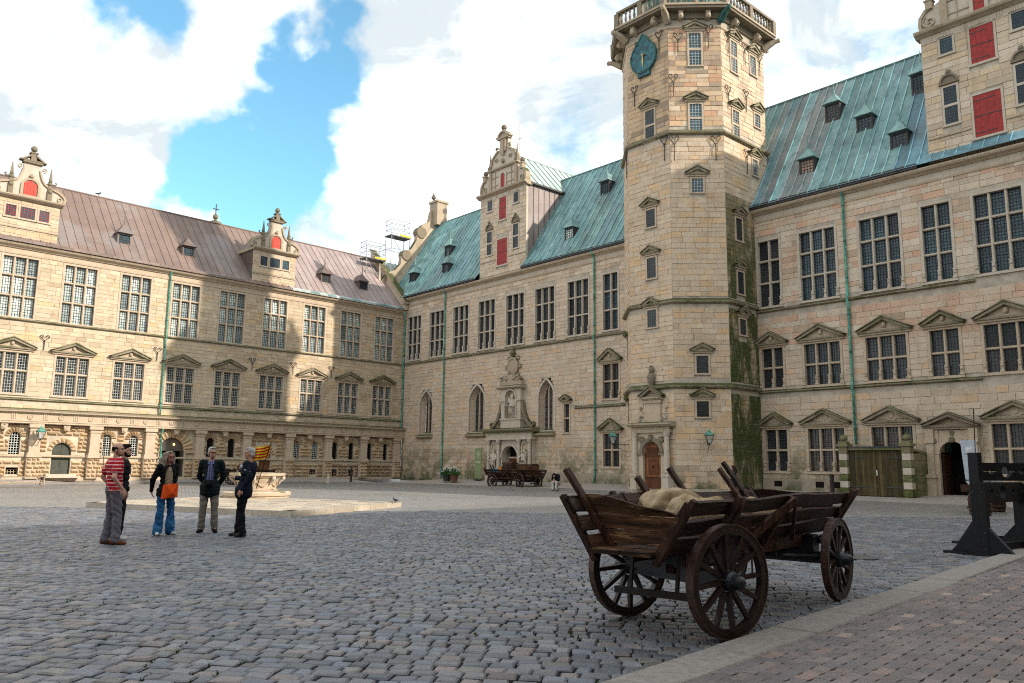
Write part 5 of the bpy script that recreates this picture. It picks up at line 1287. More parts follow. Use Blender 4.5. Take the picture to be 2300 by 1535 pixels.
m = B.mb(); m.ball((0, .24, 2.85), .14, 8, 7); m.ball((-.72, .2, 2.80), .1, 8, 6); m.ball((.72, .2, 2.80), .1, 8, 6); [m.box(x - .02, x + .02, .16, .20, 3.05, 3.25) for x in (-.06, 0, .06)]; m.build('carved_heads', M['trimdark'], DP)
pediment(B, 0, 3.42, 2.35, .62, 'small', DP, .1, 'trimdark', .42)
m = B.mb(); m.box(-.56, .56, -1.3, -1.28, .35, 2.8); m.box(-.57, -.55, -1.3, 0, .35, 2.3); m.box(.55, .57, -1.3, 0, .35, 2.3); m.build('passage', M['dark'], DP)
m = B.mb(); m.box(-.56, -.48, -1.0, -.05, .36, 2.22); m.build('door_leaf', m_wood('brown_door_leaf', (.05, .02, .01), (.11, .05, .025), 2), DP)
gl = NT('lit_interior'); gl.b.inputs['Emission Color'].default_value = (1, .30, .08, 1); gl.b.inputs['Emission Strength'].default_value = .55
m = B.mb(); m.box(.20, .36, -1.27, -1.26, 2.05, 2.40); m.build('interior_light', gl.done((.4, .12, .04), .5), DP)
# plinth
pl_ = B.mb(); pl_.box(BU0, 11.9, -.05, .06, .2, .62); pl_.box(16.6, 27.2, -.05, .06, .2, 1.05); pl_.box(34.2, 42.6, -.05, .06, .2, .95); pl_.box(45.1, BU1, -.05, .06, .2, .95); pl_.build('plinth', m_stone('mossy_plinth', (.36, .31, .24), False, .6, .6, (.2, 1.3)), B.o)
for u in (35.1, 37.4, 38.3):
    m = B.mb(); m.box(u - .22, u + .22, .061, .065, .55, .85); m.build('cellar_vent', M['dark'], B.o)
# ------------------------------------------------------------------ octagonal clock tower
TW = thing('clock_tower', 'tall octagonal sandstone tower with green clock and balustraded gallery', 'tower')
TC = (30.675, .6)                                          # centre in the north wing's frame
TW.matrix_world = Matrix.Translation(WB.wpt(TC[0], TC[1], 0)) @ WB.o.matrix_world.to_3x3().to_4x4()
TPOLY = [(27.16, -1.2), (27.16, 2.83), (29.23, 4.90), (32.12, 4.90), (34.19, 2.83), (34.19, -1.64), (32.9, -2.6), (28.8, -2.6)]
TV = [Vector((u - TC[0], w - TC[1], 0)) for u, w in TPOLY]
class Face:
    """one side of the tower, its own little frame hung on the tower"""
    def __init__(s, a, b):
        # a -> b runs with increasing u seen from outside left to right
        s.a, s.b = a, b; s.len = (b - a).length
        pa, pb = [WB.wpt(TC[0] + q.x, TC[1] + q.y, 0) for q in (a, b)]
        s.P = (pa + pb) / 2; s.U = (pb - pa).normalized(); c = WB.wpt(TC[0], TC[1], 0)
        n = Vector((s.U.y, -s.U.x, 0)); s.N = n if n.dot(s.P - c) > 0 else -n
        s.sx = 1 if s.U.cross(s.N).z > 0 else -1
        s.o = TW; s.holes = []
        X = s.U * s.sx; s.mw = Matrix.Translation(s.P) @ Matrix((X, s.N, Vector((0, 0, 1)))).transposed().to_4x4()
        s.ml = TW.matrix_world.inverted() @ s.mw
    def on(s, x, y):
        p = hit(x, y, s.P, s.N); q = p - s.P; return q.dot(s.U), p.z
    def mb(s): return MB(s.sx)
    def hole(s, a, b, c, d): s.holes.append((a, b, c, d))
def place(o, F):
    o.matrix_local = F.ml @ Matrix.Translation(o.location); return o
FACES = [Face(TV[i], TV[i + 1]) for i in range(5)] + [Face(TV[5], TV[6])]
F_L2, F_L1, F0, F1, F2, F3 = FACES
ZTOP = 26.55
core = MB(-1); n = 8
core.add([(v.x, v.y, z) for z in (.1, ZTOP) for v in TV], [(i, (i + 1) % n, (i + 1) % n + n, i + n) for i in range(n)] + [tuple(range(8, 16))]); core.build('wall', M['mortar'], TW)
def t_window(F, px, pyt, pyb, w=.62, double=False, ped=True, gl='glassB'):
    u, z1 = F.on(px, pyt); _, z0 = F.on(px, pyb); h = z1 - z0
    f = MB(F.sx); fr = .10
    f.box(-w / 2 - fr, -w / 2, -.02, .06, -.02, h + fr); f.box(w / 2, w / 2 + fr, -.02, .06, -.02, h + fr); f.box(-w / 2, w / 2, -.02, .06, h, h + fr); f.box(-w / 2 - fr - .03, w / 2 + fr + .03, -.02, .09, -fr, -.02)
    if double: f.box(-w / 2, w / 2, .0, .05, h / 2 - .06, h / 2 + .06)
    o = place(f.build('window', M['trimclean'], TW, (u, 0, z0)), F)
    p = MB(F.sx); p.box(-w / 2, w / 2, .0, .012, 0, h); p.build('pane', M[gl], o)
    l = MB(F.sx)
    for q in range(5): x = -w / 2 + w * q / 4; l.box(x - .009, x + .009, .012, .024, 0, h)
    m = max(5, int(h / .16))
    for q in range(m + 1): z = h * q / m; l.box(-w / 2, w / 2, .012, .022, z - .008, z + .008)
    l.build('lattice', M['leadpale' if (F in (F1, F2, F3) and z0 > 15) else 'lead'], o)  # paler on the sunlit upper faces, light put into the colour
    F.hole(u - w / 2 - .12, u + w / 2 + .12, z0 - .12, z1 + .12)
    if ped:
        class Q: pass
        q = Q(); q.sx = F.sx; q.o = TW
        pd = pediment(q, u, z1 + .22, w + .58, .44, 'small', None, 0, 'ledge', .22); place(pd, F)
    return u, z0, z1
TB = [(F0, 1460, 249, 316, .62, 1, 'glassD'), (F0, 1462, 472, 510, .60, 0, 'glassD'), (F0, 1464, 580, 625, .60, 0, 'glassD'), (F0, 1465, 697, 735, .60, 0, 'glassD'),
      (F1, 1560, 76, 147, .66, 1, 'glassB'), (F1, 1562, 235, 297, .66, 1, 'glassB'), (F1, 1566, 402, 432, .60, 0, 'glassB'), (F1, 1577, 800, 838, .62, 0, 'glassD'), (F1, 1578, 902, 936, .62, 0, 'glassD'),
      (F2, 1646, 95, 162, .62, 1, 'glassD'), (F2, 1689, 128, 168, .6, 0, 'glassD'), (F2, 1651, 250, 310, .62, 1, 'glassD'), (F2, 1699, 258, 286, .6, 0, 'glassD'), (F2, 1694, 360, 394, .55, 0, 'glassD'),
      (F2, 1658, 492, 540, .6, 0, 'glassD'), (F2, 1662, 612, 660, .6, 0, 'glassD'), (F2, 1667, 718, 752, .6, 0, 'glassD')]
for F, px, a, b, w, dbl, g in TB: t_window(F, px, a, b, w, dbl, True, g)
for z, h in ((7.2, 1.5), (3.7, 1.3)):
    m = MB(F_L1.sx); m.box(-.10, .10, -.0, .03, 0, h); place(m.build('slit_window', M['dark'], TW, (-.1, 0, z)), F_L1); F_L1.hole(-.2, 0, z, z + h)
    class Q: pass
    q = Q(); q.sx = F_L1.sx; q.o = TW; place(pediment(q, -.1, z + h + .12, .55, .3, None, None, 0, 'trimdark', .2), F_L1)
# string courses round the tower
def ring(z, prof, name, mat, hood=0):
    for F in FACES:
        L_ = F.len / 2 + .0; m = MB(F.sx); k = math.tan(RAD(22.5)); n = len(prof)
        ex0 = k if F not in (F_L2, ) else 0
        vs = [(-L_ - y * ex0, y, zz) for y, zz in prof] + [(L_ + y * k, y, zz) for y, zz in prof]
        m.add(vs, [tuple(range(n))[::-1], tuple(range(n, 2 * n))] + [(i, (i + 1) % n, (i + 1) % n + n, i + n) for i in range(n)]); place(m.build(name, M[mat], TW, (0, 0, z)), F)
RP = [(-.05, 0), (.06, .02), (.17, .07), (.20, .13), (.20, .18), (-.05, .36)]
RZ = [F1.on(1560, 304)[1], F1.on(1565, 683)[1], F1.on(1570, 874)[1]]
for z in RZ: ring(z, RP, 'string_course', 'ledge')
ring(25.85, [(-.05, 0), (.05, 0), (.09, .06), (.09, .12), (-.05, .14)], 'moulding', 'trimclean')
# portal opening is on F0
PZ0, PZ1 = .36, F0.on(1470, 992)[1]; pu = F0.on(1470, 1050)[0]
F0.hole(pu - 1.0, pu + 1.0, .2, 4.1)
DARKT = [((.50, .42, .36), 14), ((.36, .29, .25), 8), ((.85, .70, .52), 18), ((1.05, .80, .52), 14), ((1.1, .95, .78), 16), ((1.2, 1.18, 1.12), 6), ((.95, .55, .36), 8)]
def toneT(F):
    def fn(u, z):
        if z > 19.6:
            if F is F1: return tone_pick(DARKT if z > 21.2 else DARKT[2:], .07)
            if F is F0:
                if random.random() < (.75 if u > F.len / 2 - .7 else .30 if z < 24 else .06): return tone_pick(DARKT[:3], .08)
                return tone_pick([((.95, .80, .62), 12), ((.85, .72, .58), 8), ((1.05, .86, .60), 8)], .05)
            return tone_pick([((1.05, 1.02, .95), 12), ((.90, .82, .72), 8), ((1.1, 1.0, .85), 8), ((.70, .62, .55), 4)], .06)
        t = [((1.0, .96, .90), 28), ((1.08, 1.04, .97), 14), ((1.12, .88, .58), 8), ((1.06, .92, .72), 8), ((.90, .83, .74), 8)]
        if z < 1.6: t = [((.75, .70, .62), 10), ((.95, .88, .8), 8), ((.62, .60, .54), 6), ((1.05, .85, .66), 5)]
        return tone_pick(t, .05)
    return fn
allr = []
for F in FACES:
    rs = []
    hs = F.holes + [(-9, 9, z, z + .30) for z in RZ]
    zlo = .4 if F in (F_L1, F0, F1, F2) else (.4 if F is F_L2 else 15)
    ashlar(F.mb, lambda r, c: rs.append((r, c)), -F.len / 2 + .005, F.len / 2 - .005, zlo, 26.0, hs, (.23, .33), (.42, .85), tonefn=toneT(F))
    nn = {0: 0, 1: 20, 2: 120, 3: 130, 4: 30, 5: 0}[FACES.index(F)]
    order = sorted(range(len(rs)), key=lambda i: -(rs[i][0][1] - rs[i][0][0]) * (rs[i][0][3] - rs[i][0][2])); pick = set(order[:nn])
    rest = MB(F.sx); moss = MB(F.sx)
    for i, (r, c) in enumerate(rs):
        dep = random.uniform(.012, .032); uc, zc = (r[0] + r[1]) / 2, (r[2] + r[3]) / 2
        mt = M['stoneT']
        mossy = F is F2 and zc < 16.2
        if i in pick: mb = MB(F.sx); mb.block(r[0] - uc, r[1] - uc, -.02, dep, r[2] - zc, r[3] - zc, .010, c); place(mb.build('stone', M['stoneMoss' if mossy else 'stoneT'], TW, (uc, 0, zc)), F)
        else: (moss if mossy else rest).block(r[0], r[1], -.02, dep, r[2], r[3], .010, c)
    place(rest.build('stones', M['stoneT'], TW, kind='stuff'), F)
    if moss.v: place(moss.build('stones', M['stoneMoss'], TW, kind='stuff'), F)
# iron anchors
for F, px, py, h in ((F0, 1427, 215, 1.3), (F0, 1436, 112, 1.2), (F0, 1482, 92, 1.4), (F1, 1512, 190, 1.4), (F1, 1590, 80, 1.5), (F1, 1522, 95, 1.2), (F1, 1514, 330, 1.5), (F1, 1607, 330, 1.5), (F0, 1494, 330, 1.5), (F2, 1632, 95, 1.3), (F2, 1670, 120, 1.4), (F2, 1703, 145, 1.4), (F2, 1633, 215, 1.3), (F2, 1673, 225, 1.4), (F2, 1675, 360, 1.5), (F_L1, 1411, 370, 1.5)):
    u, z = F.on(px, py); o = obj('wall_anchor', anchor_mesh(F, h), TW, (F.sx * u, .02, z)); place(o, F)
# clock
cu, cz = F0.on(1449, 128)
m = MB(F0.sx)
pts = [(0, 1.36), (-.16, 1.22), (-.30, 1.02), (-.44, .84), (-.62, .66), (-.74, .50)] + [(.92 * math.cos(RAD(q)) * (1 + .03 * math.sin(RAD(q * 5))), -.12 + .92 * math.sin(RAD(q))) for q in range(150, 386, 14)] + [(.74, .50), (.62, .66), (.44, .84), (.30, 1.02), (.16, 1.22)]
m.ext(pts, .05, .20); m.box(-.42, .42, .04, .20, -1.24, -.9)
k = NT('verdigris_clock'); rad = k.math('ARCTAN2', k.xyz(k.tc.outputs['Object'])[2], k.xyz(k.tc.outputs['Object'])[0]); cc = k.mix(k.ramp(k.noise(3, 6, .7), .38, .62), (.010, .055, .075), (.03, .17, .19)); cc = k.mix(k.ramp(k.math('SINE', k.math('MULTIPLY', rad, 12)), .2, 1., 0, .55), cc, (.012, .05, .07)); k.bump(k.noise(6, 5, .6), .6, .03)
CK = place(m.build('clock', k.done(cc, .5, .4), TW, (cu, 0, cz)), F0)
m = MB(F0.sx); m.strip([(x * .97, z * .97) for x, z in pts + pts[:1]], .19, .24, .07); m.build('rim', M['verddark'], CK)
gold = m_plain('gilding', (.55, .38, .09), .4, .5, .2)
m = MB(F0.sx); m.add([(-.03, .26, .10), (.03, .26, .10), (.06, .26, -.30), (0, .26, -.78), (-.06, .26, -.30)], [(0, 1, 2, 3, 4)]); m.ball((0, .26, 0), .07, 8, 6); m.build('hand', gold, CK)
m = MB(F0.sx); m.add([(.0, .25, .05), (.05, .25, .0), (.38, .25, -.16), (.2, .25, .03)], [(0, 1, 2, 3)]); m.build('hand', M['lead'], CK)
# lead gallery: bracket heads, floor, balusters
ZG = 26.75
def oct_ring(off, z0, z1, name, mat):
    m = MB(-1); cs = []
    k = math.tan(RAD(22.5))
    for i in range(8):
        v = TV[i]; d1 = (TV[i] - TV[i - 1]).normalized(); d2 = (TV[(i + 1) % 8] - TV[i]).normalized(); n1 = Vector((-d1.y, d1.x, 0)); n2 = Vector((-d2.y, d2.x, 0)); bis = (n1 + n2).normalized(); cs.append(v + bis * off / bis.dot(n1))
    m.add([(c.x, c.y, z) for z in (z0, z1) for c in cs], [(i, (i + 1) % 8, (i + 1) % 8 + 8, i + 8) for i in range(8)] + [tuple(range(8))[::-1], tuple(range(8, 16))]); return m.build(name, M[mat], TW), cs
oct_ring(.12, 26.40, ZG - .001, 'gallery_base', 'trimdark')
_, CS = oct_ring(.66, ZG, ZG + .14, 'gallery_floor', 'trimdark')
oct_ring(.73, ZG + .141, ZG + .26, 'gallery_edge', 'trim')
# balusters only where the gallery shows
GF = [(CS[i], CS[(i + 1) % 8]) for i in range(8)]
for gi, (a, b) in enumerate(GF):
    d = (b - a).normalized(); nn = Vector((-d.y, d.x, 0)); L_ = (b - a).length; inn = -nn * .12
    rail = MB(-1); rail.bar(a + inn + Vector((0, 0, ZG + 1.15)), b + inn + Vector((0, 0, ZG + 1.15)), .26, .14); rail.build('handrail', M['trimdark'], TW)
    for q in (0, 1) if gi in (1, 2, 3, 4, 0) else (0, ):
        c = a.lerp(b, .0 if q == 0 else .5) + inn; m = MB(-1); m.box(-.15, .15, -.15, .15, ZG + .26, ZG + 1.1); m.build('pedestal', M['trimdark'], TW, (-(-c.x), c.y, 0)); 
    nb = int(L_ / .30)
    for q in range(1, nb):
        if abs(q - nb / 2) < .6: continue
        c = a.lerp(b, q / nb) + inn; m = MB(-1); m.lathe([(.05, .26), (.075, .30), (.05, .38), (.085, .58), (.04, .82), (.075, .92), (.05, 1.0), (.06, 1.08)], 8, (0, 0, ZG)); m.build('baluster', M['trimdark'], TW, (c.x, c.y, 0))
    mid = a.lerp(b, .5)
for F in FACES:
    for t in (-.26, .26):
        m = MB(F.sx); m.ext([(-.12, .05), (.12, .05), (.13, .46), (-.13, .46)], 0, .42); m.ball((0, .42, .14), .15, 10, 8, (.9, .9, 1.1)); m.ball((0, .55, .10), .05, 6, 5); m.ball((0, .40, .28), .13, 8, 6, (1.2, .9, .5)); place(m.build('bracket_head', M['trimclean'], TW, (t * F.len, 0, ZG - .48)), F)
for i in (1, 2, 3, 4, 5):
    v = TV[i]; d1 = (TV[i] - TV[i - 1]).normalized(); d2 = (TV[(i + 1) % 8] - TV[i]).normalized(); bis = (Vector((-d1.y, d1.x, 0)) + Vector((-d2.y, d2.x, 0))).normalized()
    m = MB(-1); p = v + bis * .05 + Vector((0, 0, ZG - .5)); m.tube([p, p + bis * .4 + Vector((0, 0, .25)), p + bis * .72 + Vector((0, 0, .38)), p + bis * .98 + Vector((0, 0, .34))], [.24, .21, .15, .08], 8); m.ball(p + bis * .88 + Vector((0, 0, .40)), .14, 8, 6); m.build('gargoyle', M['trim' if i != 4 else 'verddark'], TW)
# stage and spire above the gallery
st = MB(-1); R_ = 2.5
st.lathe([(R_, ZG + .2), (R_, 33.5), (R_ + .3, 33.7), (R_ + .3, 34.0), (2.4, 35.2), (2.3, 38.5), (2.2, 41.), (1.5, 42.7), (.9, 45.0), (.35, 48.5), (.05, 55)], 8, (0, .75, 0)); st.build('upper_stage', M['verddark'], TW)

# ---- portal at the foot of the tower (on F0)
def PT(name, mb, mat, parent=None, smooth=False):
    o = mb.build(name, M[mat] if isinstance(mat, str) else mat, parent or TW, (pu, 0, 0) if parent is None else (0, 0, 0), smooth)
    if parent is None: place(o, F0)
    return o
nb = lambda: MB(F0.sx)
hw = .58; zc = PZ1 - hw
m = nb(); m.box(-1.0, -hw, 0, .22, .35, 3.28); m.box(hw, 1.0, 0, .22, .35, 3.28); m.ext([(-hw, 3.28), (-hw, zc)] + arc(0, zc, hw, 180, 0, 12)[1:-1] + [(hw, zc), (hw, 3.28)], 0, .22)
TP = PT('tower_portal', m, 'trimclean')
m = nb(); m.strip(arc(0, zc, hw + .10, 180, 0, 14), .2, .30, .2); m.ball((0, .30, PZ1 + .18), .16, 8, 7); [m.ball((s * .62, .24, 2.9), .22, 8, 6, (1, .5, .8)) for s in (-1, 1)]; [m.strip([(s * x, z) for x, z in spiral(.66, 2.9, .2, .04, 0, 400, 14)], .22, .30, .05) for s in (-1, 1)]; m.box(-.95, -.5, .2, .30, 2.12, 2.22); m.box(.5, .95, .2, .30, 2.12, 2.22); PT('arch_carving', m, 'trimdark', TP)
for s in (-1, 1):
    m = nb(); x = s * 1.05; m.box(x - .2, x + .2, 0, .5, .3, 1.0); m.box(x - .24, x + .24, 0, .54, 1.0, 1.12); m.lathe([(.15, 1.12), (.17, 1.18), (.14, 1.24), (.15, 1.7), (.12, 3.05), (.15, 3.1), (.2, 3.3)], 12, (x, .30, 0)); PT('column', m, 'trimpale', TP)
m = nb(); m.box(-1.25, 1.25, 0, .34, 3.28, 3.42); m.box(-1.2, 1.2, 0, .26, 3.42, 3.60); m.extx([(0, 3.6), (.40, 3.6), (.52, 3.7), (.52, 3.78), (0, 3.86)], -1.45, 1.45); PT('entablature', m, 'trim', TP)
m = nb(); m.box(-.55, .55, 0, .14, 3.86, 4.85)
for q in range(34): m.ball((random.uniform(-.95, .95), .10, random.uniform(3.92, 4.7)), random.uniform(.06, .12), 6, 5, (1, .6, 1))
PT('coat_of_arms', m, 'trimclean', TP)
m = nb(); m.box(-.62, .62, 0, .2, 4.85, 5.0); m.box(-.70, .70, 0, .26, 5.10, 5.18); PT('tablet', m, 'trim', TP)
class Q: pass
q = Q(); q.sx = F0.sx; q.o = TP; pediment(q, 0, 5.12, 1.5, .60, 'small', TP, 0, 'trimdark', .34)
m = nb(); m.lathe([(.16, 0), (.12, .12), (.2, .3), (.24, .55), (.16, .75), (.1, .82), (.15, .95), (.13, 1.08), (.05, 1.16)], 10, (0, .16, 5.70)); PT('bust', m, 'trimdark', TP)
m = nb(); m.box(-hw, hw, .02, .05, .36, PZ1)
dr = PT('tower_door', m, 'doorwood', TP)
for i, (a, b, c, d, e) in enumerate(((-.46, .46, .40, .95, .07), (-.44, .44, 1.0, 2.0, .06), (-.34, .34, 1.08, 1.92, .085), (-.24, .24, 1.18, 1.82, .075), (-.14, .14, 1.3, 1.7, .10), (-.52, .52, 2.02, 2.12, .12), (-.4, .4, 2.16, 2.5, .08), (-.52, .52, .95, 1.0, .12))):
    m = nb(); m.box(a, b, .05, e, c, d); PT('door_panel', m, m_wood('door_panel_%d' % i, (.10, .036, .015), (.30, .13, .06) if i in (1, 3) else (.16, .065, .03), 2, 1.2, .5), TP)
m = nb(); m.lathe([(.05, -.08), (.05, .08)], 8, (0, .12, 1.5)); PT('knocker', m, 'iron', TP)
# ------------------------------------------------------------------ the two wings behind the camera that close the courtyard (they throw the shade in the foreground)
def plain_wing(name, label, P, d, n, L0, L1, eave, ridge, setback, mats, pitch):
    W = make_wing(name, label, d, n, P)
    for u in np.arange(L0 + 2, L1 - 2, 3.4):
        window(W, float(u), 8.6, 1.9, 2.9, 3, (.5, .5), 'glassD', 'lead', (4, 6), mat='trimclean'); window(W, float(u), 4.6, 1.9, 2.4, 3, (.5, .5), 'glassD', 'lead', (4, 6), mat='trimclean')
    wall_core(W, L0, L1, 0, eave, W.holes, 'mortarA')
    rs = []; ashlar(W.mb, lambda r, c: rs.append((r, c)), L0, L1, .3, eave, W.holes, (.27, .36), (.6, 1.1)); mb = W.mb()
    for r, c in rs: mb.block(r[0], r[1], -.02, .03, r[2], r[3], .012, c)
    mb.build('stones', M['stoneA'], W.o, kind='stuff')
    roof_slope(W, L0, L1, .3, eave, -setback, ridge, pitch, mats, tone=lambda u: (1, 1, 1))
    r = W.mb(); r.add([(L0, -setback, ridge), (L1, -setback, ridge), (L1, -2 * setback, eave), (L0, -2 * setback, eave)], [(0, 1, 2, 3)], (1, 1, 1)); r.build('rear_roof', M[mats], W.o)
    e = W.mb()
    for u in (L0, L1): e.add([(u, .0, 0), (u, 0, eave), (u, -setback, ridge), (u, -2 * setback, eave), (u, -2 * setback, 0)], [(0, 1, 2, 3, 4)])
    e.build('end_wall', M['trimclean'], W.o)
    return W
# east wing runs parallel to the west wing, to the right of and behind the camera; south wing closes the square
WC = plain_wing('east_wing', 'castle wing behind the camera, parallel to the sunlit wing', Vector((0, 0, 0)) + NA * 6.0, DA, -NA, -45, 30, 12.6, 18.9, 5.2, 'copB', .9)
WD = plain_wing('south_wing', 'castle wing far behind the camera, facing the clock tower', NB * 21.0, DB, -NB, -30, 44, 14.5, 21.5, 5.2, 'copB', .9)
# ------------------------------------------------------------------ well on the platform
wc = ground(576, 1117.5, PZ); wc = Vector((wc.x, wc.y, PZ))
WELL = thing('stone_well', 'carved pale stone well head with round base on the square platform', 'well', wc)
m = MB(); m.lathe([(1.22, 0), (1.22, .07), (1.28, .09), (1.30, .20), (1.24, .24), (1.18, .245)], 28); m.build('base_ring', M['trimclean'], WELL)
m = MB(); m.lathe([(.78, .24), (.80, .30), (.72, .34), (.74, .55), (.82, .70), (.80, .74)], 24); m.build('basin', M['trimclean'], WELL, smooth=False)
m = MB(); m.lathe([(.84, .74), (.92, .77), (.96, .82), (1.04, .84), (1.05, .93), (1.02, .95), (.80, .95), (.78, .6)], 8); m.build('rim', M['trimclean'], WELL)
for k in range(8):
    a = RAD(45 * k + 10); m = MB(); c, s = math.cos(a), math.sin(a)
    m.tube([(c * .98, s * .98, .82), (c * .96, s * .96, .70), (c * .84, s * .84, .60), (c * .82, s * .82, .50)], [.07, .06, .05, .02], 6); m.ball((c * .97, s * .97, .74), .08, 8, 6); m.build('corner_leaf', M['trimpale'], WELL)
for k in range(8):
    a0 = RAD(45 * k + 12); m = MB(); m.tube([(.765 * math.cos(a0 + RAD(t * 41)), .765 * math.sin(a0 + RAD(t * 41)), .64 - .20 * math.sin(math.pi * t)) for t in [i / 8 for i in range(9)]], .028, 6); m.build('festoon', M['trimclean'], WELL)

# ------------------------------------------------------------------ benches
def bench(name, label, a, b, z, w=.34, h=.46, group=None):
    d = (b - a); L_ = d.length; t = thing(name, label, 'bench', ((a.x + b.x) / 2, (a.y + b.y) / 2, z), math.atan2(d.y, d.x), group)
    m = MB(); m.box(-L_ / 2, L_ / 2, -w / 2, w / 2, h - .05, h); m.build('seat', M['benchwood'], t)
    for x in (-L_ / 2 + .18, L_ / 2 - .18):
        for s in (-1, 1): m = MB(); m.bar((x + .0, s * .11, h - .05), (x - .02 * (1 if x > 0 else -1), s * .19, 0), .06, .05); m.build('leg', M['benchwood'], t)
        m = MB(); sg = 1 if x < 0 else -1; m.bar((x, 0, h * .30), (x + sg * .32, 0, h - .05), .05, .04); m.build('brace', M['benchwood'], t)
        m = MB(); m.box(x - .03, x + .03, -.16, .16, h - .11, h - .05); m.build('batten', M['benchwood'], t)
    m = MB(); m.box(-L_ / 2 + .2, L_ / 2 - .2, -.03, .03, .10, .16); m.build('stretcher', M['benchwood'], t)
    return t
bench('bench', 'pale wooden bench in full sun at the left edge', ground(-22, 1091, .13), ground(102, 1089, .13), .13, .36, .46)
BA, BB = ground(1243, 1102.5, .0), ground(1303, 1105, .0)
bench('bench', 'weathered wooden bench that the hunched person sits on', BA, BB, .0, .32, .45)

# ------------------------------------------------------------------ wall lanterns
def lantern(label, F, u, w, z, s=1., arm=True):
    """F: anything with P, U, N; stands out from the wall by w"""
    P = F.P + F.U * u + F.N * w + Vector((0, 0, z)); t = thing('wall_lantern', label, 'lantern', P, math.atan2(F.N.y, F.N.x), 'wall lanterns'); t.scale = (s, s, s)
    fr = MB()
    for k in range(4):
        a = RAD(45 + 90 * k); c, d = math.cos(a), math.sin(a); fr.bar((c * .13, d * .13, 0), (c * .30, d * .30, .42), .025, .025)
        b = RAD(135 + 90 * k); fr.bar((c * .30, d * .30, .42), (math.cos(b) * .30, math.sin(b) * .30, .42), .03, .03); fr.bar((c * .13, d * .13, 0), (math.cos(b) * .13, math.sin(b) * .13, 0), .025, .025)
    fr.build('frame', M['iron'], t)
    for k in range(4):
        a, b = RAD(45 + 90 * k), RAD(135 + 90 * k); g = MB(); g.add([(math.cos(a) * .125, math.sin(a) * .125, .01), (math.cos(b) * .125, math.sin(b) * .125, .01), (math.cos(b) * .29, math.sin(b) * .29, .41), (math.cos(a) * .29, math.sin(a) * .29, .41)], [(0, 1, 2, 3)]); g.build('glass', M['lampglass'], t)
    r = MB(); r.lathe([(.34, .42), (.34, .45), (.20, .56), (.10, .60), (.10, .64), (.05, .70), (.02, .80)], 4); r.build('hood', M['verd'], t)
    if arm: a = MB(); a.tube([(-w / s, 0, -.05), (-.1, 0, -.05), (0, 0, 0)], .022, 6); a.tube([(-w / s, 0, -.50), (-w * .6 / s, 0, -.40), (-.12, 0, -.08)], .016, 6); a.tube([(0, 0, -.12), (0, 0, .02)], .04, 6); a.build('bracket', M['iron'], t)
    return t
k = NT('lamp_glass'); k.b.inputs['Alpha'].default_value = .45; M['lampglass'] = k.done((.5, .55, .52), .1, .6)
class _F: pass
fa = _F(); fa.P, fa.U, fa.N = CORN, -DA, NA
lantern('green-hooded wall lantern on the sunlit rusticated pilaster', fa, 27.75, .95, 2.75, 1.0)
fl = _F(); fl.P, fl.U, fl.N = F_L1.P, F_L1.U, F_L1.N
lantern('wall lantern reaching left from the tower beside the chapel windows', fl, .3, .95, 2.75, .95)
f1 = _F(); f1.P, f1.U, f1.N = F1.P, F1.U, F1.N
lantern('wall lantern on the tower face between door and mossy side', f1, F1.on(1588, 985)[0], .60, 2.72, .95)

# ------------------------------------------------------------------ bollards, post, pole
def bollard(label, p, h, r, mat, name='bollard'):
    t = thing(name, label, 'bollard', p); m = MB(); m.lathe([(r * 1.5, 0), (r * 1.5, h * .08), (r, h * .12), (r * .9, h * .86)], 12); m.build('post', mat, t); m = MB(); m.lathe([(r * .95, h * .86), (r * 1.2, h * .88), (r * 1.2, h * .92), (r * .8, h * .95), (r * .6, h)], 12); m.build('cap', mat, t); return t
pb = WB.wpt(39.15, 2.3, .3); bollard('dark iron bollard beside the boarded gate', Vector((pb.x, pb.y, .27)), 1.0, .10, M['iron'])
pb = ground(737, 1085.5, .08); bollard('pale stone bollard standing on the west pavement edge', Vector((pb.x, pb.y, .08)), .66, .10, M['trimpale'])
pb = ground(788, 1084, .1); bollard('tall black iron post on the pavement near the inner corner', Vector((pb.x, pb.y, .1)), 1.2, .075, M['iron'], 'iron_post')
pa = CORN - DA * 24.0 + NA * .9; 
t = thing('lance', 'thin dark pole leaning on the rusticated wall', 'pole', (pa.x, pa.y, .42)); m = MB(); m.tube([(0, 0, 0), (-NA.x * .38, -NA.y * .38, 2.62)], .022, 6); m.build('shaft', M['iron'], t); m = MB(); m.lathe([(.03, 2.55), (.05, 2.62), (.01, 2.85)], 6, (-NA.x * .38, -NA.y * .38, 0)); m.build('tip', M['iron'], t)

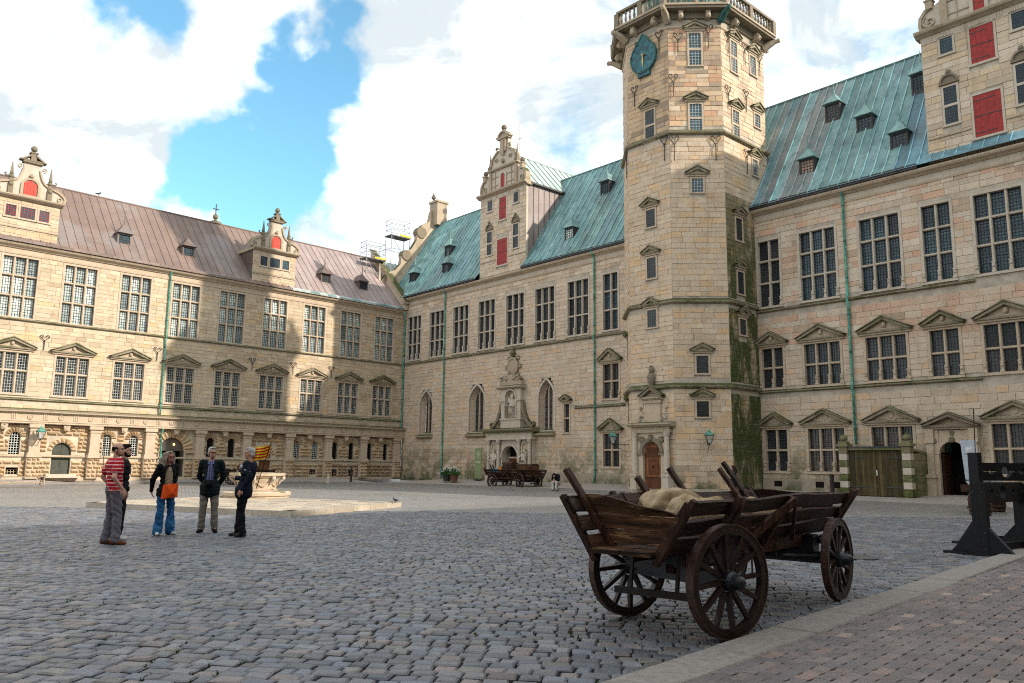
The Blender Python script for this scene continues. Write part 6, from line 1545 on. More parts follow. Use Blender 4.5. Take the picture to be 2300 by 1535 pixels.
# ------------------------------------------------------------------ potted plants
lf = m_plain('plant_leaves', (.035, .095, .02), .6, .3, .4, 20); wf = m_plain('white_petals', (.7, .7, .66), .7)
for i, (px, lab) in enumerate(((1057, 'left of two pots of white flowers by the green sign'), (1072, 'right of two pots of white flowers by the green sign'))):
    p = WB.wpt(10.75 + i * .85, 3.3, .28); t = thing('flower_pot', lab, 'plant', p, 0, 'flower pots')
    m = MB(); m.lathe([(.24, 0), (.30, .42), (.33, .43), (.33, .50), (.28, .50)], 14); m.build('pot', m_plain('clay_pot_%d' % i, (.12, .06, .035) if i else (.03, .035, .03), .8), t)
    m = MB(); rnd = random.Random(i)
    for q in range(420):
        a, b = rnd.random() * 6.28, rnd.random(); r = .42 * b ** .5; z = .5 + .42 * rnd.random() * (1.15 - b); c = Vector((r * math.cos(a), r * math.sin(a), z)); d = Vector((rnd.gauss(0, 1), rnd.gauss(0, 1), rnd.gauss(.3, .8))).normalized() * .075; e = d.orthogonal().normalized() * .032
        m.add([c - d, c + e, c + d, c - e], [(0, 1, 2, 3)])
    m.build('foliage', lf, t, kind='stuff')
    m = MB()
    for q in range(34): a, b = rnd.random() * 6.28, rnd.random(); r = .40 * b ** .5; m.ball((r * math.cos(a), r * math.sin(a), .62 + .36 * (1.05 - b) + .05), .03, 5, 4)
    m.build('blossoms', wf, t, kind='stuff')

# ------------------------------------------------------------------ green chapel sign
k = NT('green_sign_cloth'); M['signgreen'] = k.done((.22, .27, .13), .8, .2)
p = WB.wpt(11.45, .95, .36); t = thing('chapel_sign', 'tall green banner sign with white cross beside the chapel portal', 'sign', p, math.atan2(NB.y, NB.x))
m = MB(); m.box(-.02, .02, -.38, .38, .15, 2.35); m.build('panel', M['signgreen'], t)
m = MB(); m.box(.021, .026, -.025, .025, 1.62, 2.12); m.box(.021, .026, -.15, .15, 1.88, 1.93); m.build('cross_mark', wf, t)
m = MB(); [m.box(.021, .025, -.24, .24, z, z + .03) for z in (1.38, 1.28)]; m.build('text_line', wf, t)
m = MB(); m.box(-.25, .25, -.3, .3, 0, .05); m.tube([(0, 0, .02), (0, 0, .2)], .03, 6); m.build('foot', M['lead'], t)

# ------------------------------------------------------------------ boarded gate enclosure in front of the north wing
S0, S1, SW, SZ = 39.75, 42.25, 1.75, .27
GT = thing('gate_enclosure', 'low enclosure with double boarded doors between banded ball-topped pillars', 'gate'); GT.matrix_world = Matrix.Translation(WB.wpt((S0 + S1) / 2, SW, SZ)) @ WB.o.matrix_world.to_3x3().to_4x4()
g = lambda: MB(-1); hw = (S1 - S0) / 2
m_gm = m_stone('mossy_block', (.22, .20, .12), False, .8, .8, (.0, 6.), (.045, .06, .012))
for s in (-1, 1):
    P_ = g().box(s * (hw + .20) - .17, s * (hw + .20) + .17, -.20, .16, -.1, 2.28).build('pillar', m_gm, GT)
    for q in range(7):
        z = .05 + q * .32; m = g(); w = .20 if q % 2 == 0 else .185; m.box(s * (hw + .20) - w, s * (hw + .20) + w, -.22, .19 if q % 2 == 0 else .175, z, z + .30); m.build('band_block', M['trimpale'] if q % 2 else m_gm, P_)
    m = g(); x = s * (hw + .20); m.box(x - .27, x + .27, -.28, .26, 2.28, 2.40); m.box(x - .20, x + .20, -.2, .2, 2.40, 2.52); m.build('capital', m_gm, P_); m = g(); m.ball((x, 0, 2.68), .17, 12, 8); m.build('ball', m_gm, P_, smooth=True)
for s in (-1, 1):
    d = g().box(min(s * .01, s * hw), max(s * .01, s * hw), -.10, -.06, .02, 2.10).build('door', M['gatewood'], GT)
    n = 9
    for q in range(n): a, b = s * (.012 + (hw - .02) * q / n), s * (.012 + (hw - .02) * (q + 1) / n - .006); m = g(); m.box(min(a, b), max(a, b), -.06, -.025 + .004 * (q % 2), .02, 2.10); m.build('board', M['gatewood'], d)
    for z in (.42, 1.76): m = g(); m.box(min(s * .42, s * (hw - .02)), max(s * .42, s * (hw - .02)), -.02, -.008, z - .022, z + .022); m.build('hinge', M['lead'], d)
m = g(); m.box(.02, .07, -.02, .03, .95, 1.2); m.build('lock', M['leadpale'], GT)
m = g(); m.box(-hw, hw, -.22, .10, 2.11, 2.22); m.build('lintel', m_gm, GT)
m = g(); m.box(-hw - .02, hw + .02, -.3, .14, 2.22, 2.28); m.build('lead_edge', M['lead'], GT)
for s in (-1, 1):
    sw = g().box(s * (hw + .30) - .12, s * (hw + .30) + .12, -SW, -.2, -.1, 1.95).build('side_wall', m_gm, GT)
    rs = []; z = 0
    for q in range(6):
        for r in range(3): m = g(); y0 = -SW + .05 + r * .52 - (q % 2) * .1; m.box(s * (hw + .425) - .02, s * (hw + .425) + .02, max(-SW + .02, y0) + .006, min(-.22, y0 + .52) - .006, q * .33 + .006, q * .33 + .324); m.build('block', m_gm, sw)
    m = g(); m.bar((s * (hw + .30), -.15, 2.1), (s * (hw + .30), -SW, 1.95), .34, .10); m.build('coping', m_gm, sw)
m = g(); m.box(-hw - .1, hw + .1, -SW, -.25, 2.0, 2.12); m.build('roof', M['lead'], GT)

# ------------------------------------------------------------------ banner with icons, barrels and gear beyond the pillories
bp = ground(2196, 1150); tdir = (CAMP - bp); tdir.z = 0
ban_c = m_plain('pale_blue_banner_cloth', (.56, .63, .72), .8, .2, .08, 3)
bp = WB.wpt(45.15, 4.6, 0); BZ = lambda y: 1.5 - (y - 1057) / FPX * bp.y
t = thing('banner', 'pale hanging banner with bowl and ice cream icons on wooden pole', 'banner', (bp.x, bp.y, 0), 0)
sc = bp.y * .988 / FPX
X = lambda px: (px - 1150) / FPX * (bp.y * .985) - bp.x
m = MB(); m.tube([(X(2195), 0, BZ(1150)), (X(2204), 0, BZ(920))], .02, 6); m.build('pole', M['woodz'], t)
pts = [(X(2168), BZ(991)), (X(2203), BZ(990)), (X(2207), BZ(1078)), (X(2206), BZ(1085)), (X(2200), BZ(1081)), (X(2194), BZ(1088)), (X(2188), BZ(1082)), (X(2181), BZ(1089)), (X(2175), BZ(1083)), (X(2174), BZ(1076))]
m = MB(); m.ext(pts, -.006, .006); m.build('cloth', ban_c, t)
m = MB(); m.box(X(2170), X(2208), -.02, -.008, BZ(1079), BZ(1077)); m.build('batten', M['hubpaint'], t)
ic = m_plain('white_print', (.80, .82, .84), .8); tx = m_plain('grey_print', (.28, .31, .38), .8)
m = MB(); m.add([(X(2177), -.008, BZ(1006)), (X(2194), -.008, BZ(1005)), (X(2192), -.008, BZ(1014)), (X(2180), -.008, BZ(1015))], [(0, 1, 2, 3)]); m.build('bowl_icon', ic, t)
m = MB(); m.add([(X(2184), -.008, BZ(1052)), (X(2192), -.008, BZ(1052)), (X(2188.5), -.008, BZ(1057))], [(0, 1, 2)]); m.add([(X(2185), -.008, BZ(1051)), (X(2188), -.008, BZ(1043)), (X(2191), -.008, BZ(1051))], [(0, 1, 2)]); m.build('ice_cream_icon', ic, t)
for y, a, b in ((1021, 2175, 2198), (1063, 2181, 2199)):
    m = MB(); n = 9
    for q in range(n):
        if q == 5: continue
        x0, x1 = X(a + (b - a) * q / n), X(a + (b - a) * (q + .72) / n); m.box(x0, x1, -.009, -.007, BZ(y + 1.3), BZ(y - 1.3))
    m.build('lettering', tx, t)
def barrel(label, p, h, r):
    t = thing('barrel', label, 'barrel', p, .3, 'barrels by the banner'); n = 14
    for q in range(n):
        a0, a1 = 2 * math.pi * q / n + .01, 2 * math.pi * (q + 1) / n - .01; s = MB(); vs = []
        for rr, z in ((.84, 0), (.96, .25), (1, .5), (.96, .75), (.84, 1)): vs += [(r * rr * math.cos(a0), r * rr * math.sin(a0), z * h), (r * rr * math.cos(a1), r * rr * math.sin(a1), z * h)]
        s.add(vs, [(2 * i, 2 * i + 1, 2 * i + 3, 2 * i + 2) for i in range(4)]); s.build('stave', M['woodz'], t)
    for z, rr in ((.10, .90), (.30, .985), (.70, .985), (.90, .90)): s = MB(); s.lathe([(r * rr + .012, z * h - .03), (r * rr + .014, z * h + .03)], 20); s.v = s.v; s.f = s.f[:-2]; s.c = s.c[:-2]; s.build('hoop', M['tyre'], t)
    s = MB(); s.lathe([(r * .82, h - .03), (r * .82, h - .015)], 16); s.build('head', M['wood'], t); return t
b1 = ground(2203, 1158); barrel('dark hooped barrel under the banner, left of the pillories', b1, .74, .36)
b2 = ground(2236, 1150); barrel('dark hooped barrel half hidden behind the pillory legs', b2, .74, .36)
t = thing('gear_tray', 'wooden tray of gear resting on the barrels behind the pillory', 'tray', ((b1.x + b2.x) / 2, (b1.y + b2.y) / 2, .742), .2); m = MB(); m.box(-.75, .75, -.35, .35, .0, .04); m.build('bottom', M['wood'], t)
for s in (-1, 1): m = MB(); m.box(-.75, .75, s * .35 - .02, s * .35 + .02, .04, .26); m.build('side', M['wood'], t); m = MB(); m.box(s * .75 - .02, s * .75 + .02, -.33, .33, .04, .26); m.build('end', M['wood'], t)
t2 = thing('drum', 'grey round drum lying on the tray behind the pillory', 'drum', ((b1.x + b2.x) / 2 + .25, (b1.y + b2.y) / 2 - .05, 1.08)); m = MB(); m.lathe([(.21, -.16), (.23, -.16), (.23, .16), (.21, .16)], 18); m.v = [(x, z, y) for x, y, z in m.v]; m.build('shell', m_plain('grey_metal', (.20, .22, .24), .35, .5, .2, 6, .6), t2)
m = MB(); m.lathe([(.2, .15), (.2, .165)], 18); m.v = [(x, -z, y) for x, y, z in m.v]; m.build('skin', m_plain('drum_skin', (.35, .36, .33), .6), t2)
t3 = thing('red_cushion', 'small red cloth bundle on the tray beside the drum', 'bundle', ((b1.x + b2.x) / 2 + .62, (b1.y + b2.y) / 2 - .1, .90)); m = MB(); m.ball((0, 0, 0), .15, 10, 7, (1.2, .8, .8)); m.build('cloth', m_plain('red_cloth', (.40, .03, .03), .9), t3)

# ------------------------------------------------------------------ black wooden pillories
def board_with_holes(mb, y0, y1, L_, z0, z1, holes):
    zm = (z0 + z1) / 2
    for up in (0, 1):
        pts = [(0, z1 if up else z0)]
        pts = [(0, zm)]
        for c, r in holes: pts += arc(c, zm, r, 180, 0 if up else 360, 10)
        pts += [(L_, zm), (L_, z1 if up else z0), (0, z1 if up else z0)]
        mb.ext([(x, z + (.004 if up else -.004) if abs(z - zm) < 1e-6 else z) for x, z in pts], y0, y1)
def pillory(label, P, ang, H, zb, L_, w, gap=True):
    """local X runs from the near upright to the far one"""
    t = thing('pillory', label, 'pillory', P, ang, 'black pillories')
    for i, x in enumerate((0, L_)):
        u = MB(); u.box(x - .05, x + .05, -w * .5, w * .5, .03, H); U_ = u.build('upright', M['black'], t)
        for s in (-1, 1): g_ = MB(); g_.add([(x - .04, s * w * .5, .05), (x - .04, s * (w * .5 + .42), .05), (x - .04, s * w * .5, .50), (x + .04, s * w * .5, .05), (x + .04, s * (w * .5 + .42), .05), (x + .04, s * w * .5, .50)], [(0, 1, 2), (5, 4, 3), (0, 3, 4, 1), (1, 4, 5, 2), (2, 5, 3, 0)]); g_.build('gusset', M['black'], U_)
        f = MB(); f.box(x - .10, x + .10, -w * .5 - .55, w * .5 + .55, .0, .045); f.build('foot', M['black'], U_)
    b = MB(); board_with_holes(b, -.05, .05, L_, zb, zb + .36, ((L_ * .24, .06), (L_ * .5, .12), (L_ * .76, .06))); b.build('crossboard', M['black'], t)
    f = MB(); f.box(.06, L_ - .06, -.05, .05, .10, .20); f.build('stretcher', M['black'], t)
    for x in (.10, L_ - .10):
        h = MB(); h.box(x - .03, x + .03, -.058, .058, zb + .06, zb + .30); h.tube([(x, -.07, zb + .18), (x, .07, zb + .18)], .016, 8); h.build('iron_hasp', M['iron'], t)
    for x in (0, L_):
        g = MB(); [g.tube([(x - .062, y, z), (x + .062, y, z)], .013, 8) for y in (-w * .3, w * .3) for z in (.12, .40, H - .15)]; g.build('bolts', M['leadpale' if False else 'lead'], t)
        g = MB(); [g.box(x - .052, x + .052, y - .003, y + .003, .06, H - .004) for y in (-w * .17, w * .17)]; g.build('board_joint', M['iron'], t)
    return t
p1 = ground(2210, 1249); d1 = Vector((.60, 1.0, 0)); pillory('low black pillory with hand holes, nearer the camera', p1, RAD(33), 1.27, .93, 1.5, .25)
p2 = ground(2272, 1238); pillory('tall black pillory at the right edge with large neck hole', p2 + Vector((-.05, .9, 0)), RAD(12), 1.86, 1.30, 1.4, .26)
# low ramp plate lying in front of the pillories
# manhole cover in the setts
mc = ground(1928, 1251, .02); t = MB(); t.lathe([(.32, 0), (.33, .01), (.30, .016)], 24); o = t.build('manhole_cover', m_plain('worn_iron_cover', (.07, .068, .066), .6, .4, .3, 20, 0, .4), None, (mc.x, mc.y, .004)); tag(o, 'round iron manhole cover in the setts right of the cart', 'manhole cover')
# pigeons
def pigeon(label, p, rz, s=1.):
    t = thing('pigeon', label, 'pigeon', p, rz, 'pigeons'); t.scale = (s, s, s); m = MB(); m.tube([(-.17, 0, .12), (-.10, 0, .13), (0, 0, .13), (.08, 0, .16), (.115, 0, .21), (.13, 0, .245), (.155, 0, .245)], [.012, .04, .06, .05, .028, .026, .008], 10); m.build('body', m_plain('pigeon_feathers', (.05, .055, .065), .7), t, smooth=True)
    for q in (-1, 1): l = MB(); l.tube([(.0, q * .02, .09), (.01, q * .025, 0)], .006, 5); l.build('leg', m_plain('pigeon_leg', (.25, .06, .04), .7), t)
pp = ground(888, 1131, PZ); pigeon('dark pigeon standing on the well platform', (pp.x, pp.y, PZ + .014), 2.6, .75)
q = CORN - DA * 24.1 - NA * 5.0; pigeon('small pigeon perched on the brown roof ridge', (q.x, q.y, 20.37), .4, 1.2)

# ------------------------------------------------------------------ scaffolding on the west gable end
t = thing('scaffolding', 'metal scaffold with yellow toe boards around the weathered west gable', 'scaffold'); t.matrix_world = WB.o.matrix_world.copy()
sm = m_plain('galvanised_tube', (.26, .28, .31), .5, .4, .1, 5); dk = m_plain('scaffold_deck', (.16, .16, .16), .8); yl = m_plain('yellow_board', (.70, .50, .03), .6)
for (w0, w1, zb, zt, name) in ((.4, 2.4, 16.0, 21.3, 'a'), (-2.2, -.2, 17.5, 23.9, 'b')):
    for v in (-3.9, -2.95):
        for w in (w0, w1): m = MB(-1); m.tube([(v, w, zb), (v, w, zt)], .032, 6); m.build('standard', sm, t)
    zd = zt - 1.6
    m = MB(-1); m.box(-4.0, -2.9, w0 - .1, w1 + .1, zd, zd + .08); m.build('deck', dk, t)
    m = MB(-1); m.box(-2.92, -2.88, w0 - .1, w1 - .9, zd + .08, zd + .24); m.build('toe_board', yl, t)
    for z in (zd + .6, zd + 1.1, zd + 1.55, zd - 1.2):
        for v in (-3.9, -2.95): m = MB(-1); m.tube([(v, w0, z), (v, w1, z)], .024, 6); m.build('rail', sm, t)
        for w in (w0, w1): m = MB(-1); m.tube([(-3.9, w, z), (-2.95, w, z)], .024, 6); m.build('ledger', sm, t)
    m = MB(-1); m.tube([(-2.95, w0, zd - 2.6), (-2.95, w1, zd)], .022, 6); m.build('brace', sm, t)
# ------------------------------------------------------------------ old ladder wagons
def make_wheel(parent, x, y, R, steer, side, n=12):
    """wheel standing on the ground; axis across the cart; side -1 right, +1 left"""
    f = MB(); seg = 36; w = .065; ri, ro = R - .085, R - .012
    def ringmesh(mb, r0, r1, y0, y1, seg=36):
        vs = []; fs = []
        for k in range(seg):
            a = 2 * math.pi * k / seg; c, s = math.cos(a), math.sin(a); vs += [(c * r0, y0, s * r0), (c * r1, y0, s * r1), (c * r1, y1, s * r1), (c * r0, y1, s * r0)]
        for k in range(seg):
            a, b = 4 * k, 4 * ((k + 1) % seg); fs += [(a, b, b + 1, a + 1), (a + 1, b + 1, b + 2, a + 2), (a + 2, b + 2, b + 3, a + 3), (a + 3, b + 3, b, a)]
        mb.add(vs, fs)
    ringmesh(f, ri, ro, -w / 2, w / 2); W = f.build('wheel', M['wheelwood'], parent, (x, y, R)); W.rotation_euler = (0, RAD(random.uniform(0, 30)), steer); W.rotation_mode = 'YXZ' if False else 'XYZ'
    ty = MB(); ringmesh(ty, ro, R, -w / 2 - .008, w / 2 + .008, 48); ty.build('tyre', M['tyre'], W)
    h = MB(); h.lathe([(.04, -.18), (.06, -.17), (.07, -.09), (.088, -.05), (.09, .05), (.07, .08), (.062, .13), (.055, .15), (.035, .17), (.02, .18)], 16); h.v = [(a, side * c, b) for a, b, c in h.v]; h.build('hub', M['hubpaint'], W)
    for k in range(n):
        a = 2 * math.pi * k / n; c, s = math.cos(a), math.sin(a); sp = MB(); sp.bar((c * .10, side * -.015, s * .10), (c * (ri + .01), side * .005, s * (ri + .01)), .042, .048, (0, 1, 0), None, .036, .04); sp.build('spoke', M['wheelwood'], W)
    return W
def make_cart(label, loc, rz, steer=RAD(-16.6)):
    T = thing('ladder_wagon', label, 'wagon', loc, rz, 'old ladder wagons')
    bt, tp = (.30, .74), (.62, 1.22)
    def S(x, s, t, off=0):
        """point on the flaring side wall: s side sign, t 0 foot..1 top, off outward"""
        y = bt[0] + (tp[0] - bt[0]) * t; z = bt[1] + (tp[1] - bt[1]) * t; ny, nz = (tp[1] - bt[1]), -(tp[0] - bt[0]); l = math.hypot(ny, nz)
        return Vector((x, s * (y + off * ny / l), z + off * nz / l))
    up = lambda s: Vector((0, s * (tp[0] - bt[0]), tp[1] - bt[1])).normalized()
    for (x, y, st, sd, R) in ((-.19, -.63, steer, -1, .50), (.19, .63, steer, 1, .50), (2.72, -.66, 0, -1, .465), (2.72, .66, 0, 1, .465)): make_wheel(T, x, y, R, st, sd)
    # side planks in two lengths
    for s in (-1, 1):
        for (xa, xb) in ((-.92, .02), (.06, 3.50)):
            for i, (t0, t1) in enumerate(((.02, .30), (.37, .62), (.71, .98))):
                p = MB(); n = 6; vs = []; fs = []
                for k in range(n + 1):
                    x = xa + (xb - xa) * k / n; j = .012 * math.sin(3.1 * x + i * 2 + s); d0, d1 = j, j * 1.6 + (.03 * math.sin(x * 1.3 + s) if i == 2 else 0)
                    for tt, o in ((t0 + d0, -.016), (t1 + d1, -.016), (t1 + d1, .016), (t0 + d0, .016)): vs.append(S(x, s, tt, o))
                for k in range(n):
                    a = 4 * k; b = a + 4; fs += [(a, b, b + 1, a + 1), (a + 1, b + 1, b + 2, a + 2), (a + 2, b + 2, b + 3, a + 3), (a + 3, b + 3, b, a)]
                fs += [(0, 1, 2, 3), (4 * n + 3, 4 * n + 2, 4 * n + 1, 4 * n)]; p.add(vs, fs); p.build('side_plank', M['wood'], T)
        # stakes outside the planks
        for x, lo, hi, off in ((-.90, -.10, 1.06, .045), (-.02, -.05, 1.10, .05), (.14, -.05, 1.06, .05), (1.36, -.05, 1.02, .045), (3.38, -.15, 1.10, .045), (3.50, .25, 1.12, .05)):
            p = MB(); p.bar(S(x, s, lo, off), S(x, s, hi, off), .075, .05, (0, 0, 1) if False else Vector((0, s, 0)), None, .07, .045); p.build('stake', M['woodz'], T)
        # V brace
        for x in (.62, 2.08): p = MB(); p.bar(S(1.36, s, 1.0, .09), S(x, s, .05, .07), .085, .035, Vector((0, s, 0))); p.build('brace', M['woodz'], T)
    # tall posts on the left side
    for x, h in ((-.78, 1.44), (.45, 1.36), (1.28, 1.46), (2.62, 1.46), (2.85, 1.54)):
        t = (h - bt[1]) / (tp[1] - bt[1]); p = MB(); p.bar(S(x + .10, 1, .0, -.05), S(x, 1, t, -.05), .07, .045, Vector((0, 1, 0))); p.build('tall_post', M['woodz'], T)
    # end boards
    for x, hs, mat in ((-.66, ((1.24, 1.06), ), 'woodworn'), (3.28, ((1.22, 1.20), ), 'wood')):
        zs = [.80, .93, 1.06]
        for i, z in enumerate(zs):
            z1 = zs[i + 1] if i < 2 else None; p = MB(); n = 8; vs = []; fs = []
            for k in range(n + 1):
                f = k / n; zt = z1 if z1 else hs[0][0] + (hs[0][1] - hs[0][0]) * (f ** 1.4) + .012 * math.sin(9 * f); zb = z + .004
                def wdt(zz): return bt[0] + (tp[0] - bt[0]) * (zz - bt[1]) / (tp[1] - bt[1]) - .05
                yb, yt = wdt(zb) * (1 - 2 * f), wdt(zt) * (1 - 2 * f) if z1 else wdt(min(zt, 1.2)) * (1 - 2 * f)
                vs += [(x - .02, yb, zb), (x - .02 - .02 * i, yt, zt - .003), (x + .02 - .02 * i, yt, zt - .003), (x + .02, yb, zb)]
            for k in range(n):
                a = 4 * k; b = a + 4; fs += [(a, a + 1, b + 1, b), (a + 1, a + 2, b + 2, b + 1), (a + 2, a + 3, b + 3, b + 2), (a + 3, a, b, b + 3)]
            fs += [(0, 3, 2, 1), (4 * n, 4 * n + 1, 4 * n + 2, 4 * n + 3)]; p.add(vs, fs); p.build('end_board', M[mat], T)
    # floor and front step
    for y in (-.2, 0, .2): p = MB(); p.box(-.62, 3.45, y - .095, y + .095, .72, .76); p.build('floor_plank', M['wood'], T)
    for y in (-.15, .15): p = MB(); p.box(-1.0, -.64, y - .14, y + .14, .735, .775); p.build('step_plank', M['woodworn'], T)
    # undercarriage
    e = MB(); e.bar((-.19, -.60, .50), (.19, .60, .50), .12, .13); e.bar((-.12, -.36, .62), (.12, .36, .62), .16, .12); e.build('front_axle', M['hubpaint'], T)
    e = MB(); e.box(2.66, 2.78, -.62, .62, .40, .53); e.box(2.62, 2.82, -.42, .42, .53, .72); e.ball((2.9, -.45, .66), .09, 8, 6, (1.6, .8, .7)); e.build('rear_axle', M['hubpaint'], T)
    e = MB(); e.box(-.10, 2.72, -.045, .045, .50, .58); e.build('perch', M['wood'], T)
    e = MB(); e.tube([(1.9, 0, .54), (2.3, .30, .50), (2.66, .45, .48)], .03, 6); e.tube([(1.9, 0, .54), (2.3, -.30, .50), (2.66, -.45, .48)], .03, 6); e.build('hound', M['hubpaint'], T)
    e = MB(); e.box(-.35, 2.9, -.30, -.26, .60, .76); e.box(-.35, 2.9, .26, .30, .60, .76); e.build('sill_beam', M['wood'], T)
    e = MB(); e.bar((-.46, .38, .36), (-.46, -.42, .36), .05, .06); e.bar((-.46, .22, .36), (-.40, .22, .72), .03, .03); e.bar((-.46, -.26, .36), (-.40, -.26, .72), .03, .03); e.build('hanging_step', M['iron'], T)
    e = MB(); e.tube([(1.35, -.2, .60), (1.35, -.2, .34)], .01, 5); e.tube([(1.75, -.3, .66), (1.75, -.3, .52)], .02, 6); e.tube([(.9, -.3, .66), (.9, -.3, .50)], .02, 6); e.build('iron_pins', M['iron'], T)
    return T
cw1, cw2 = ground(1413, 1383), ground(1640, 1437); co = (cw1 + cw2) / 2
CART = make_cart('big dark wooden ladder wagon with sacks in the foreground', co, RAD(50.5))
def clone(o, loc, rz, label, s=1.):
    c = dup(o, None, loc, rz); c['label'] = label; c.scale = (s, s, s); return c
c2o = ground(1188, 1099.5); CART2 = clone(CART, c2o, math.atan2(DB.y, DB.x) + .03, 'dark wagon loaded with chests in front of the chapel portal')
c3o = ground(520, 1089); CART3 = clone(CART, c3o, math.atan2(DA.y, DA.x), 'small dark wagon half hidden behind the guide near the oak door', .8)

# ------------------------------------------------------------------ remesh helper for soft bodies
def remeshed(mb, name, mat, voxel, smooth=6, parent=None, loc=(0, 0, 0), disp=None):
    me = mb.mesh(name + '_tmp', None); o = D.objects.new('tmp', me); COL.objects.link(o)
    r = o.modifiers.new('r', 'REMESH'); r.mode = 'VOXEL'; r.voxel_size = voxel; r.use_smooth_shade = True
    if smooth: s = o.modifiers.new('s', 'SMOOTH'); s.iterations = smooth; s.factor = .5
    dg = bpy.context.evaluated_depsgraph_get(); dg.update(); ev = o.evaluated_get(dg); nm = D.meshes.new_from_object(ev); nm.name = name
    D.objects.remove(o); D.meshes.remove(me)
    if disp:
        nm.update(); vs = nm.vertices; nr = [v.normal.copy() for v in vs]
        for v, n in zip(vs, nr): v.co = v.co + n * disp(v.co)
    nm.materials.clear(); nm.materials.append(mat)
    nm.polygons.foreach_set('use_smooth', [True] * len(nm.polygons)); nm.update()
    return obj(name, nm, parent, loc)
def capsule(mb, p, q, r1, r2, n=12, k=4):
    p, q = Vector(p), Vector(q); d = (q - p); L_ = d.length; d = d / max(L_, 1e-6); pts = []; rs = []
    for i in range(k): a = math.pi / 2 * i / k; pts.append(p - d * r1 * math.cos(a)); rs.append(max(r1 * math.sin(a), 1e-4))
    for i in range(5): pts.append(p + d * L_ * i / 4); rs.append(r1 + (r2 - r1) * i / 4)
    for i in range(1, k + 1): a = math.pi / 2 * i / k; pts.append(q + d * r2 * math.sin(a)); rs.append(max(r2 * math.cos(a), 1e-4))
    mb.tube(pts, rs, n)

# ------------------------------------------------------------------ sacks
def sack(label, parent_cart, c, ln, r, yaw, tie=1, seed=0):
    M4 = parent_cart.matrix_world if parent_cart.matrix_world.translation.length > 0 else Matrix.Translation(parent_cart.location) @ parent_cart.rotation_euler.to_matrix().to_4x4()
    w = M4 @ Vector(c); t = thing('sack', label, 'sack', w, parent_cart.rotation_euler.z + yaw, 'sacks in the wagon')
    mb = MB(); mb.ball((-ln * .12, 0, 0), 1, 20, 14, (ln * .40, r, r * .80)); mb.ball((-ln * .30, r * .1, .02), 1, 16, 12, (ln * .22, r * .92, r * .82)); capsule(mb, (ln * .05, 0, 0), (ln * .34, 0, -.02), r * .70, r * .30); mb.ball((ln * .43, 0, -.01), 1, 14, 10, (ln * .10, r * .50, r * .36)); capsule(mb, (ln * .30, 0, 0), (ln * .44, 0, -.01), r * .20, r * .28)
    def fold(co):
        a = math.atan2(co.z, co.y); f = max(0, min(1, (co.x / ln + .10) / .4)); rr = .034 * f * math.sin(a * 9 + seed + co.x * 8) + .022 * noise.noise(Vector((co.x * 5, co.y * 13, co.z * 13)) + Vector((seed, 0, 0))) + .014 * math.sin(a * 4 + seed * 2 + co.x * 7) * (1 - f) + .02 * noise.noise(co * 4 + Vector((0, seed, 0)))
        rr += .03 * (.5 - abs(noise.noise(Vector((co.x * 3.2 + seed, co.y * 6, co.z * 6))))) * (1 if co.z > -.1 else .4) - .012
        return rr
    remeshed(mb, 'bag', M['sack'], .016, 4, t, (0, 0, 0), fold)
    rp = MB(); rp.tube([(ln * .345, r * .34 * math.cos(RAD(a)), r * .34 * math.sin(RAD(a)) - .02) for a in range(0, 361, 30)], .014, 6); rp.tube([(ln * .345, r * .2, -r * .3), (ln * .36, r * .5, -r * .45)], .01, 5); rp.build('tie', M['rope'], t)
    return t
sack('big fat tan sack nearest the worn end board', CART, (.62, .20, 1.05), 1.10, .27, -.25, seed=1)
sack('tan sack with tied neck drooping over the near side', CART, (.40, -.20, 1.01), 1.20, .25, -.12, seed=3)
sack('small tan sack in the middle of the wagon', CART, (1.75, -.15, .98), .85, .22, .05, seed=5)
sack('small tan sack toward the far end of the wagon', CART, (2.55, -.1, .99), .80, .20, -.1, seed=8)

# ------------------------------------------------------------------ cargo on the second wagon
def chest(name, label, cart, c, sz, mat, lid=True, panels=0, cat='chest'):
    w = Matrix.Translation(cart.location) @ Matrix.Rotation(cart.rotation_euler.z, 4, 'Z') @ Matrix.Diagonal(cart.scale).to_4x4() @ Vector(c); t = thing(name, label, cat, w, cart.rotation_euler.z, 'luggage on the far wagons')
    x, y, z = sz; m = MB(); m.box(-x / 2, x / 2, -y / 2, y / 2, 0, z * (.8 if lid else 1)); b = m.build('box', mat, t)
    if lid: m = MB(); m.ext([(-y / 2 - .02, z * .81), (y / 2 + .02, z * .81), (y / 2 + .02, z * .9), (y * .3, z), (-y * .3, z), (-y / 2 - .02, z * .9)], -x / 2 - .02, x / 2 + .02); m.v = [(b_, a_, c_) for a_, b_, c_ in m.v]; m.build('lid', mat, t)
    for q in range(panels): m = MB(); a = -x / 2 + x * (q + .15) / panels; b_ = a + x / panels * .7; m.box(a, b_, y / 2, y / 2 + .03, z * .15, z * .65); m.box(a + .05, b_ - .05, y / 2 + .03, y / 2 + .05, z * .25, z * .55); m.build('carved_panel', mat, t)
    for s in (-1, 1): m = MB(); m.box(s * x * .33 - .025, s * x * .33 + .025, -y / 2 - .012, y / 2 + .012, .0, z * .79); m.build('strap', M['iron'], t) if cat == 'chest' else None
    return t
cw = m_wood('chest_wood', (.05, .022, .012), (.14, .07, .035), 0, 1.2); cd = m_wood('dark_chest_wood', (.02, .012, .009), (.07, .04, .028), 0, 1.2); oc = m_plain('orange_box_paint', (.50, .20, .05), .7); bc = m_plain('blue_box_plastic', (.02, .30, .55), .45)
chest('wooden_chest', 'carved brown chest at the right end of the loaded wagon', CART2, (.05, .05, .80), (1.25, .72, .78), cw, True, 2)
chest('wooden_chest', 'dark tall chest in the middle of the loaded wagon', CART2, (1.85, -.1, .78), (.85, .6, .92), cd)
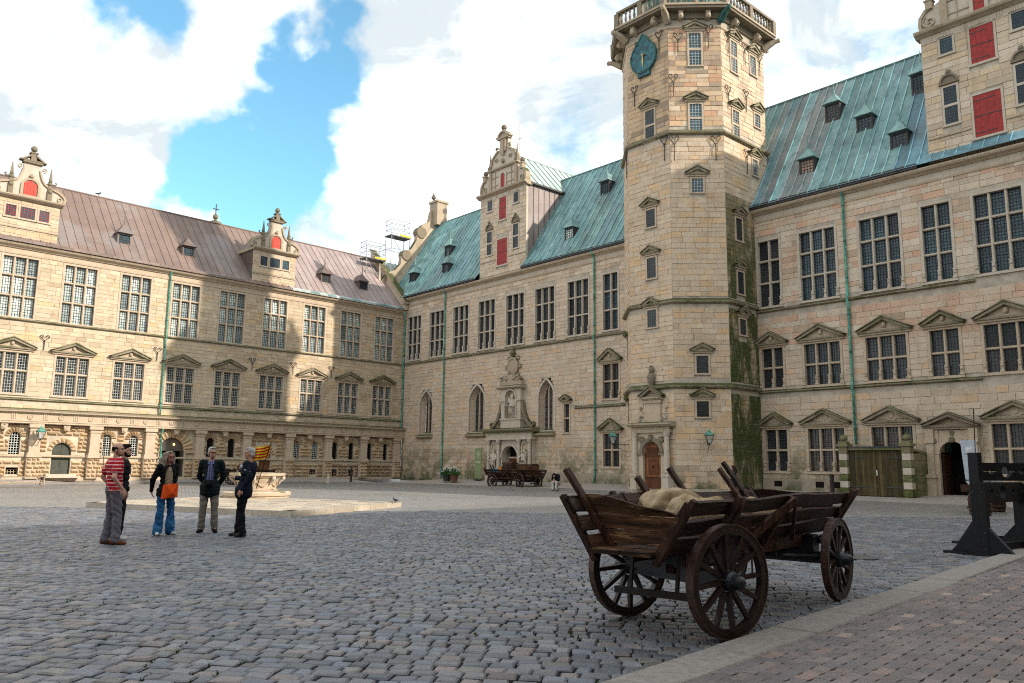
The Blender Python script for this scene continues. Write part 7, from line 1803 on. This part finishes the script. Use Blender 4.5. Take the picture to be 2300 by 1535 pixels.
chest('wooden_chest', 'dark low chest behind the orange boxes on the wagon', CART2, (1.05, -.30, .78), (.75, .40, .80), cd)
chest('orange_box', 'small orange box beside the carved chest', CART2, (1.02, .26, .96), (.42, .32, .28), oc, False, 0, 'box')
chest('orange_box', 'upright orange box beside the blue box', CART2, (2.42, .15, .90), (.26, .3, .50), oc, False, 0, 'box')
chest('blue_box', 'bright blue plastic box at the left end of the wagon', CART2, (2.95, .12, 1.0), (.55, .38, .26), bc, False, 0, 'box')
chest('wooden_chest', 'brown trunk on the small wagon near the oak door', CART3, (1.4, 0, .80), (1.3, .6, .62), cw)
# ------------------------------------------------------------------ people
def skin_mat(name, c): return m_plain(name, c, .55, .35, .08, 12)
SK = skin_mat('skin', (.52, .30, .215)); SK2 = skin_mat('skin_tan', (.44, .23, .155)); EYE = m_plain('eye_dark', (.02, .015, .012), .3, .5); LIP = m_plain('lips', (.30, .09, .07), .5)
def cloth(name, c, var=.18, bump=.3): return m_plain(name, c, .9, .15, var, 9, 0, bump)
def hand(mb, w, d, up, s=1., curl=.5, side=1):
    """palm and five fingers at wrist w, pointing along d, 'up' = back of the hand"""
    d = Vector(d).normalized(); up = Vector(up); up = (up - d * up.dot(d)).normalized(); r = d.cross(up) * side; w = Vector(w)
    for i in range(4):
        o = r * (i - 1.5) * .021 * s; capsule(mb, w + o * .6 + d * .01, w + o + d * .085 * s, .016 * s, .014 * s, 8, 3)
        L_ = (.070, .082, .078, .060)[i] * s; a = w + o + d * .085 * s; c1 = d * math.cos(curl * .6) - up * math.sin(curl * .6); c2 = d * math.cos(curl * 1.5) - up * math.sin(curl * 1.5); b = a + c1 * L_ * .55; capsule(mb, a, b, .0115 * s, .0105 * s, 8, 3); capsule(mb, b, b + c2 * L_ * .5, .0105 * s, .009 * s, 8, 3)
    a = w + d * .025 * s - r * .028 * s; b = a + (d * .6 - r * .75 - up * .15).normalized() * .045 * s; capsule(mb, a, b, .015 * s, .012 * s, 8, 3); capsule(mb, b, b + (d * .9 - r * .2 - up * .2).normalized() * .034 * s, .0115 * s, .0095 * s, 8, 3)
def head(mb, c, f, s=1.):
    """head volume centred at c looking along f (horizontal unit vector)"""
    f = Vector(f).normalized(); l = Vector((-f.y, f.x, 0)); Z = Vector((0, 0, 1)); V = lambda a, b, z: c + f * a * s + l * b * s + Z * z * s
    def ell(p, rx, ry, rz):
        o = len(mb.v); mb.ball((0, 0, 0), 1, 16, 12); mb.v[o:] = [tuple(Vector(p) + f * x * rx * s + l * y * ry * s + Z * z * rz * s) for x, y, z in mb.v[o:]]
    ell(V(-.012, 0, .035), .098, .076, .092); ell(V(.028, 0, -.045), .062, .058, .072); ell(V(.050, 0, -.082), .034, .036, .026); ell(V(.088, 0, -.022), .022, .014, .022); capsule(mb, V(.082, 0, .02), V(.100, 0, -.022), .010 * s, .013 * s, 8, 3); ell(V(.075, 0, .034), .022, .052, .012); ell(V(.082, 0, -.062), .018, .026, .012)
    for q in (-1, 1): ell(V(-.012, q * .078, -.005), .020, .010, .032); ell(V(.062, q * .036, -.022), .026, .024, .024)
    return V
def person(label, loc, rz, H, top, legs, shoe, hairfn, topm, legm, shoem, arms, skin=SK, feet=None, headyaw=0., lean=(0, 0), knees=None, slim=1., flare=0., collar=None, sleeve=1., jacket_len=.0, hairm=None, seat=None, name='person', nod=0., extra=None):
    """local X = facing, Y = left. arms: {'L': (elbow, wrist, handdir, back, curl), 'R': ...} offsets in metres for 1.8 m height"""
    T = thing(name, label, 'person', loc, rz, None); S = H / 1.8; V = lambda x, y, z: Vector((x * S, y * S, z * S))
    feet = feet or {'L': (0, .11, 0), 'R': (0, -.11, 0)}
    lx, ly = lean
    hipz = .94; sh = {'L': Vector((lx, .185 * slim + ly, 1.47)), 'R': Vector((lx, -.185 * slim + ly, 1.47))}; hip = {'L': Vector((0, .095, hipz)), 'R': Vector((0, -.095, hipz))}; neck = Vector((lx * 1.05, ly, 1.50)); hd = Vector((lx * 1.15 + .035 + nod * .1, ly, 1.685 - nod * .03))
    if seat: pass
    body = MB(); topg = MB(); leg = MB(); sho = MB(); P = lambda v: Vector(v) * S
    fdir = Vector((math.cos(headyaw), math.sin(headyaw), 0))
    # torso
    for g, e in ((body, 0.), (topg, .020)):
        for z, rx, ry, x in ((.97, .125, .165, 0), (1.06, .115, .155, lx * .2), (1.18, .115, .15, lx * .45), (1.30, .125, .165, lx * .7), (1.39, .125, .175, lx * .9), (1.44, .10, .17, lx)):
            o = len(g.v); g.ball((0, 0, 0), 1, 18, 10); g.v[o:] = [tuple(P((x + a * (rx + e), ly * (z - .9) / .6 + b * (ry * slim + e), z + c * .10))) for a, b, c in g.v[o:]]
    capsule(body, P(neck - Vector((0, 0, .04))), P((hd.x - .02, hd.y, 1.62)), .058 * S, .055 * S)
    for k in 'LR':
        s = 1 if k == 'L' else -1
        capsule(body, P(neck + Vector((0, 0, -.04))), P(sh[k]), .06 * S, .065 * S); capsule(topg, P(neck + Vector((0, 0, -.035))), P(sh[k]), .066 * S, .082 * S)
        el, wr, hdn, bk, cu = arms[k]; el = sh[k] + Vector(el); wr = sh[k] + Vector(wr)
        capsule(body, P(sh[k]), P(el), .055 * S, .042 * S); capsule(body, P(el), P(wr), .042 * S, .028 * S)
        if sleeve >= 1: capsule(topg, P(sh[k]), P(el), .076 * S, .060 * S); capsule(topg, P(el), P(el.lerp(wr, .94)), .060 * S, .046 * S)
        else: capsule(topg, P(sh[k]), P(sh[k].lerp(el, sleeve)), .080 * S, .078 * S)
        hand(body, P(wr), hdn, bk, S, cu, s)
        fx, fy, fyaw = feet[k]; an = Vector((fx, fy, .09)); kn = Vector(knees[k]) if knees else (hip[k].lerp(an, .48) + Vector((.03, 0, 0)))
        capsule(body, P(hip[k]), P(kn), .085 * S, .055 * S); capsule(body, P(kn), P(an), .055 * S, .038 * S)
        capsule(leg, P(hip[k] + Vector((0, 0, .0))), P(kn), .105 * S, .078 * S); capsule(leg, P(kn), P(an + Vector((0, 0, .0))), .076 * S, (.066 + flare) * S)
        c, sn = math.cos(fyaw), math.sin(fyaw); d = Vector((c, sn, 0))
        capsule(body, P(an), P(an + d * .10 - Vector((0, 0, .05))), .034 * S, .03 * S)
        capsule(sho, P(Vector((fx, fy, .048)) - d * .045), P(Vector((fx, fy, .045)) + d * .05), .046 * S, .047 * S); capsule(sho, P(Vector((fx, fy, .042)) + d * .05), P(Vector((fx, fy, .034)) + d * .165), .046 * S, .032 * S); capsule(sho, P(Vector((fx, fy, .05))), P(Vector((fx, fy, .105))), .05 * S, .048 * S)
    o = len(leg.v); leg.ball((0, 0, 0), 1, 16, 10); leg.v[o:] = [tuple(P((a * .150, b * .185, .97 + c * .11))) for a, b, c in leg.v[o:]]
    if jacket_len:
        for z in (.97, .97 - jacket_len * .5, .97 - jacket_len): o = len(topg.v); topg.ball((0, 0, 0), 1, 16, 10); topg.v[o:] = [tuple(P((a * .172, b * .212, z + c * .10))) for a, b, c in topg.v[o:]]
    HV = head(body, P(hd), fdir, S)
    b = remeshed(body, 'body', skin, .0085 * S, 3, T)
    def wr_(amp): return lambda co: amp * 1.25 * noise.noise(Vector((co.x * 8, co.y * 8, co.z * 15 + co.x * 9))) + amp * .9 * (.45 - abs(noise.noise(Vector((co.x * 11, co.y * 11 + co.z * 6, co.z * 24)))))
    remeshed(topg, top, topm, .013 * S, 3, T, (0, 0, 0), wr_(.011)); remeshed(leg, legs, legm, .013 * S, 3, T, (0, 0, 0), wr_(.013)); sh_ = remeshed(sho, shoe, shoem, .010 * S, 2, T)
    me = sh_.data
    for v in me.vertices: v.co.z = max(v.co.z, .002)
    for q in (-1, 1): e = MB(); e.ball(HV(.083, q * .033, .016), .0125 * S, 8, 6); e.build('eye', EYE, T); e = MB(); l = HV(.092, q * .016, .036), HV(.078, q * .054, .036); e.tube([l[0], (l[0] + l[1]) / 2 + Vector((0, 0, .005)), l[1]], .005, 5); e.build('eyebrow', hairm or EYE, T)
    e = MB(); e.tube([HV(.094, -.022, -.063), HV(.101, 0, -.062), HV(.094, .022, -.063)], .0055 * S, 6); e.build('mouth', LIP, T)
    if hairfn:
        h = MB(); hairfn(h, HV, S); remeshed(h, 'hair', hairm, .009 * S, 2, T, (0, 0, 0), lambda co: .008 * noise.noise(co * 45))
    if extra: extra(T, S, HV, P)
    return T, HV, S
def ellip(mb, HV, a, b, z, rx, ry, rz):
    c = HV(0, 0, 0); fx = (HV(1, 0, 0) - c); fy = (HV(0, 1, 0) - c); fz = (HV(0, 0, 1) - c); o = len(mb.v); mb.ball((0, 0, 0), 1, 14, 10); p = HV(a, b, z); mb.v[o:] = [tuple(p + fx * x * rx + fy * y * ry + fz * q * rz) for x, y, q in mb.v[o:]]
def hair_short(h, HV, S): ellip(h, HV, -.026, 0, .062, .098, .084, .082); ellip(h, HV, -.050, 0, .0, .066, .082, .075); ellip(h, HV, .035, 0, .112, .05, .066, .026)
def hair_bald(h, HV, S):
    ellip(h, HV, -.062, 0, .022, .052, .082, .058); [ellip(h, HV, -.015, q * .070, .028, .042, .018, .030) for q in (-1, 1)]
def beard(h, HV, S): ellip(h, HV, .046, 0, -.082, .046, .052, .036); [ellip(h, HV, .01, q * .056, -.06, .035, .016, .04) for q in (-1, 1)]
def hair_bald_beard(h, HV, S): hair_bald(h, HV, S); beard(h, HV, S)
def hair_long(h, HV, S):
    hair_short(h, HV, S); rn = random.Random(4)
    for i in range(46):
        a = rn.uniform(1.0, 5.28); r = .088 + rn.uniform(0, .05); z0 = rn.uniform(.0, .08); p = [HV(r * math.cos(a) * .9 - .02, r * math.sin(a), z0), HV((r + .02) * math.cos(a) - .05, (r + .015) * math.sin(a), z0 - .13), HV((r + .03) * math.cos(a) * .9 - .07, (r + .03) * math.sin(a), z0 - .27 + rn.uniform(-.05, .05))]
        capsule(h, p[0], p[1], .026, .030, 8, 3); capsule(h, p[1], p[2], .030, .016, 8, 3)
# materials
def m_stripes(name, a, b, freq, width):
    k = NT(name); z = k.xyz(k.tc.outputs['Object'])[2]; n = k.noise(4, 3, .5); f = k.math('FRACT', k.math('ADD', k.math('MULTIPLY', z, freq), k.math('MULTIPLY', n, .25))); st = k.math('MULTIPLY', k.ramp(f, 0, .04), k.ramp(f, width, width + .05, 1, 0)); col = k.mix(k.math('MULTIPLY', st, k.ramp(k.noise(25, 3, .6), .3, .6, .45, 1)), a, b); k.bump(k.noise(16, 4, .6), .3, .01); return k.done(col, .9, .15)
def m_plaid(name):
    k = NT(name); x, y, z = k.xyz(k.tc.outputs['Object']); sx = k.math('SINE', k.math('MULTIPLY', y, 130)); sz = k.math('SINE', k.math('MULTIPLY', z, 130)); c = k.mix(k.ramp(sx, .2, .8, 0, .5), (.05, .06, .16), (.30, .30, .42)); c = k.mix(k.ramp(sz, .2, .8, 0, .4), c, (.20, .20, .34)); return k.done(c, .9, .15)
def m_leopard(name):
    k = NT(name); v = k.n('ShaderNodeTexVoronoi'); v.inputs['Scale'].default_value = 45; k.l(k.tc.outputs['Object'], v.inputs['Vector']); c = k.mix(k.ramp(v.outputs['Distance'], .25, .5), (.05, .035, .025), (.36, .27, .18)); return k.done(c, .9, .15)
def m_jeans(name):
    k = NT(name); c = k.mix(k.ramp(k.noise(3.5, 4, .6), .35, .68), (.010, .06, .17), (.05, .20, .42)); k.bump(k.noise(18, 4, .6), .4, .01); return k.done(c, .9, .15)
POLO = m_stripes('red_white_polo', (.42, .012, .022), (.72, .55, .56), 15.5, .26)
down = lambda s, fwd=.0: ((-.03 + fwd, s * .07, -.29), (.06 + fwd, s * .09, -.54), (.15, 0, -1), (0, s, 0), .5)
pocket = lambda s: ((-.10, s * .13, -.27), (.06, s * .10, -.47), (.55, -s * .15, -.8), (.2, s, .2), .3)
behind = lambda s: ((-.10, s * .075, -.28), (-.20, -s * .05, -.47), (-.25, -s * .75, -.45), (-1, 0, .1), .6)
gp = lambda x, y: (lambda p: (p.x, p.y, .002))(ground(x, y))
person('man in red and white striped polo with grey trousers, back to the camera', gp(246, 1224.5), RAD(42), 1.80, 'polo_shirt', 'trousers', 'shoes', hair_bald, POLO, cloth('grey_chinos', (.14, .13, .155)), cloth('brown_leather', (.13, .045, .02)), {'L': pocket(1), 'R': pocket(-1)}, SK, {'L': (-.05, .12, RAD(-30)), 'R': (.06, -.10, RAD(-38))}, RAD(-36), (-.02, 0), None, 1.12, .012, None, .62, .0, cloth('dark_hair_short', (.018, .012, .01)), extra=lambda T, S, HV, P: (lambda h: (beard(h, HV, S), remeshed(h, 'stubble', cloth('stubble', (.17, .085, .06)), .009, 2, T)))(MB()))
person('dark-haired man in dark polo half hidden behind the striped shirt', gp(262, 1214), RAD(20), 1.79, 'polo_shirt', 'trousers', 'shoes', lambda h, V, S: (hair_short(h, V, S), beard(h, V, S)), cloth('black_polo', (.012, .013, .018)), cloth('black_trousers', (.012, .012, .014)), cloth('white_trainers', (.5, .5, .5)), {'L': down(1), 'R': down(-1)}, SK, None, RAD(-8), (0, 0), None, 1.05, 0, None, .6, 0, cloth('black_hair', (.012, .009, .008)))
def w_extra(T, S, HV, P):
    g = MB(); [g.ball(HV(.088, q * .034, .014), .028 * S, 10, 6, (.5, 1.1, .8)) for q in (-1, 1)]; g.tube([HV(.07, -.075, .022), HV(.10, 0, .02), HV(.07, .075, .022)], .006, 6); g.build('sunglasses', m_plain('red_brown_lens', (.10, .02, .015), .2, .6), T)
    lp = MB(); lp.ball(P((.115, -.02, 1.22)), 1, 14, 10, (.045 * S, .085 * S, .26 * S)); lp.build('top', m_leopard('leopard_print'), T, smooth=True)
WLOC = gp(366, 1202.5)
person('woman with long curly hair, black cardigan, blue flared jeans and sunglasses', WLOC, RAD(-38), 1.68, 'cardigan', 'jeans', 'shoes', hair_long, cloth('black_cardigan', (.007, .007, .008)), m_jeans('blue_jeans'), cloth('white_shoes', (.55, .53, .50)), {'L': ((-.08, .06, -.28), (-.16, -.02, -.48), (-.3, -.5, -.6), (-1, 0, .1), .6), 'R': ((-.12, -.09, -.27), (-.22, -.05, -.52), (-.1, .3, -1), (-.4, -1, 0), .5)}, skin_mat('skin_flushed', (.40, .17, .12)), {'L': (.03, .13, RAD(18)), 'R': (.0, -.14, RAD(-30))}, RAD(12), (-.01, 0), None, .92, .036, None, 1, .10, cloth('grey_blond_curls', (.26, .21, .17), .5, .9), extra=w_extra)
# orange shoulder bag
wl = Vector(WLOC); fa_ = RAD(-38); off = Vector((math.cos(fa_) * .20 + math.sin(fa_) * .03, math.sin(fa_) * .20 - math.cos(fa_) * .03, 0)); BG = thing('shoulder_bag', 'bright orange shoulder bag hanging in front of the curly-haired woman', 'bag', wl + off + Vector((0, 0, .74)), fa_ + RAD(8))
m = MB(); m.add([(.02, -.17, 0), (.02, .17, .03), (.03, .16, .30), (.03, -.15, .28), (-.05, -.17, 0), (-.05, .17, .03), (-.03, .16, .30), (-.03, -.15, .28), (.075, 0, .12)], [(0, 1, 8), (1, 2, 8), (2, 3, 8), (3, 0, 8), (7, 6, 5, 4), (0, 4, 5, 1), (1, 5, 6, 2), (2, 6, 7, 3), (3, 7, 4, 0)]); m.build('pouch', cloth('orange_cloth', (.72, .085, .012), .12, .5), BG); m = MB(); m.tube([(0, .15, .29), (-.02, .10, .55), (-.10, .06, .72)], .008, 5); m.tube([(0, -.14, .27), (-.03, -.12, .5), (-.10, .0, .74)], .008, 5); m.build('strap', cloth('dark_strap', (.03, .02, .02)), BG)
def glasses(T, S, HV, P):
    g = MB(); [g.tube([HV(.099, q * .034 + .022 * math.cos(RAD(a)), .014 + .016 * math.sin(RAD(a))) for a in range(0, 361, 40)], .0035, 5) for q in (-1, 1)]; g.tube([HV(.09, -.056, .02), HV(.0, -.082, .02)], .003, 4); g.tube([HV(.09, .056, .02), HV(.0, .082, .02)], .003, 4); g.tube([HV(.1, -.012, .018), HV(.1, .012, .018)], .003, 4); g.build('glasses', M['iron'], T)
    s = MB(); s.ball(P((.100, 0, 1.12)), 1, 14, 10, (.060 * S, .075 * S, .40 * S)); s.build('shirt', m_plaid('blue_plaid_shirt'), T, smooth=True); c = MB(); [c.bar(P((.085, q * .035, 1.52)), P((.125, q * .045, 1.45)), .045, .02) for q in (-1, 1)]; c.build('collar', m_plaid('blue_plaid_collar'), T)
M3 = gp(465, 1196.5)
person('grey-haired man with glasses in dark green jacket, hands behind his back', M3, RAD(-78), 1.79, 'jacket', 'trousers', 'boots', hair_short, cloth('dark_green_jacket', (.006, .012, .013)), cloth('khaki_grey_trousers', (.17, .155, .13)), cloth('black_boots', (.010, .010, .011)), {'L': behind(1), 'R': behind(-1)}, SK2, {'L': (.0, .14, RAD(22)), 'R': (.02, -.13, RAD(-14))}, RAD(28), (-.02, 0), None, .98, .004, None, 1, .14, cloth('white_hair', (.42, .41, .39), .3, .8), extra=glasses)
v = Vector(M3) + Vector((math.cos(RAD(-78)) * .19, math.sin(RAD(-78)) * .19, 1.06)); CMR = thing('camera_bag', 'black camera hanging on the chest of the man in the green jacket', 'camera', v, RAD(-78)); m = MB(); m.box(-.05, .05, -.07, .07, -.06, .05); m.build('body', M['black'], CMR); m = MB(); m.lathe([(.04, 0), (.045, .02), (.045, .09), (.035, .095)], 14); m.v = [(z + .05, x, y - .01) for x, y, z in m.v]; m.build('lens', M['black'], CMR); m = MB(); [m.tube([(0, q * .07, .05), (-.05, q * .09, .25), (-.12, q * .06, .42)], .007, 5) for q in (-1, 1)]; m.build('strap', M['black'], CMR)
def g_extra(T, S, HV, P):
    c = MB(); c.tube([P((-.09, .10, 1.48)), P((-.13, .0, 1.53)), P((-.09, -.10, 1.48)), P((.06, -.09, 1.43)), P((.10, 0, 1.40)), P((.06, .09, 1.43)), P((-.09, .10, 1.48))], .022 * S, 8); c.build('collar', cloth('white_collar', (.6, .62, .64)), T)
    b = MB(); b.bar(P((-.22, .296, 1.325)), P((-.09, .296, 1.37)), .012, .03, (0, 1, 0)); b.build('sleeve_stripe', cloth('pale_stripe', (.55, .58, .62)), T); b = MB(); b.ball(P((.125, .08, 1.33)), .02, 6, 5); b.build('badge', cloth('badge_white', (.6, .62, .64)), T)
GL = gp(541, 1206)
person('grey-haired guide in navy jacket and black trousers gesturing with one hand', GL, RAD(178), 1.77, 'jacket', 'trousers', 'shoes', hair_short, cloth('navy_jacket', (.008, .012, .022)), cloth('black_trousers_guide', (.008, .008, .010)), cloth('grey_shoes', (.035, .035, .035)), {'L': ((-.11, .09, -.25), (.03, .11, -.50), (.5, .0, -.85), (.3, 1, .2), .45), 'R': ((.06, -.12, -.27), (.37, -.03, -.29), (1, .15, .12), (0, 0, -1), .35)}, SK2, {'L': (-.06, .10, RAD(-8)), 'R': (.10, -.09, RAD(8))}, RAD(14), (-.10, 0), None, 1.06, .01, None, 1, .12, cloth('silver_hair', (.42, .41, .39), .3, .8), extra=g_extra)
# striped flag on a thin pole at the guide's back
fl = Vector(GL) + Vector((.30, .03, .0)); FG = thing('flag', 'yellow and red striped flag on a thin pole behind the guide', 'flag', fl, RAD(2))
m = MB(); m.tube([(-.06, 0, .95), (.20, 0, 1.92)], .008, 6); m.build('pole', M['woodz'], FG)
m = MB(); nx, nz = 14, 9; vs = []
for i in range(nx + 1):
    for j in range(nz + 1): a = i / nx; b = j / nz; vs.append((.20 - .36 * a + (b - 1) * .045, .03 * math.sin(a * 7 + b * 2), 1.88 - .11 * a - .27 * (1 - b) - .018 * math.sin(a * 5)))
cols = []
for i in range(nx):
    for j in range(nz): m.add([vs[i * (nz + 1) + j], vs[(i + 1) * (nz + 1) + j], vs[(i + 1) * (nz + 1) + j + 1], vs[i * (nz + 1) + j + 1]], [(0, 1, 2, 3)], (.78, .50, .02) if j % 2 == 0 else (.48, .012, .015))
k = NT('striped_flag_cloth'); m.build('cloth', k.done(k.attr(), .8, .2), FG)
# hunched person on the bench
bs = BA.lerp(BB, .17); fdir = math.atan2(NB.y, NB.x) + .25
T = thing('person', 'hunched person in black and white jacket and white trousers sitting on bench', 'person', (bs.x, bs.y, 0), fdir)
bd = MB(); sp = lambda *p: Vector(p)
for k_ in (-1, 1):
    capsule(bd, (0, k_ * .10, .50), (.42, k_ * .13, .50), .08, .055); capsule(bd, (.42, k_ * .13, .50), (.38, k_ * .13, .08), .055, .04); capsule(bd, (.38, k_ * .13, .06), (.50, k_ * .14, .04), .035, .03); capsule(bd, (.22, k_ * .20, .90), (.28, k_ * .24, .64), .05, .04); capsule(bd, (.28, k_ * .24, .64), (.42, k_ * .06, .60), .04, .03); hand(bd, (.42, k_ * .06, .60), (.6, -k_ * .5, -.4), (0, 0, 1), 1, .7, k_)
capsule(bd, (0, 0, .55), (.20, 0, .88), .13, .14); capsule(bd, (.22, 0, .92), (.36, 0, .97), .06, .055); HVs = head(bd, Vector((.42, 0, .93)), Vector((1, 0, 0)), 1); remeshed(bd, 'body', SK, .011, 3, T)
tp_ = MB(); capsule(tp_, (-.02, 0, .54), (.20, 0, .90), .155, .165)
for k_ in (-1, 1): capsule(tp_, (.20, 0, .93), (.22, k_ * .20, .90), .08, .085); capsule(tp_, (.22, k_ * .20, .90), (.28, k_ * .24, .64), .075, .06); capsule(tp_, (.28, k_ * .24, .64), (.39, k_ * .09, .60), .058, .045)
remeshed(tp_, 'jacket', cloth('black_jacket', (.012, .013, .018)), .014, 3, T, (0, 0, 0), lambda c: .01 * noise.noise(c * 14))
tr_ = MB()
for k_ in (-1, 1): capsule(tr_, (0, k_ * .10, .52), (.42, k_ * .13, .51), .10, .078); capsule(tr_, (.42, k_ * .13, .51), (.38, k_ * .13, .13), .074, .06)
remeshed(tr_, 'trousers', cloth('white_trousers', (.55, .54, .52)), .014, 3, T)
for k_ in (-1, 1): s = MB(); capsule(s, (.36, k_ * .13, .05), (.52, k_ * .15, .04), .046, .035); s.build('shoe', cloth('white_black_shoe_%d' % k_, (.25, .25, .26)), T, smooth=True)
h = MB(); ellip(h, HVs, -.01, 0, .05, .115, .092, .085); ellip(h, HVs, .07, 0, .03, .05, .08, .06); remeshed(h, 'hair', cloth('black_hair_2', (.010, .008, .008)), .01, 2, T)
s = MB(); s.tube([(.16, .13, 1.0), (.30, .10, 1.04), (.34, 0, 1.06), (.30, -.10, 1.04), (.16, -.13, 1.0)], .03, 8); [s.ball((.02, q * .13, .72), .07, 8, 6, (1, .6, 1.6)) for q in (-1, 1)]; s.build('hood', cloth('white_hood', (.55, .55, .54)), T)
# woman walking past the tower
person('walking woman in dark green padded jacket near the mossy tower foot', gp(1650, 1121), RAD(176), 1.58, 'jacket', 'trousers', 'shoes', hair_long, cloth('dark_green_padded', (.030, .042, .036)), cloth('navy_trousers', (.012, .016, .035)), cloth('dark_shoes', (.02, .02, .02)), {'L': ((.05, .08, -.27), (.24, .10, -.42), (.6, 0, -.7), (0, 1, 0), .5), 'R': ((-.06, -.08, -.28), (-.02, -.10, -.54), (0, 0, -1), (0, -1, 0), .5)}, skin_mat('skin_pale', (.55, .33, .27)), {'L': (.18, .09, 0), 'R': (-.20, -.09, 0)}, 0, (.02, 0), None, .95, .0, None, 1, .1, cloth('dark_brown_hair', (.035, .014, .010), .3, .6))
